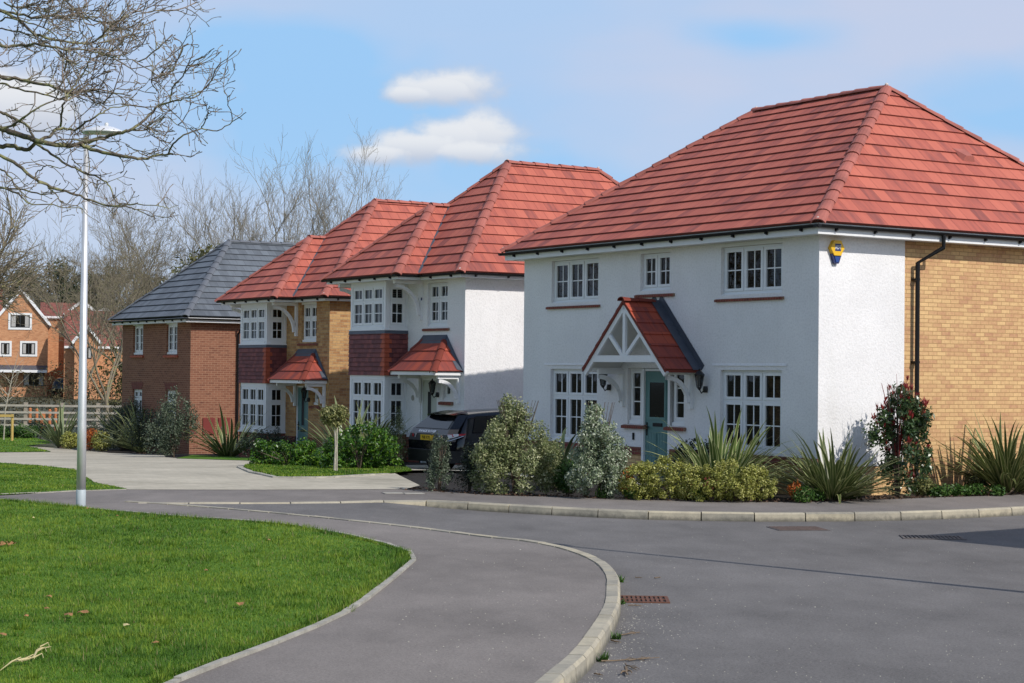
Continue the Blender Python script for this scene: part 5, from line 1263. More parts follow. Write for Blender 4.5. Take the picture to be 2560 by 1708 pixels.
def strap_plant(name, label, uv, n, length, mat, tilt=(8, 62), droop=1.0, width=.052, seed=1, base=.12, group='strap-leaved clumps in the planting beds', pos=None, bias=None):
    """clump of long arching strap leaves"""
    g = random.Random(seed); p = np.array(pos) if pos is not None else G(*uv); V = []; Q = []; UV = []
    for i in range(n):
        az = g.uniform(0, 6.283)
        if bias is not None and g.random() < .35: az = bias + g.gauss(0, .6)
        th = R(tilt[0] + (tilt[1] - tilt[0]) * math.sqrt(g.random())); L = length * g.uniform(.55, 1.08); w = width * g.uniform(.75, 1.2); r0 = base * math.sqrt(g.random())
        x, y, z = r0 * math.cos(az), r0 * math.sin(az), 0.0; S = 9; k = droop * g.uniform(.15, 1.0) * (2.1 if g.random() < .16 else 1.0); b0 = len(V); tw = g.uniform(-.5, .5)
        ang = th
        for s in range(S + 1):
            t = s / S; ww = w * (.55 + .45 * min(1, t * 4)) * (1 - max(0, (t - .55) / .45) ** 1.6) + .002
            ca, sa = math.cos(az + tw * t), math.sin(az + tw * t); sxx, syy = -sa * ww / 2, ca * ww / 2; fold = ww * .16
            V += [(x + sxx, y + syy, max(z, .005) + fold), (x, y, max(z, .005)), (x - sxx, y - syy, max(z, .005) + fold)]
            if s < S:
                st = L / S; x += math.sin(ang) * ca * st; y += math.sin(ang) * sa * st; z += math.cos(ang) * st; ang += k * (t ** 1.3) * .34
                a = b0 + s * 3; t2 = (s + 1) / S
                Q += [(a, a + 1, a + 4, a + 3), (a + 1, a + 2, a + 5, a + 4)]; UV += [(0, t), (.5, t), (.5, t2), (0, t2), (.5, t), (1, t), (1, t2), (.5, t2)]
    H = empty(name, (p[0], p[1], p[2]), 0, label, 'flax plant', group)
    link_mesh('foliage', np_mesh('foliage', np.array(V), quads=np.array(Q), uv=np.array(UV)), M[mat], H)
    c = MB(); c.lathe([(base * .9, -.05), (base, .03), (base * .6, .12), (0, .14)], 10); c.build('crown_base', M['stem'], H)
    return H
FL = 'strap-leaved clumps in the planting beds'; SH = 'shrubs in the planting beds'
# corner-house bed
shrub('variegated_shrub', 'large cone-shaped cream and green shrub beside the black car', 'shrub', (1287, 1232), [(0, 0, .34, .68, .68, .42), (.05, .02, .72, .64, .60, .42), (0, 0, 1.06, .50, .48, .38), (-.03, 0, 1.34, .33, .32, .34), (-.05, 0, 1.58, .15, .15, .28), (-.3, -.1, .66, .36, .35, .34), (.44, 0, .5, .34, .36, .42)], 27000, (.054, .025), 'pitto', (1.6, 14, .40), SH, 11, pl=(175, .135, 1.2, .35), scl=(1.22, .89), lump=.3, shell=.42)
shrub('variegated_shrub', 'tall narrow silvery variegated shrub left of the porch', 'shrub', (1497, 1245), [(0, 0, .40, .47, .45, .42), (.02, 0, .82, .46, .44, .42), (0, 0, 1.18, .35, .34, .36), (-.04, 0, 1.48, .19, .19, .28), (-.07, 0, 1.70, .09, .09, .2)], 16000, (.054, .027), 'pitto2', (1.6, 9, .26), SH, 12, pl=(115, .12, 1.2, .35), scl=(1.06, .82), lump=.3, shell=.42)
shrub('variegated_shrub', 'small grey-green shrub in front of the car number plate', 'shrub', (1098, 1228), [(0, 0, .30, .26, .26, .30), (0, 0, .62, .19, .19, .26), (.02, 0, .86, .10, .10, .15)], 3400, (.045, .022), 'greypit', (.8, 7, .15), SH, 13, pl=(34, .08, 1.6), lump=.28, shell=.45)
shrub('conifer_shrub', 'low dark green shrub between the car and the large variegated shrub', 'shrub', (1172, 1226), [(0, 0, .28, .27, .27, .30), (.02, 0, .58, .17, .17, .28)], 3000, (.045, .014), 'dark', (.6, 5, .12), SH, 14)
strap_plant('flax_plant', 'dark strap-leaved clump between the two variegated shrubs', None, 110, 1.35, 'phord', (4, 62), 1.0, .065, 21, .14, FL, (*(G(1400, 1222)[:2] + np.array((.0, .55))), 0.0))
shrub('fern_shrub', 'low mid green fern-like bush left of the silvery shrub', 'shrub', (1418, 1236), [(0, 0, .30, .26, .26, .30)], 2400, (.07, .02), 'fern', (.4, 5, .1), SH, 15)
shrub('ground_cover_plant', 'small bright green weed at the foot of the silvery shrub', 'plant', (1512, 1246), [(0, 0, .10, .17, .12, .12)], 420, (.05, .022), 'fern', None, SH, 16)
for lab, uv, bl, sd in (('yellow variegated mound below the teal door', (1655, 1249), [(-.36, 0, .30, .36, .38, .30), (.05, .05, .36, .44, .42, .34), (.38, 0, .28, .36, .36, .28)], 31), ('yellow variegated mound in front of the striped flax, right of the orange twigs', (1835, 1254), [(-.42, 0, .26, .34, .36, .27), (-.02, .03, .34, .46, .44, .33), (.34, 0, .28, .34, .36, .28)], 32)):
    shrub('variegated_mound', lab, 'shrub', uv, bl, 16500, (.040, .025), 'euony', (.3, 8, .4), SH, sd, pl=(190, .075, 1.0, .72), lump=.25, shell=.42)
for lab, uv, r in (('orange-red twiggy plant at the left end of yellow mounds', (1567, 1246), .20), ('orange-red twiggy plant between the two yellow mounds', (1722, 1250), .16), ('small orange-leaved plant right of yellow mounds', (1985, 1255), .13)):
    shrub('heavenly_bamboo', lab, 'shrub', uv, [(0, -.08, r * 1.5, r, r, r * 1.25)], 420, (.06, .022), 'nandina', (r * 2, 5, r), SH, int(uv[0]), holes=.2)
    shrub('ground_cover_plant', {1567: 'low green plant under the left orange twigs', 1722: 'low green plant under the middle orange twigs', 1985: 'low dark green plant by the right-hand orange leaves'}[uv[0]], 'plant', (uv[0] + 22, uv[1] + 2), [(0, 0, .12, .2, .16, .15)], 620, (.055, .025), 'fern', None, SH, int(uv[0]) + 1)
shrub('ground_cover_plant', 'tiny cluster of pink blooms between the yellow mounds', 'plant', (1778, 1254), [(-.02, -.1, .30, .13, .06, .12)], 26, (.05, .045), 'pinkflower', (.28, 4, .1), SH, 44)
strap_plant('flax_plant', 'cream-striped arching flax right of the teal door', None, 210, 1.58, 'phor', (3, 78), .95, .066, 22, .32, FL, (*(G(1795, 1238)[:2] + np.array((.1, .62))), 0.0))
strap_plant('flax_plant', 'big green flax at the white corner of the house', (2082, 1249), 230, 1.38, 'phorg', (2, 74), .8, .054, 23, .26, FL)
strap_plant('flax_plant', 'tall green flax against buff brick at right edge', (2520, 1232), 210, 1.58, 'phorg', (2, 64), .8, .058, 24, .26, FL)
def photinia():
    p = G(2243, 1240); H = empty('photinia_shrub', (p[0], p[1], 0), 0, 'glossy dark green shrub with red shoots by the black downpipe', 'shrub', SH)
    bl = plumes([(.10, 0, .42, .42, .40, .38), (.12, 0, .90, .50, .42, .38), (.16, 0, 1.32, .48, .40, .38), (.14, 0, 1.66, .34, .30, .32), (.46, 0, 1.45, .26, .24, .30), (-.28, 0, 1.05, .26, .24, .30), (.50, 0, .70, .24, .22, .28)], 58, .135, 51, 1.6, .35)
    link_mesh('foliage', leaf_mesh('foliage', bl, 5600, .098, .040, .45, .3, .2, 51), M['photi'], H)
    g2 = np.random.default_rng(52); V = []
    for q in bl:
        if g2.random() < .30: continue
        for _ in range(2):
            c = np.array(q[:3]) + g2.normal(0, .35, 3) * np.array(q[3:6]) + np.array((0, 0, q[5] * .8)); az0 = g2.random() * 6.28
            for i in range(7):
                az = az0 + i * .9 + g2.normal(0, .2); L = g2.uniform(.08, .15); th = g2.uniform(.1, .55); d = np.array((math.sin(th) * math.cos(az), math.sin(th) * math.sin(az), math.cos(th))); w = np.cross(d, g2.normal(size=3)); w /= np.linalg.norm(w); w *= .013; o = c + np.array((0, 0, g2.uniform(0, .05)))
                V.append([o, o + d * L * .5 + w, o + d * L, o + d * L * .5 - w])
    V = np.array(V).reshape(-1, 3); link_mesh('red_shoots', np_mesh('red_shoots', V, quads=np.arange(len(V)).reshape(-1, 4)), M['photired'], H)
    stems(H, 1.9, 12, .30, .013, seed=9)
    t = MB(); g = random.Random(4)
    for k in range(9):
        a = g.uniform(0, 6.28); t.tube([(0, 0, .6), (.15 * math.cos(a), .15 * math.sin(a), 1.4), (.28 * math.cos(a) - .03, .28 * math.sin(a), 2.0 + g.uniform(-.1, .15))], [.012, .008, .003], 4)
    t.build('shoot_stem', M['photired'], H)
photinia()
shrub('variegated_mound', 'small cream-edged bush at the foot of the red-shooted shrub', 'shrub', (2308, 1240), [(0, 0, .17, .22, .18, .19)], 1300, (.05, .025), 'holly', (.2, 4, .1), SH, 61)
for k, (u, v, w) in enumerate(((2345, 1241, .24), (2392, 1239, .26), (2440, 1238, .24), (2120, 1249, .2), (2490, 1240, .18), (2040, 1253, .16))):
    shrub('ground_cover_plant', ['low leafy green weed left in the row below the brick wall', 'low leafy green weed mid row below the brick wall', 'low leafy green weed right in the row below the brick wall', 'sparse green weed between the big flax and the red-shooted shrub', 'sparse weed at the foot of the right-edge flax', 'sparse weed left of the big flax base'][k], 'plant', (u, v), [(0, 0, .08, w, w * .7, .13)], [520, 560, 480, 160, 200, 160][k], (.075, .034), 'fern', None, 'low green weeds along the pavement', 70 + k)
shrub('variegated_mound', 'small yellow-green bush left of the right-edge flax', 'shrub', (2437, 1232), [(0, 0, .20, .22, .2, .2)], 1200, (.045, .024), 'holly2', (.2, 4, .1), SH, 63)
shrub('evergreen_shrub', 'dark bushy shrub behind the striped flax under the window', 'shrub', None, [(0, 0, .45, .8, .3, .45)], 4200, (.07, .035), 'dark', (.5, 6, .4), SH, 64, pl=(50, .14), shell=.42, pos=(*(C1 + D1 * 2.6 - D2 * .55), 0.0), yaw=YAW)

# drive beds: hedge, standards
def hedge():
    a, b = G(632, 1166), G(818, 1170); c = (a + b) / 2; d = b - a; L = float(np.linalg.norm(d[:2])); yw = math.atan2(d[1], d[0]); H = empty('hedge', (c[0], c[1], c[2]), yw, 'low bright green clipped hedge along the grass strip', 'hedge', SH)
    bl = []
    k = 6
    for i in range(k): bl.append((-L / 2 + L * (i + .5) / k, .25, .26 + .04 * math.sin(i * 2.1), L / k * .75, .42, .29 + .03 * math.cos(i * 1.7)))
    link_mesh('foliage', leaf_mesh('foliage', plumes(bl, 120, .11, 81, 1.0), 10000, .075, .036, .42, .2, 0, 81), M['laurel'], H); stems(H, .35, 10, L * .4, seed=81)
hedge()
shrub('hedge_shrub', 'tall rounded bright green bush right of the thin-stemmed lollipop tree', 'shrub', (898, 1176), [(-.15, .25, .40, .62, .5, .42), (.1, .25, .62, .55, .5, .42), (.45, .2, .36, .45, .4, .38), (-.5, .25, .32, .4, .4, .32)], 8500, (.078, .038), 'laurel', (.6, 8, .4), SH, 82, pl=(85, .13, 1.0), lump=.2, shell=.42)
def standard(label, uv, h, r, mat, seed, leafs, rz=.5, dy=0.0):
    p = G(*uv) if dy == 0 else np.append(G(*uv)[:2] + np.array((0, dy)), G(*uv)[2]); H = empty('lollipop_tree', tuple(p), 0, label, 'tree', 'lollipop-shaped small trees')
    t = MB(); t.tube([(0, 0, -.05), (.02, 0, h * .5), (-.01, 0, h)], [.028, .022, .02], 7); t.tube([(.05, 0, -.05), (.045, 0, h * .9)], [.018, .016], 6); t.build('trunk', M['palestem'], H)
    link_mesh('crown', leaf_mesh('crown', plumes([(0, 0, h + r * .35, r * .88, r * .88, r * rz * .9), (.1 * r, 0, h + r * .5, r * .65, r * .65, r * rz * .8)], 46, r * .24, seed, 1.0), leafs, .055, .032, .42, .2, 0, seed), M[mat], H)
    g = MB(); q = random.Random(seed)
    for k in range(7): a = q.uniform(0, 6.28); g.tube([(0, 0, h - .05), (r * .5 * math.cos(a), r * .5 * math.sin(a), h + r * .25)], [.014, .006], 4)
    g.build('branches', M['stem'], H)
standard('cream-leaved lollipop tree with pale stem standing on the grass strip', (836, 1182), 1.04, .33, 'holly', 83, 3600, .62)
standard('dull olive lollipop tree in front of the tan house bay window', (641, 1138), .88, .36, 'holly2', 84, 3200, .72)
strap_plant('flax_plant', 'pale green flax behind the cream lollipop tree', None, 46, 1.75, 'phorp', (6, 52), .8, .08, 25, .14, FL, (*AT(868, 1100, 43.6)[:2], -.12), bias=2.6)
strap_plant('flax_plant', 'dark green flax under the white bay window', None, 62, 1.5, 'phorg', (4, 48), .8, .075, 26, .14, FL, (*AT(925, 1100, 42.6)[:2], -.12))
shrub('evergreen_shrub', 'dark leafy shrub under the right side of white bay window', 'shrub', None, [(0, 0, .45, .42, .4, .48)], 2600, (.075, .034), 'dark', (.5, 6, .25), SH, 86, pos=(*AT(958, 1100, 42.2)[:2], -.12))
shrub('cone_conifer', 'small dark pointed conifer between white bay window and car', 'shrub', None, [(0, 0, .35, .26, .26, .38), (0, 0, .8, .2, .2, .4), (0, 0, 1.15, .1, .1, .3)], 3000, (.05, .014), 'dark', (.8, 3, .05), SH, 87, pos=(*AT(996, 1100, 41.6)[:2], -.12))
shrub('cone_conifer', 'tiny dark pointed conifer below the tan house bay', 'shrub', None, [(0, 0, .3, .2, .2, .32), (0, 0, .62, .12, .12, .3)], 1500, (.05, .016), 'dark', (.6, 3, .05), SH, 88, pos=(*AT(692, 1100, 49.3)[:2], -.3))
shrub('evergreen_shrub', 'dark green bush behind the left end of the clipped hedge', 'shrub', None, [(0, 0, .4, .7, .4, .42), (.6, 0, .3, .4, .4, .34)], 3000, (.07, .034), 'dark', (.5, 6, .3), SH, 89, pos=(*AT(655, 1140, 49.0)[:2], -.3))
# bed before the slate-roofed house
strap_plant('flax_plant', 'arching green flax before the tan bay house and meter boxes', None, 80, 1.7, 'phorg', (5, 66), .9, .075, 27, .16, FL, (*AT(570, 1145, 52.5)[:2], -.48))
strap_plant('flax_plant', 'pale striped flax in front of the red brick wall', None, 74, 1.9, 'phorp', (5, 72), .95, .085, 28, .18, FL, (*G(352, 1131)[:2], float(G(352, 1131)[2])), bias=3.9)
strap_plant('flax_plant', 'loose pale flax left of the street lamp pole', None, 56, 2.0, 'phorp', (4, 62), .8, .085, 29, .16, FL, tuple(G(153, 1117)))
strap_plant('flax_plant', 'sparse flax behind the right side of the lamp pole', None, 40, 2.2, 'phorp', (4, 62), .8, .085, 30, .16, FL, tuple(np.append(G(292, 1124)[:2] + np.array((0, 1.2)), G(292, 1124)[2])))
shrub('evergreen_shrub', 'large grey-green bush at the left corner of the red brick house', 'shrub', None, [(0, 0, .75, .9, .8, .8), (.5, 0, 1.1, .6, .6, .6), (-.6, 0, .6, .6, .6, .6)], 7500, (.085, .035), 'greypit', (1.2, 8, .5), SH, 91, pl=(70, .24, 1.4), shell=.42, pos=tuple(np.append(G(285, 1126)[:2] + np.array((0, 1.2)), G(285, 1126)[2])))
shrub('evergreen_shrub', 'dark grey-green bush below the right window of the red brick house', 'shrub', None, [(0, 0, .8, .60, .6, .75), (.1, 0, 1.25, .45, .45, .5), (-.3, 0, .5, .5, .5, .5)], 6000, (.08, .034), 'greypit', (1.2, 8, .4), SH, 92, pl=(60, .2, 1.4), shell=.42, pos=tuple(np.append(G(432, 1144)[:2] + np.array((-.2, 1.2)), G(432, 1144)[2])))
shrub('evergreen_shrub', 'deep green shrub behind the striped flax at red brick house', 'shrub', None, [(0, 0, .7, 1.0, .6, .75)], 5000, (.08, .034), 'dark', (1.0, 8, .5), SH, 93, pos=tuple(np.append(G(385, 1138)[:2] + np.array((-.4, 1.8)), G(385, 1138)[2])))
shrub('variegated_mound', 'yellow variegated bush left of the lamp pole', 'shrub', (176, 1122), [(0, 0, .32, .42, .4, .34)], 2400, (.075, .042), 'euony', (.3, 5, .2), SH, 94)
shrub('variegated_mound', 'yellow variegated bush right of the lamp pole', 'shrub', (254, 1128), [(0, 0, .34, .36, .4, .36)], 2000, (.075, .042), 'euony', (.3, 5, .2), SH, 95, holes=.2)
shrub('heavenly_bamboo', 'orange-red bush touching the lamp pole on its right', 'shrub', (226, 1127), [(0, 0, .42, .30, .3, .42)], 1300, (.08, .034), 'nandina', (.5, 5, .2), SH, 96)
for k, (u, v, w, h) in enumerate(((25, 1094, .7, .42), (62, 1096, .55, .48), (100, 1094, .6, .6), (-14, 1095, .6, .5), (132, 1100, .5, .4))):
    shrub('young_shrub', ['small dark green shrub beside the yellow timber tree guard', 'small dark green shrub under the rail fence, second from left', 'taller dark shrub under rail fence near the loose flax', 'small dark shrub at left edge before the rail fence', 'small green shrub behind the loose flax'][k], 'shrub', (u, v), [(0, 0, h * .6, w, w * .7, h * .6)], 1500, (.11, .05), 'fern' if k % 2 else 'dark', (h * .8, 5, w * .5), SH, 100 + k, holes=.4)

# ================================================================== rail fence, tree guard, posts
def rail_fence():
    Y = 80.0; gz = float(G(64, 1074)[2]); gz = AT(64, 1074, Y)[2]
    us = [-25, 64.3, 154.5, 245.5, 336]; H = empty('rail_fence', (0, Y, gz), 0, 'weathered four-rail timber fence at the far end of the grass', 'fence')
    X = [AT(u, 1040, Y)[0] for u in us]; top = AT(64, 1006, Y)[2] - gz
    for x in X:
        p = MB(); p.box(x - .075, x + .075, -.06, .06, -.35, top); p.build('post', M['post'], H)
    for v in (1013.5, 1030.5, 1047, 1063):
        z = AT(20, v, Y)[2] - gz; r = MB()
        for a, b in zip(X, X[1:]): r.box(a - .05, b - .052, -.10, -.061, z - .045, z + .045)
        r.build('rail', M['timber'], H)
rail_fence()
def guard():
    p = G(30, 1103); H = empty('tree_guard', tuple(p), 0, 'yellow treated timber stake and crossbar supporting a sapling', 'tree support'); k = p[1] / CF; h = (1103 - 1036) * k
    a = MB(); a.tube([(0, 0, -.2), (0, 0, h)], .055, 8); a.build('stake', M['newwood'], H); b = MB(); b.tube([(-1.0, 0, -.2), (-1.0, 0, h)], .055, 8); b.build('stake', M['newwood'], H)
    c = MB(); c.beam((-1.1, -.06, h - .06), (.07, -.06, h - .06), .05, .10); c.build('crossbar', M['newwood'], H)
    t = G(9, 1100); T = empty('sapling', tuple(t), 0, 'thin leafless sapling tied to the yellow timber stakes', 'tree')
    m = MB(); m.tube([(0, 0, -.1), (.05, 0, 1.2), (.28, 0, 2.4), (.55, 0, 3.6)], [.03, .026, .018, .008], 6); m.build('trunk', M['palestem'], T)
    n = MB(); g = random.Random(8)
    for i in range(16):
        z = g.uniform(1.4, 3.3); x = .05 + (z - 1.2) * .2; s = g.choice((-1, 1)); n.tube([(x, 0, z), (x + s * g.uniform(.2, .5), g.uniform(-.3, .3), z + .4), (x + s * g.uniform(.4, .9), g.uniform(-.4, .4), z + g.uniform(.7, 1.1))], [.01, .007, .003], 4)
    n.build('branches', M['palestem'], T)
guard()
for k, (u, v0, v1) in enumerate(((75, 1024, 1058), (89, 1026, 1060), (101, 1036, 1060), (116, 1028, 1058), (128, 1025, 1058))):
    a = AT(u, v1, 84); b = AT(u, v0, 84); H = empty('timber_post', (a[0], 84 + .2 * k, a[2] - .4), 0, ['leftmost orange timber post behind the rail fence', 'second orange timber post behind the rail fence', 'short broad orange timber post behind the rail fence', 'fourth orange timber post behind the rail fence', 'rightmost orange timber post behind the rail fence'][k], 'post', 'orange timber posts behind the rail fence')
    m = MB(); w = .13 if k != 2 else .24; m.tube([(0, 0, 0), (0, 0, b[2] - a[2] + .4)], [w * .5, w * .5], 8); m.build('shaft', M['orangewood'], H)
    c = MB(); c.lathe([(w * .55, 0), (w * .55, .04), (0, .09)], 8, (0, 0, b[2] - a[2] + .4)); c.build('cap', M['orangewood'], H)
def thicket():
    bl = []; g = random.Random(3)
    for i in range(26):
        x = -36 + i * 1.35; bl.append((x, 96 + g.uniform(-3, 3), -.8 + g.uniform(.6, 1.5), 1.8, 1.5, g.uniform(1.3, 2.3)))
    me = leaf_mesh('bramble_thicket', [(b[0], b[1], b[2] + 2, *b[3:]) for b in bl], 26000, .22, .07, .4, .4, 0, 77, holes=.5); me.transform(Matrix.Translation((0, 0, -2)))
    o = link_mesh('bramble_thicket', me, M['brown']); tag(o, 'brown winter bramble thicket behind the rail fence', 'undergrowth', kind='stuff')
thicket()

# ================================================================== parked cars
def suv(name, loc, yaw, label, detail=True, paint='carpaint'):
    H = empty(name, loc, yaw, label, 'car', 'parked cars')
    # stations: (y for low/belt/roof, half widths sill/mid/belt/roof, z low/mid/belt/roof)
    St = [((.05, .0, .10, .50), (.78, .90, .84, .60), (.30, .55, .90, 1.34)), ((.55, .50, .55, .66), (.86, .95, .91, .66), (.26, .55, .94, 1.40)), ((1.4, 1.4, 1.4, 1.4), (.88, .965, .93, .69), (.26, .55, .92, 1.46)), ((2.3, 2.3, 2.3, 2.2), (.88, .96, .92, .69), (.26, .55, .90, 1.48)), ((2.95, 2.95, 2.95, 2.65), (.88, .955, .91, .66), (.26, .55, .90, 1.44)), ((3.25, 3.25, 3.3, 3.25), (.88, .955, .89, .84), (.26, .55, .90, .97)), ((3.95, 4.0, 3.95, 3.9), (.85, .93, .84, .78), (.28, .55, .84, .90)), ((4.25, 4.33, 4.25, 4.15), (.70, .80, .70, .6), (.32, .55, .76, .80))]
    mb = MB(); rings = []
    for ys, ws, zs in St:
        half = [(0, ys[0], zs[0]), (ws[0], ys[0], zs[0]), (ws[1], ys[1], zs[1]), (ws[2] * 1.02, (ys[1] + ys[2]) / 2, (zs[1] + zs[2]) / 2 + .06), (ws[2], ys[2], zs[2]), (ws[3] * 1.04, (ys[2] * .12 + ys[3] * .88), zs[3] * .93 + zs[2] * .07), (ws[3] * .82, ys[3], zs[3]), (0, ys[3], zs[3] + .035)]
        full = half + [(-x, y, z) for x, y, z in half[-2:0:-1]]; rings.append(full)
    n = len(rings[0]); mb.v = [p for r in rings for p in r]
    for i in range(len(rings) - 1):
        for k in range(n): mb.f.append([i * n + k, i * n + (k + 1) % n, (i + 1) * n + (k + 1) % n, (i + 1) * n + k]); mb.uv.append([(0, 0)] * 4)
    for i in (0, len(rings) - 1):
        hh = n // 2
        for k in range(hh): 
            a, b = k, k + 1; c, d = (n - k - 1) % n, (n - k) % n
            q = [i * n + a, i * n + b] + ([i * n + c] if c != b else []) + ([i * n + d] if d != a else [])
            if len(set(q)) >= 3: mb.f.append(q); mb.uv.append([(0, 0)] * len(q))
    body = mb.build('body', M[paint], H, smooth=True); sm = body.modifiers.new('s', 'SUBSURF'); sm.levels = 2; sm.render_levels = 2
    # rear glass, side glass
    for s in (-1, 1):
        w = MB(); w.poly([(s * .90, .62, .975), (s * .915, 2.75, .955), (s * .745, 2.45, 1.36), (s * .735, .78, 1.335)]); w.build('side_window', M['carglass'], body, fix=False)
        for y in (.86, 3.45):
            a = MB(); a.lathe([(.385, -.12), (.40, .0), (.38, .045), (.33, .05)], 22); 
            for i, p in enumerate(a.v): a.v[i] = (s * (.93 + p[2] * .7), y + p[0], .36 + p[1])
            a.build('wheel_arch', M['carplastic'], body, smooth=True)
            t = MB(); t.lathe([(.20, -.09), (.345, -.10), (.36, -.05), (.36, .05), (.345, .09), (.25, .10), (.245, .06)], 26)
            for i, p in enumerate(t.v): t.v[i] = (s * (.86 + p[2]), y + p[0], .36 + p[1])
            to = t.build('tyre', M['tyre'], H, smooth=True)
            r = MB()
            for k in range(5):
                a0 = k * 1.2566; r.beam((s * .945, y + .05 * math.cos(a0), .36 + .05 * math.sin(a0)), (s * .93, y + .235 * math.cos(a0), .36 + .235 * math.sin(a0)), .07, .03, (1, 0, 0))
            l = MB(); l.lathe([(.06, .09), (.06, -.02)], 10); 
            for p in l.v: pass
            b0 = len(r.v); r.lathe([(.25, .02), (.25, .085), (.225, .085), (.225, .02)], 24)
            for i in range(b0, len(r.v)): p = r.v[i]; r.v[i] = (s * (.86 + p[2]), y + p[0], .36 + p[1])
            r.build('rim', M['chrome'], to)
    if detail:
        rows = ((.58, -.035, .83), (.77, -.045, .84), (.935, .0, .83), (1.045, .07, .80), (1.36, .42, .585))
        tg = MB()
        for (z0, y0, w0), (z1, y1, w1) in zip(rows, rows[1:]):
            tg.poly([(-w0, y0, z0), (w0, y0, z0), (w1, y1, z1), (-w1, y1, z1)])
            for q in (-1, 1): tg.poly([(q * w0, y0, z0), (q * w1, y1, z1), (q * (w1 + .06), y1 + .22, z1), (q * (w0 + .06), y0 + .22, z0)])
        tgo = tg.build('tailgate', M[paint], H, fix=False)
        rw = MB(); rw.poly([(-.75, .062, 1.055), (.75, .062, 1.055), (.565, .375, 1.335), (-.565, .375, 1.335)]); rw.build('rear_window', M['carglass'], tgo, fix=False)
        bnd = MB(); bnd.poly([(-.82, -.050, .775), (.82, -.050, .775), (.81, -.008, .925), (-.81, -.008, .925)]); bnd.build('tailgate_panel', M['carplastic'], tgo, fix=False)
        sp_ = MB(); N = 8
        for i in range(N):
            x0, x1 = -.60 + 1.2 * i / N, -.60 + 1.2 * (i + 1) / N; f0, f1 = 1 - (x0 / .60) ** 4, 1 - (x1 / .60) ** 4; t0, t1 = 1.375 + .02 * f0, 1.375 + .02 * f1
            e0, e1 = .30 - .05 * f0, .30 - .05 * f1
            sp_.poly([(x0, e0, t0 - .02), (x1, e1, t1 - .02), (x1, .70, t1 + .055), (x0, .70, t0 + .055)]); sp_.poly([(x0, e0, t0 - .02), (x1, e1, t1 - .02), (x1, e1 + .015, t1 - .045), (x0, e0 + .015, t0 - .045)]); sp_.poly([(x0, e0 + .015, t0 - .045), (x1, e1 + .015, t1 - .045), (x1, .5, t1 - .03), (x0, .5, t0 - .03)])
        so2 = sp_.build('spoiler', M[paint], H, fix=False, smooth=True); bl = MB(); bl.box(-.15, .15, .250, .262, 1.352, 1.37); bl.build('brake_light', M['carplastic'], so2)
        for s in (-1, 1):
            a = MB(); a.poly([(s * .50, -.020, .925), (s * .83, .0, .935), (s * .87, .02, .845), (s * .52, -.042, .835)]); a.poly([(s * .83, .0, .935), (s * .925, .24, .95), (s * .955, .22, .90), (s * .87, .02, .845)]); lo = a.build('tail_light', M['lightclear'], H, fix=False)
            b = MB(); b.poly([(s * .872, .09, .94), (s * .945, .42, .955), (s * .968, .36, .915), (s * .905, .09, .885)]); b.poly([(s * .74, -.014, .925), (s * .83, -.006, .93), (s * .872, .09, .94), (s * .88, .085, .91)]); b.build('lens', M['lightred'], lo, fix=False)
            c = MB(); c.lathe([(.038, 0), (.03, .012), (0, .014)], 12)
            for i, p in enumerate(c.v): c.v[i] = (s * .64 + p[0], -.036 - p[2], .882 + p[1])
            c.build('lens', M['lightred'], lo, fix=False)
            d = MB(); d.tube([(s * .80, -.05, .78), (s * .90, .03, .80), (s * .972, .34, .90)], .008, 5); d.build('chrome_strip', M['chrome'], lo)
        p = MB(); p.box(-.26, .26, -.062, -.01, .785, .905); po = p.build('number_plate', M['plate'], H)
        t = MB(); text_into(t, 'N8 XYJ', .118, lambda u, nn, z: (u * .95, -.065 - nn, .845 + z * .85), .003); t.build('letters', M['black'], po, fix=False)
        bd = MB(); text_into(bd, 'RANGE ROVER', .085, lambda u, nn, z: (-.10 + u * 1.35, .03 - nn * .8 + z * .55, .985 + z * .85), .004); bd.build('badge_letters', M['chrome'], tgo, fix=False)
        bp = MB(); bp.poly([(-.86, -.06, .57), (.86, -.06, .57), (.88, -.02, .30), (-.88, -.02, .30)]); bp.poly([(-.86, -.06, .57), (.86, -.06, .57), (.84, .02, .61), (-.84, .02, .61)])
        for q in (-1, 1): bp.poly([(q * .86, -.06, .57), (q * .88, -.02, .30), (q * .945, .35, .30), (q * .955, .35, .57)])
        bp.build('bumper', M['carplastic'], H, fix=False)
    return H
ca = local1(C1, 11.5, -1.28); suv('parked_car', (ca[0], ca[1], -.24), YAW, 'black estate car with yellow rear plate on the drive between white houses')
fc = AT(156, 960, 146); suv('parked_car', (fc[0], 146, fc[2] - .95), R(4), 'dark car far behind the fence between the distant orange brick houses', False)

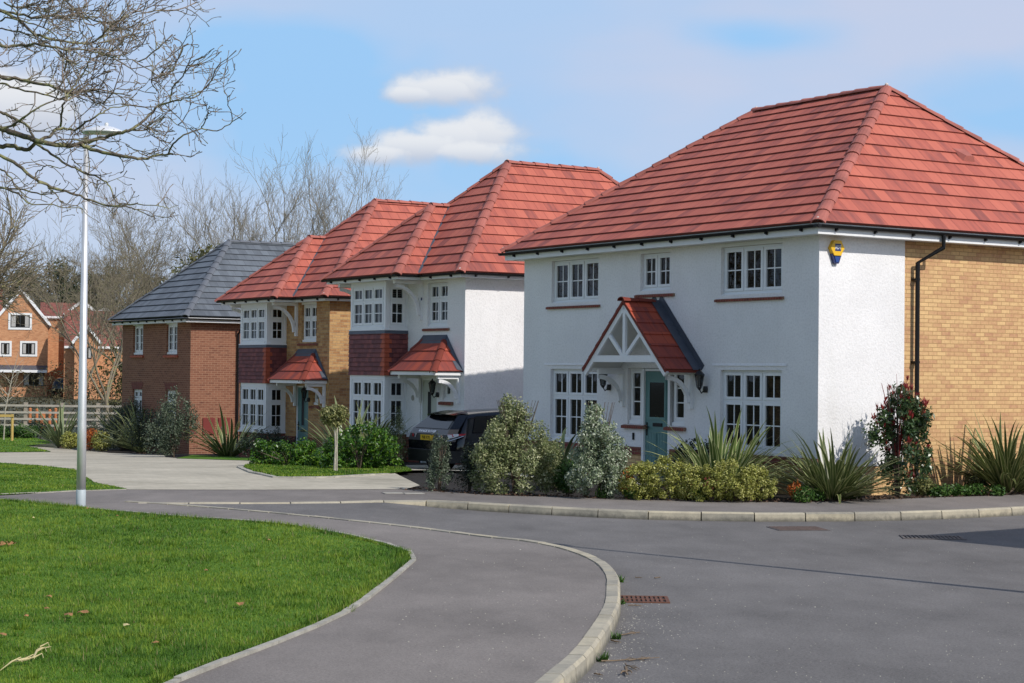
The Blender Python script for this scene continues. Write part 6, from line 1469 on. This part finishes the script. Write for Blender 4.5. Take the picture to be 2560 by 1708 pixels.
# ================================================================== ironwork in the road, litter
def ironwork():
    a = G(1930, 1322, -.12); b = G(2060, 1322, -.12); c = (a + b) / 2; H = empty('manhole_cover', (c[0], c[1], float(road_z(*c[:2]))), .15, 'rusty rectangular manhole cover in the road near the far kerb', 'manhole cover')
    m = MB(); m.box(-.38, .38, -.32, .32, .002, .008)
    m.build('frame', M['castiron'], H); n = MB()
    for i in range(12):
        for j in range(10): x, y = -.33 + .06 * i, -.27 + .06 * j; n.box(x - .02, x + .02, y - .02, y + .02, .0085, .013)
    n.box(-.35, .35, -.29, .29, .0082, .0095); n.build('lid', M['brownlid'], H)
    a = G(2262, 1342, -.12); b = G(2400, 1347, -.12); c = (a + b) / 2; H = empty('drain_grate', (c[0], c[1], float(road_z(*c[:2]))), -.1, 'slotted grey drain grate in the shade at right', 'drain grate')
    m = MB(); m.box(-.40, .40, -.26, .26, .001, .003); m.build('pit', M['hole'], H); g = MB(); g.box(-.42, .42, -.28, -.24, .001, .012); g.box(-.42, .42, .24, .28, .001, .012); g.box(-.42, -.38, -.24, .24, .001, .012); g.box(.38, .42, -.24, .24, .001, .012)
    for i in range(13): x = -.34 + .0567 * i; g.box(x - .014, x + .014, -.24, .24, .0035, .0118)
    g.build('grating', M['castiron'], H)
    a, b = G(1556, 1493, -.12), G(1660, 1506, -.12); c = (a + b) / 2; H = empty('road_gully', (c[0], c[1], -.122), -.03, 'rusty gully grating against the near kerb', 'drain grate')
    m = MB(); m.box(-.22, .22, -.22, .22, .001, .003); m.build('pit', M['hole'], H); g = MB(); g.box(-.25, .25, -.25, -.215, .001, .012); g.box(-.25, .25, .215, .25, .001, .012); g.box(-.25, -.215, -.215, .215, .001, .012); g.box(.215, .25, -.215, .215, .001, .012)
    for i in range(9): x = -.176 + .044 * i; g.box(x - .013, x + .013, -.215, .215, .0035, .0116)
    g.box(-.215, .215, -.02, .02, .004, .0112); g.build('grating', M['rust'], H)
    for k, (u, v) in enumerate(((984, 1233.5), (1034, 1234.5))):
        p = G(u, v, 0); H = empty('inspection_cover', (p[0], p[1], .0), .25, ['left of two pale square covers in the far pavement', 'right of two pale square covers in the far pavement'][k], 'inspection cover', 'pale covers in the far pavement')
        m = MB(); m.box(-.19, .19, -.17, .17, -.01, .004); m.build('frame', M['castiron'], H); n = MB(); n.box(-.17, .17, -.15, .15, .0042, .009); n.build('lid', M['edging'], H)
ironwork()
def twig(k, a, b, rad, label, mat='twigs', fork=True):
    pa, pb = G(*a, -.12), G(*b, -.12); d = pb - pa; c = (pa + pb) / 2; m = MB(); L = float(np.linalg.norm(d)); g = random.Random(k); P = []
    for i in range(6): t = i / 5 - .5; P.append((t * L, g.uniform(-.02, .02) * L, rad + .004 + g.uniform(0, .006)))
    m.tube(P, [rad, rad, rad * .9, rad * .8, rad * .6, rad * .4], 6)
    if fork:
        for i in (2, 3): m.tube([P[i], (P[i][0] + L * .12, P[i][1] + g.choice((-1, 1)) * L * .09, P[i][2] + .006), (P[i][0] + L * .26, P[i][1] + g.choice((-1, 1)) * L * .13, rad + .004)], [rad * .6, rad * .5, rad * .3], 5)
    o = m.build('fallen_twig', M[mat]); o.location = (c[0], c[1], float(road_z(c[0], c[1])) + .001); o.rotation_euler = (0, 0, math.atan2(d[1], d[0])); tag(o, label, 'twig', 'twigs lying in the gutter')
for k, (a, b, r, l) in enumerate((((1504, 1657), (1650, 1648), .006, 'long green twig reaching out from the near kerb'), ((1570, 1655), (1625, 1646), .005, 'reddish short twig crossing the long green twig'), ((1562, 1664), (1592, 1679), .006, 'dark forked twig below the long green twig'), ((1565, 1676), (1567, 1692), .013, 'stubby brown stick end-on in the road'), ((1541, 1592), (1600, 1583), .006, 'straight pale twig beside the near kerb'), ((1570, 1517), (1606, 1517), .006, 'short dark twig just below the rusty gully'), ((1588, 1446), (1606, 1447), .005, 'small twig above gully, left one'), ((1636, 1447), (1652, 1446), .006, 'small twig above gully, right one'), ((1528, 1605), (1552, 1610), .007, 'curled brown scrap against the near kerb'), ((1486, 1688), (1508, 1692), .006, 'dark twig at the kerb foot near the bottom'))): twig(k, a, b, r, l)
def kerb_weeds():
    g = random.Random(12)
    for k, (u, v, s, z, lab) in enumerate(((1548, 1455, .10, -.12, 'small yellow-green weed in the gutter above the rusty gully'), (1553, 1510, .09, -.12, 'grassy weed at the kerb beside the rusty gully'), (1540, 1597, .08, -.12, 'low weed at the near kerb by the pale twig'), (1506, 1652, .10, -.12, 'tuft of grass at kerb where the long twig starts'), (1636, 1291, .12, -.12, 'yellow-green weed at the foot of the far kerb'), (2246, 1299, .06, -.12, 'tiny weed at the far kerb below the flax'), (1533, 1530, .06, -.12, 'tiny weed at the near kerb between gully and twigs'))):
        p = G(u, v, z); n = 46; V = []
        for i in range(n):
            az = g.uniform(0, 6.28); L = s * g.uniform(.4, 1.1); th = g.uniform(.3, 1.35); x, y = p[0] + g.uniform(-.4, .4) * s, p[1] + g.uniform(-.4, .4) * s; w = .006 + .006 * g.random(); zz = float(road_z(x, y))
            V += [(x - math.sin(az) * w, y + math.cos(az) * w, zz), (x + math.sin(az) * w, y - math.cos(az) * w, zz), (x + math.cos(az) * L * math.sin(th), y + math.sin(az) * L * math.sin(th), zz + L * math.cos(th))]
        o = link_mesh('gutter_weed', np_mesh('gutter_weed', np.array(V), tris=np.arange(len(V)).reshape(-1, 3)), M['laurel' if k in (0, 4) else 'fern']); tag(o, lab, 'weed', 'weeds in the gutters')
    p = G(1598, 1291, -.12); m = MB(); gr = random.Random(2)
    P = [(p[0] + gr.uniform(-.05, .05) + .03 * i, p[1] + gr.uniform(-.02, .02), float(road_z(p[0], p[1])) + gr.uniform(.003, .04)) for i in range(8)]
    for i in range(6): m.poly([P[i], P[i + 1], P[i + 2]])
    tag(m.build('paper_litter', M['litter'], fix=False), 'crumpled pale pink litter at the foot of the far kerb', 'litter')
kerb_weeds()
def crumpled(name, p, r, mat, label, cat, group, seed, zs=.5):
    g = random.Random(seed); m = MB(); q = []
    for i in range(9): a = i / 9 * 6.283; q.append((p[0] + r * math.cos(a) * g.uniform(.5, 1.1), p[1] + r * math.sin(a) * g.uniform(.4, .9), p[2] + .02 + g.uniform(0, r * zs)))
    c = (p[0], p[1], p[2] + .035 + r * .2)
    for i in range(9): m.poly([q[i], q[(i + 1) % 9], c])
    o = m.build(name, M[mat], fix=False); tag(o, label, cat, group)
LV = ((219, 1277, .055, 'brown curled leaf on the grass right of the lamp post base'), (172, 1548, .075, 'left of a pair of brown crumpled leaves on the lawn'), (208, 1542, .075, 'right of a pair of brown crumpled leaves on the lawn'), (124, 1501, .05, 'brown leaf above the pair of crumpled leaves'), (118, 1532, .045, 'small brown leaf left of the pair'), (317, 1574, .05, 'pale brown leaf alone in mid lawn'), (598, 1522, .085, 'wide flat tan leaf on the right part of the lawn'), (292, 1296, .045, 'tan leaf near the top edge of the lawn'), (672, 1357, .04, 'small brown leaf close to the lawn right tip'), (65, 1550, .04, 'small dull leaf at left of the lawn'), (515, 1434, .035, 'tiny leaf in the middle of the lawn'), (6, 1598, .05, 'brown leaf at the left photo edge'), (390, 1618, .045, 'pinkish-brown leaf near the bottom lawn edge'), (84, 1300, .03, 'pale speck of leaf near the top of the lawn'))
for k, (u, v, r, lab) in enumerate(LV): crumpled('fallen_leaf', G(u, v, 0) + np.array((0, 0, .008)), r * .72, 'deadleaf' if k not in (13, 5) else 'straw', lab, 'leaf', 'fallen leaves on the lawn', 200 + k)
def stalk():
    P = [G(u, v, 0) for u, v in ((0, 1692), (30, 1672), (62, 1665), (84, 1662), (92, 1646), (100, 1634), (128, 1629))]; m = MB(); g = random.Random(3)
    m.tube([(p[0], p[1], .035 + g.uniform(0, .03)) for p in P], [.002, .006, .012, .006, .009, .007, .003], 6)
    for p in P[1:6]: m.tube([(p[0], p[1], .05), (p[0] + .05, p[1] + .03, .075), (p[0] + .07, p[1] - .01, .05)], [.006, .004, .002], 5)
    tag(m.build('dry_stalk', M['straw']), 'bent straw-coloured dry stalk lying on the lawn at bottom left', 'stalk')
    p = G(0, 1370, 0); m = MB(); q = random.Random(6)
    for i in range(120):
        x, y = p[0] + q.uniform(-.5, .13), p[1] + q.gauss(0, .12); a = q.uniform(0, 6.28); m.poly([(x, y, .03), (x + .05 * math.cos(a), y + .05 * math.sin(a), .05), (x + .03 * math.cos(a + 1), y + .03 * math.sin(a + 1), .06)])
    tag(m.build('bark_patch', M['deadleaf'], fix=False), 'patch of brown bark chips in the lawn at the left photo edge', 'bark chips', kind='stuff')
stalk()

# ================================================================== bare trees
class Twigs:
    """collects tapering tubes as numpy arrays"""
    def __init__(s): s.V = []; s.Q = []; s.n = 0
    def add(s, pts, rads, k=4):
        pts = np.asarray(pts, float); rads = np.asarray(rads, float); m = len(pts); d = np.gradient(pts, axis=0); d /= np.linalg.norm(d, axis=1)[:, None] + 1e-12
        ref = np.array((.31, .22, .925)) if abs(d[0, 2]) < .9 else np.array((1., 0, .1)); x = np.cross(d, ref); x /= np.linalg.norm(x, axis=1)[:, None] + 1e-12; y = np.cross(x, d)
        t = np.arange(k) * 2 * np.pi / k; ring = pts[:, None] + (x[:, None] * np.cos(t)[None, :, None] + y[:, None] * np.sin(t)[None, :, None]) * rads[:, None, None]
        s.V.append(ring.reshape(-1, 3)); i, j = np.meshgrid(np.arange(m - 1), np.arange(k), indexing='ij'); j2 = (j + 1) % k
        s.Q.append((np.stack([i * k + j, i * k + j2, (i + 1) * k + j2, (i + 1) * k + j], -1) + s.n).reshape(-1, 4)); s.n += m * k
    def build(s, name, mat, parent=None, smooth=True):
        if not s.V: return None
        return link_mesh(name, np_mesh(name, np.concatenate(s.V), quads=np.concatenate(s.Q)), mat, parent, smooth)
def grow(T, g, p, d, L, r, lvl, maxl, up=.10, spread=.75, wob=.18, fine=None, kids=(5, 7), lenf=(.45, .72)):
    m = 5 if lvl < 2 else 4; pts = [p]; dd = d.copy(); q = p.copy()
    for i in range(m):
        dd = dd + g.normal(0, wob, 3); dd[2] += up; dd /= np.linalg.norm(dd); q = q + dd * L / m; pts.append(q)
    tgt = T if (fine is None or lvl < 2) else fine
    r = max(r, RMIN[0] * 1.25); tgt.add(pts, np.linspace(r, max(RMIN[0], r * (.45 if lvl < maxl else .5)), m + 1), 6 if lvl == 0 else (5 if lvl == 1 else 3))
    if lvl >= maxl: return
    n = g.integers(kids[0], kids[1] + 1)
    for c in range(n):
        t = .25 + .75 * (c + g.random()) / n; k = min(int(t * m), m - 1); f = t * m - k; pp = pts[k] + (pts[k + 1] - pts[k]) * f
        ax = g.normal(size=3); ax -= ax.dot(dd) * dd; ax /= np.linalg.norm(ax); base = pts[k + 1] - pts[k]; base /= np.linalg.norm(base)
        a = spread * g.uniform(.55, 1.2); nd = base * math.cos(a) + ax * math.sin(a); nd /= np.linalg.norm(nd)
        grow(T, g, pp, nd, L * g.uniform(*lenf) * (1.15 - .45 * t), r * (.62 - .25 * t) * .95, lvl + 1, maxl, up, spread, wob, fine, kids, lenf)
    grow(T, g, pts[-1], dd, L * .6, r * .45, lvl + 1, maxl, up, spread, wob, fine, kids, lenf)
RMIN = [.0055]
def bare_tree(label, pos, h, seed, forks=3, spread=.55, maxl=4, r=.2, up=.12, fork_h=.25, kids=(5, 7), bark='bark_brown', rz=0, rmin=.014):
    g = np.random.default_rng(seed); H = empty('bare_tree', tuple(pos), rz, label, 'tree', 'leafless trees behind the houses')
    T = Twigs(); F = Twigs(); th = h * fork_h
    T.add([(0, 0, -.4), (.03, 0, th * .5), (0, .02, th)], [r * 1.3, r, r * .9], 8)
    for k in range(forks):
        a = k * 6.283 / forks + g.uniform(-.4, .4); s = g.uniform(.5, 1.15) * spread * (.35 if k == 0 else 1); d = np.array((math.sin(s) * math.cos(a), math.sin(s) * math.sin(a), math.cos(s)))
        grow(T, g, np.array((0, 0, th * g.uniform(.75, 1.0))), d, h * .42 * g.uniform(.85, 1.1), r * .58, 1, maxl, up, .72, .17, F, kids)
    for X in (F,):
        pass
    T.build('trunk', M[bark], H); o = F.build('twigs', M[bark], H)
    return H
# thicker minimum so that far twigs still show
_oldadd = Twigs.add
TREES = (('spreading leafless tree behind the rail fence in line with the lamp pole', 212, 96, 10.4, 301, 3, .85, .05), ('leafless tree with yellow-green bark just right of the lamp pole', 268, 88, 10.6, 302, 4, .75, .06), ('leafless forked tree rising left of the slate roof', 372, 98, 12.2, 303, 4, .75, .06), ('leafless broom-shaped tree above the slate roof hip', 498, 112, 14.4, 304, 6, .60, .10), ('tall leafless tree behind the slate roof ridge, left stem', 640, 108, 15.4, 305, 4, .40, .12), ('leafless tall tree behind the slate roof ridge, right stem', 722, 112, 15.6, 306, 4, .42, .12), ('leafless tree with dark seed clusters behind the tan house roof', 862, 110, 15.0, 307, 5, .50, .10), ('leafless tree low in the gap between lamp pole and slate roof', 318, 122, 12.0, 308, 4, .80, .06), ('leafless tree beyond the far houses, left of the lamp pole', 120, 172, 15.5, 309, 5, .85, .05), ('leafless tree beyond the far houses, right of the lamp pole', 250, 176, 17.5, 310, 5, .80, .05), ('leafless tree beyond the far houses, left of slate eave', 340, 168, 17.5, 311, 5, .80, .05))
for k, (lab, x, Y, h) in enumerate((('leafless tree outside the photo at left, nearer one', -27, 43, 12.5), ('leafless tree outside the photo at left, farther one', -33, 52, 13.5), ('leafless tree outside the photo far left', -24, 34, 11))): bare_tree(lab, (x, Y, -.5), h, 330 + k, 5, .7, 4, .2, .07, .2, (4, 6))
for k, (lab, u, Y, h, sd, fk, spd, up) in enumerate(TREES):
    RMIN[0] = .0058 if Y < 140 else .0085; x = AT(u, 900, Y)[0]; bare_tree(lab, (x, Y, float(terr(x, Y)) - .2), h, sd, fk, spd, 5, .16 if k > 1 else .11, up, .14 if k in (0, 1, 2) else .24, (2, 4) if k in (0, 1) else (3, 5), 'bark_pale' if k in (4, 5, 6) else 'bark_brown')
def big_left():
    g = np.random.default_rng(320); H = empty('bare_tree', (AT(-150, 900, 60)[0], 60, -.8), 0, 'dense leafless tree at the left photo edge behind the street lamp', 'tree', 'leafless trees behind the houses'); T, F = Twigs(), Twigs()
    T.add([(0, 0, -.3), (0, 0, 3.8)], [.3, .24], 8)
    for k in range(5):
        a = k * 1.257 + .3; grow(T, g, np.array((0, 0, 3.6)), np.array((.5 * math.cos(a), .5 * math.sin(a), .86)), 3.4, .13, 1, 4, .05, .7, .15, F, (6, 8))
    T.build('trunk', M['bark_brown'], H); F.build('twigs', M['bark_brown'], H)
big_left()
def seed_clusters():
    pass
def pine(label, u, Y, h, w, seed):
    x = AT(u, 900, Y)[0]; H = empty('pine_tree', (x, Y, float(terr(x, Y))), 0, label, 'tree', 'dark pines beyond the far houses'); g = random.Random(seed); bl = []
    for i in range(9): t = .45 + .55 * i / 8; bl.append((g.uniform(-.35, .35) * w, g.uniform(-.3, .3) * w, h * t - .6, w * g.uniform(.35, .6) * (1.25 - t * .6), w * .45, h * .085))
    link_mesh('crown', leaf_mesh('crown', bl, 5200, .5, .16, .35, .35, 0, seed, holes=.5), M['pine'], H); t = MB(); t.tube([(0, 0, -.5), (0, 0, h * .9)], [.3, .1], 7); t.build('trunk', M['bark_brown'], H)
for k, (lab, u, Y, h, w) in enumerate((('dark pine above the left distant gable', 95, 190, 12.0, 4.5), ('broad dark pine behind the middle distant house', 150, 185, 12.6, 5.0), ('dark pine left of the lamp pole top of far roofs', 178, 200, 12.4, 4.6), ('dark pine showing right of the lamp pole', 222, 180, 11.2, 4.4), ('dark pine beside the slate roof eave', 280, 185, 11.4, 4.6), ('dark pine left of the far gable at photo edge', 20, 200, 12.2, 4.5), ('dark pine behind the slate roof left hip', 335, 178, 11.8, 5.0))): pine(lab, u, Y, h, w, 400 + k)
p = AT(545, 700, 100); shrub('ivy_tree', 'olive ivy-covered tree top peeping over the slate roof', 'tree', None, [(0, 0, 8.6, 1.7, 1.5, 1.1), (-1.2, 0, 7.4, 1.6, 1.5, 1.6), (1.2, 0, 7.9, 1.3, 1.2, 1.0), (-.3, 0, 5.5, 1.8, 1.6, 2.4)], 5500, (.30, .12), 'ivy', (8.5, 6, 1.2), None, 120, pos=(p[0], 100, -.7), lump=.35, holes=.45)
p = AT(330, 800, 92); shrub('ivy_tree', 'ivy-clad low tree with olive leaves left of slate house', 'tree', None, [(0, 0, 2.6, 1.5, 1.3, 2.2), (.9, 0, 4.0, 1.4, 1.2, 1.5)], 3000, (.24, .1), 'ivy', (4.5, 5, .8), None, 121, pos=(p[0], 92, -.8), lump=.35, holes=.25)

# ------------------------------------------------------------------ the oak whose boughs hang in at the upper left
def oak():
    Y0 = 20.0; base = np.array((-9.6, 19.0, 0.0)); H = empty('oak_tree', tuple(base), 0, 'large leafless oak outside left edge with mossy boughs hanging into the sky', 'tree'); g = np.random.default_rng(77)
    B, Tw = Twigs(), Twigs()
    def at(u, v, dy=0.0): return AT(u, v, Y0 + dy) - base
    hub = np.array((0.15, .3, 4.1)); B.add([(0, 0, -.4), (.05, 0, .6), (0, .05, 2.2), hub], [.50, .40, .34, .30], 12)
    top = np.array((.2, .6, 8.5)); B.add([hub, (.1, .3, 6.0), top], [.26, .2, .12], 9)
    L = {'A': ([(0, 545), (150, 555), (310, 590), (430, 630), (490, 655), (600, 635), (780, 655), (920, 672)], 24, 6, .6), 'B': ([(0, 320), (120, 325), (250, 310), (400, 335), (500, 345), (620, 355), (720, 380), (850, 410), (1000, 440)], 19, 4, -.7),
         'C': ([(0, 70), (130, 140), (220, 220), (350, 270), (500, 300), (640, 300), (700, 260), (780, 180), (880, 90), (960, 30)], 22, 5, .9), 'C2': ([(0, 75), (130, 100), (250, 125), (350, 110), (480, 115), (560, 118), (700, 150), (820, 150), (960, 100), (1150, 60), (1290, 5)], 18, 3, 1.5),
         'D': ([(0, 900), (100, 930), (240, 980), (340, 1000), (440, 1020), (560, 1010), (700, 965), (830, 935), (930, 900), (1020, 830), (1110, 740), (1180, 720), (1290, 690), (1370, 655), (1430, 622)], 38, 4, 0),
         'E': ([(0, 1020), (100, 1030), (190, 1052), (250, 1000), (340, 955), (420, 900), (520, 910), (600, 860), (720, 790), (800, 750), (960, 735)], 30, 5, .15), 'E2': ([(420, 890), (435, 800), (450, 720), (490, 650), (540, 570), (600, 490), (640, 380), (690, 300), (770, 210)], 15, 4, .3),
         'F': ([(560, 1010), (640, 1045), (800, 1080), (920, 1100), (1010, 1112), (1100, 1088), (1212, 1080)], 25, 13, -.05), 'F2': ([(1180, 1080), (1212, 1010), (1290, 950), (1410, 902), (1520, 916), (1630, 858), (1722, 788)], 12, 5, -.1), 'F3': ([(1410, 902), (1440, 835), (1460, 798), (1500, 780), (1522, 750)], 8, 4, -.15), 'F4': ([(1630, 850), (1605, 740), (1590, 680), (1566, 638)], 7, 3, -.1), 'F5': ([(1460, 798), (1452, 760), (1450, 725)], 6, 4, -.1),
         'U': ([(1185, 720), (1210, 620), (1290, 510), (1340, 390), (1352, 290), (1333, 210)], 10, 5, .0), 'U2': ([(1290, 510), (1350, 440), (1418, 392)], 8, 4, 0), 'U3': ([(1100, 640), (1060, 560), (1150, 540), (1240, 480)], 6, 3, .3),
         'Gb': ([(0, 1090), (120, 1150), (220, 1240), (330, 1300), (460, 1340), (600, 1385), (750, 1440), (880, 1442), (960, 1470), (1060, 1512), (1155, 1520)], 22, 4, -.4), 'G2': ([(750, 1440), (960, 1430), (1100, 1442), (1250, 1456)], 9, 3, -.4),
         'Hb': ([(250, 1000), (330, 1060), (440, 1130), (560, 1190), (700, 1250), (770, 1310), (800, 1400), (850, 1440), (900, 1508)], 17, 4, .2), 'H2': ([(560, 1190), (640, 1220), (730, 1238)], 9, 4, .2), 'H3': ([(690, 1262), (680, 1290), (695, 1345)], 6, 3, .2),
         'I': ([(0, 1318), (160, 1330), (280, 1360), (340, 1358), (460, 1338)], 12, 5, -.8), 'I2': ([(0, 1310), (130, 1362), (200, 1422), (380, 1436), (580, 1466)], 12, 5, -.9), 'I3': ([(330, 1300), (390, 1360), (432, 1418)], 10, 5, -.4), 'I4': ([(0, 1180), (60, 1230), (130, 1330), (215, 1392)], 12, 5, -.6),
         'J': ([(0, 780), (100, 830), (180, 872), (240, 975)], 20, 15, .1), 'K': ([(0, 905), (60, 890), (160, 830), (290, 740), (430, 690), (560, 650)], 18, 5, -.5), 'K2': ([(0, 580), (110, 620), (250, 650), (420, 690), (530, 650), (640, 690), (760, 740), (900, 720)], 14, 4, .9),
         'N': ([(0, 470), (80, 455), (110, 430), (175, 436)], 9, 4, .2), 'O': ([(0, 200), (90, 215), (200, 240), (330, 300), (420, 390), (560, 470), (700, 560), (800, 640)], 11, 4, 1.2), 'P': ([(330, 30), (400, -20)], 12, 8, 1), 'Q': ([(440, 0), (520, 60), (560, 110), (600, 170), (650, 260)], 12, 6, 1.2), 'Rr': ([(1020, 870), (1040, 930), (1120, 980), (1200, 1002)], 7, 4, .1), 'Rs': ([(880, 1010), (960, 1060), (1040, 1080), (1160, 1030)], 7, 3, .1), 'S': ([(1180, 810), (1220, 860), (1300, 895), (1390, 890), (1440, 810)], 6, 3, .1), 'V': ([(240, 1240), (280, 1190), (330, 1160), (420, 1172), (520, 1160), (560, 1190)], 8, 4, .1),
         'T1': ([(30, 20), (150, 60), (280, 10)], 12, 6, 1.1), 'T2': ([(0, 150), (60, 120), (200, 160), (340, 210), (440, 320), (520, 420), (545, 560)], 12, 4, .8), 'T3': ([(560, 118), (560, 200), (640, 330), (720, 380)], 9, 5, 1.2)}
    px = 1 / 2.8; mpp = Y0 / CF; ends = []
    for name, (pl, w0, w1, dy) in L.items():
        P = [at(a * px, b * px, dy + .15 * math.sin(i * 1.3 + len(name))) for i, (a, b) in enumerate(pl)]
        S = []; W_ = []
        pp = [np.array(q) for q in P]; n = len(pp)
        for i in range(n - 1):
            a, b, c, d = pp[max(i - 1, 0)], pp[i], pp[i + 1], pp[min(i + 2, n - 1)]
            for k in range(4):
                t = k / 4; S.append(.5 * ((2 * b) + (c - a) * t + (2 * a - 5 * b + 4 * c - d) * t * t + (3 * b - a - 3 * c + d) * t ** 3) + g.normal(0, .006, 3))
        S.append(pp[-1]); R_ = np.linspace(w0 * 1.15, w1 * 1.1, len(S)) * px * mpp * .5
        if pl[0][0] == 0:                                    # carry the bough back to the trunk outside the frame
            a = S[0]; dz = (hub if a[2] < 5.2 else top); mid = a * .5 + dz * .5 + np.array((0, 0, -.15)); S = [dz, mid] + S; R_ = np.concatenate([[R_[0] * 2.0, R_[0] * 1.4], R_])
        B.add(S, R_, 7); ends.append((S, R_, name))
    # twigs: curved, upward tipped, budded
    def sprig(p, d, Ln, r, lvl):
        m = 5; pts = [p]; q = p.copy(); dd = d.copy(); cur = g.normal(0, .16, 3)
        for i in range(m):
            dd = dd + cur * .55 + g.normal(0, .24, 3); dd[2] += .06; dd /= np.linalg.norm(dd); q = q + dd * Ln / m; pts.append(q)
        rr = np.linspace(r, max(.0034, r * .5), m + 1); rr[-1] *= 1.9; Tw.add(pts, rr, 4 if lvl == 0 else 3)
        if lvl < 2:
            for c in range(int(g.integers(3, 6)) if lvl == 0 else int(g.integers(2, 4))):
                k = int(g.integers(1, m)); ax = g.normal(size=3); nd = dd * .55 + ax * .55 + np.array((.25, 0, .12)); nd /= np.linalg.norm(nd); sprig(pts[k], nd, Ln * g.uniform(.35, .65), r * .66, lvl + 1)
    for S, R_, name in ends:
        dens = {'A': 13, 'B': 14, 'C': 10, 'C2': 17, 'D': 13, 'E': 6, 'E2': 5, 'O': 4, 'Q': 2, 'K2': 10, 'T2': 3, 'T1': 7, 'F': 4, 'F2': 0, 'F3': 2, 'F4': 2, 'U': 2, 'U2': 1, 'U3': 7, 'Gb': 6, 'Hb': 6, 'G2': 2, 'I': 4, 'I2': 4, 'P': 5, 'T3': 5, 'S': 3}.get(name, 4)
        for _ in range(dens):
            t = g.uniform(.12, 1.0); k = min(int(t * (len(S) - 1)), len(S) - 2); p = S[k] + (S[k + 1] - S[k]) * g.random(); tan = S[k + 1] - S[k]; tan /= np.linalg.norm(tan) + 1e-9
            big = name in ('A', 'B', 'C', 'C2', 'E2', 'O', 'Q', 'K2', 'T2', 'T3', 'D', 'T1', 'U3')
            d = tan * .5 + g.normal(0, .55, 3) * np.array((1, 1, .8)) + np.array((.40, 0, .18 if big else -.02)); d /= np.linalg.norm(d)
            sprig(p, d, g.uniform(.32, .72) if big else g.uniform(.15, .45), g.uniform(.006, .0105) if big else g.uniform(.005, .0075), 0 if big else 1)
    # the rest of the crown, outside the frame
    R2, F2 = Twigs(), Twigs()
    for k in range(7):
        a = 1.9 + k * .55; grow(R2, g, hub + np.array((0, 0, g.uniform(0, 3.5))), np.array((.75 * math.cos(a), .75 * math.sin(a), .6)), 3.6, .13, 1, 4, .03, .75, .18, F2, (5, 6))
    B.V += R2.V; B.Q += [q + B.n for q in R2.Q]; B.n += R2.n
    B.build('trunk_and_boughs', M['bark_oak'], H); Tw.build('twigs', M['twig_oak'], H); F2.build('outer_twigs', M['twig_oak'], H)
oak()
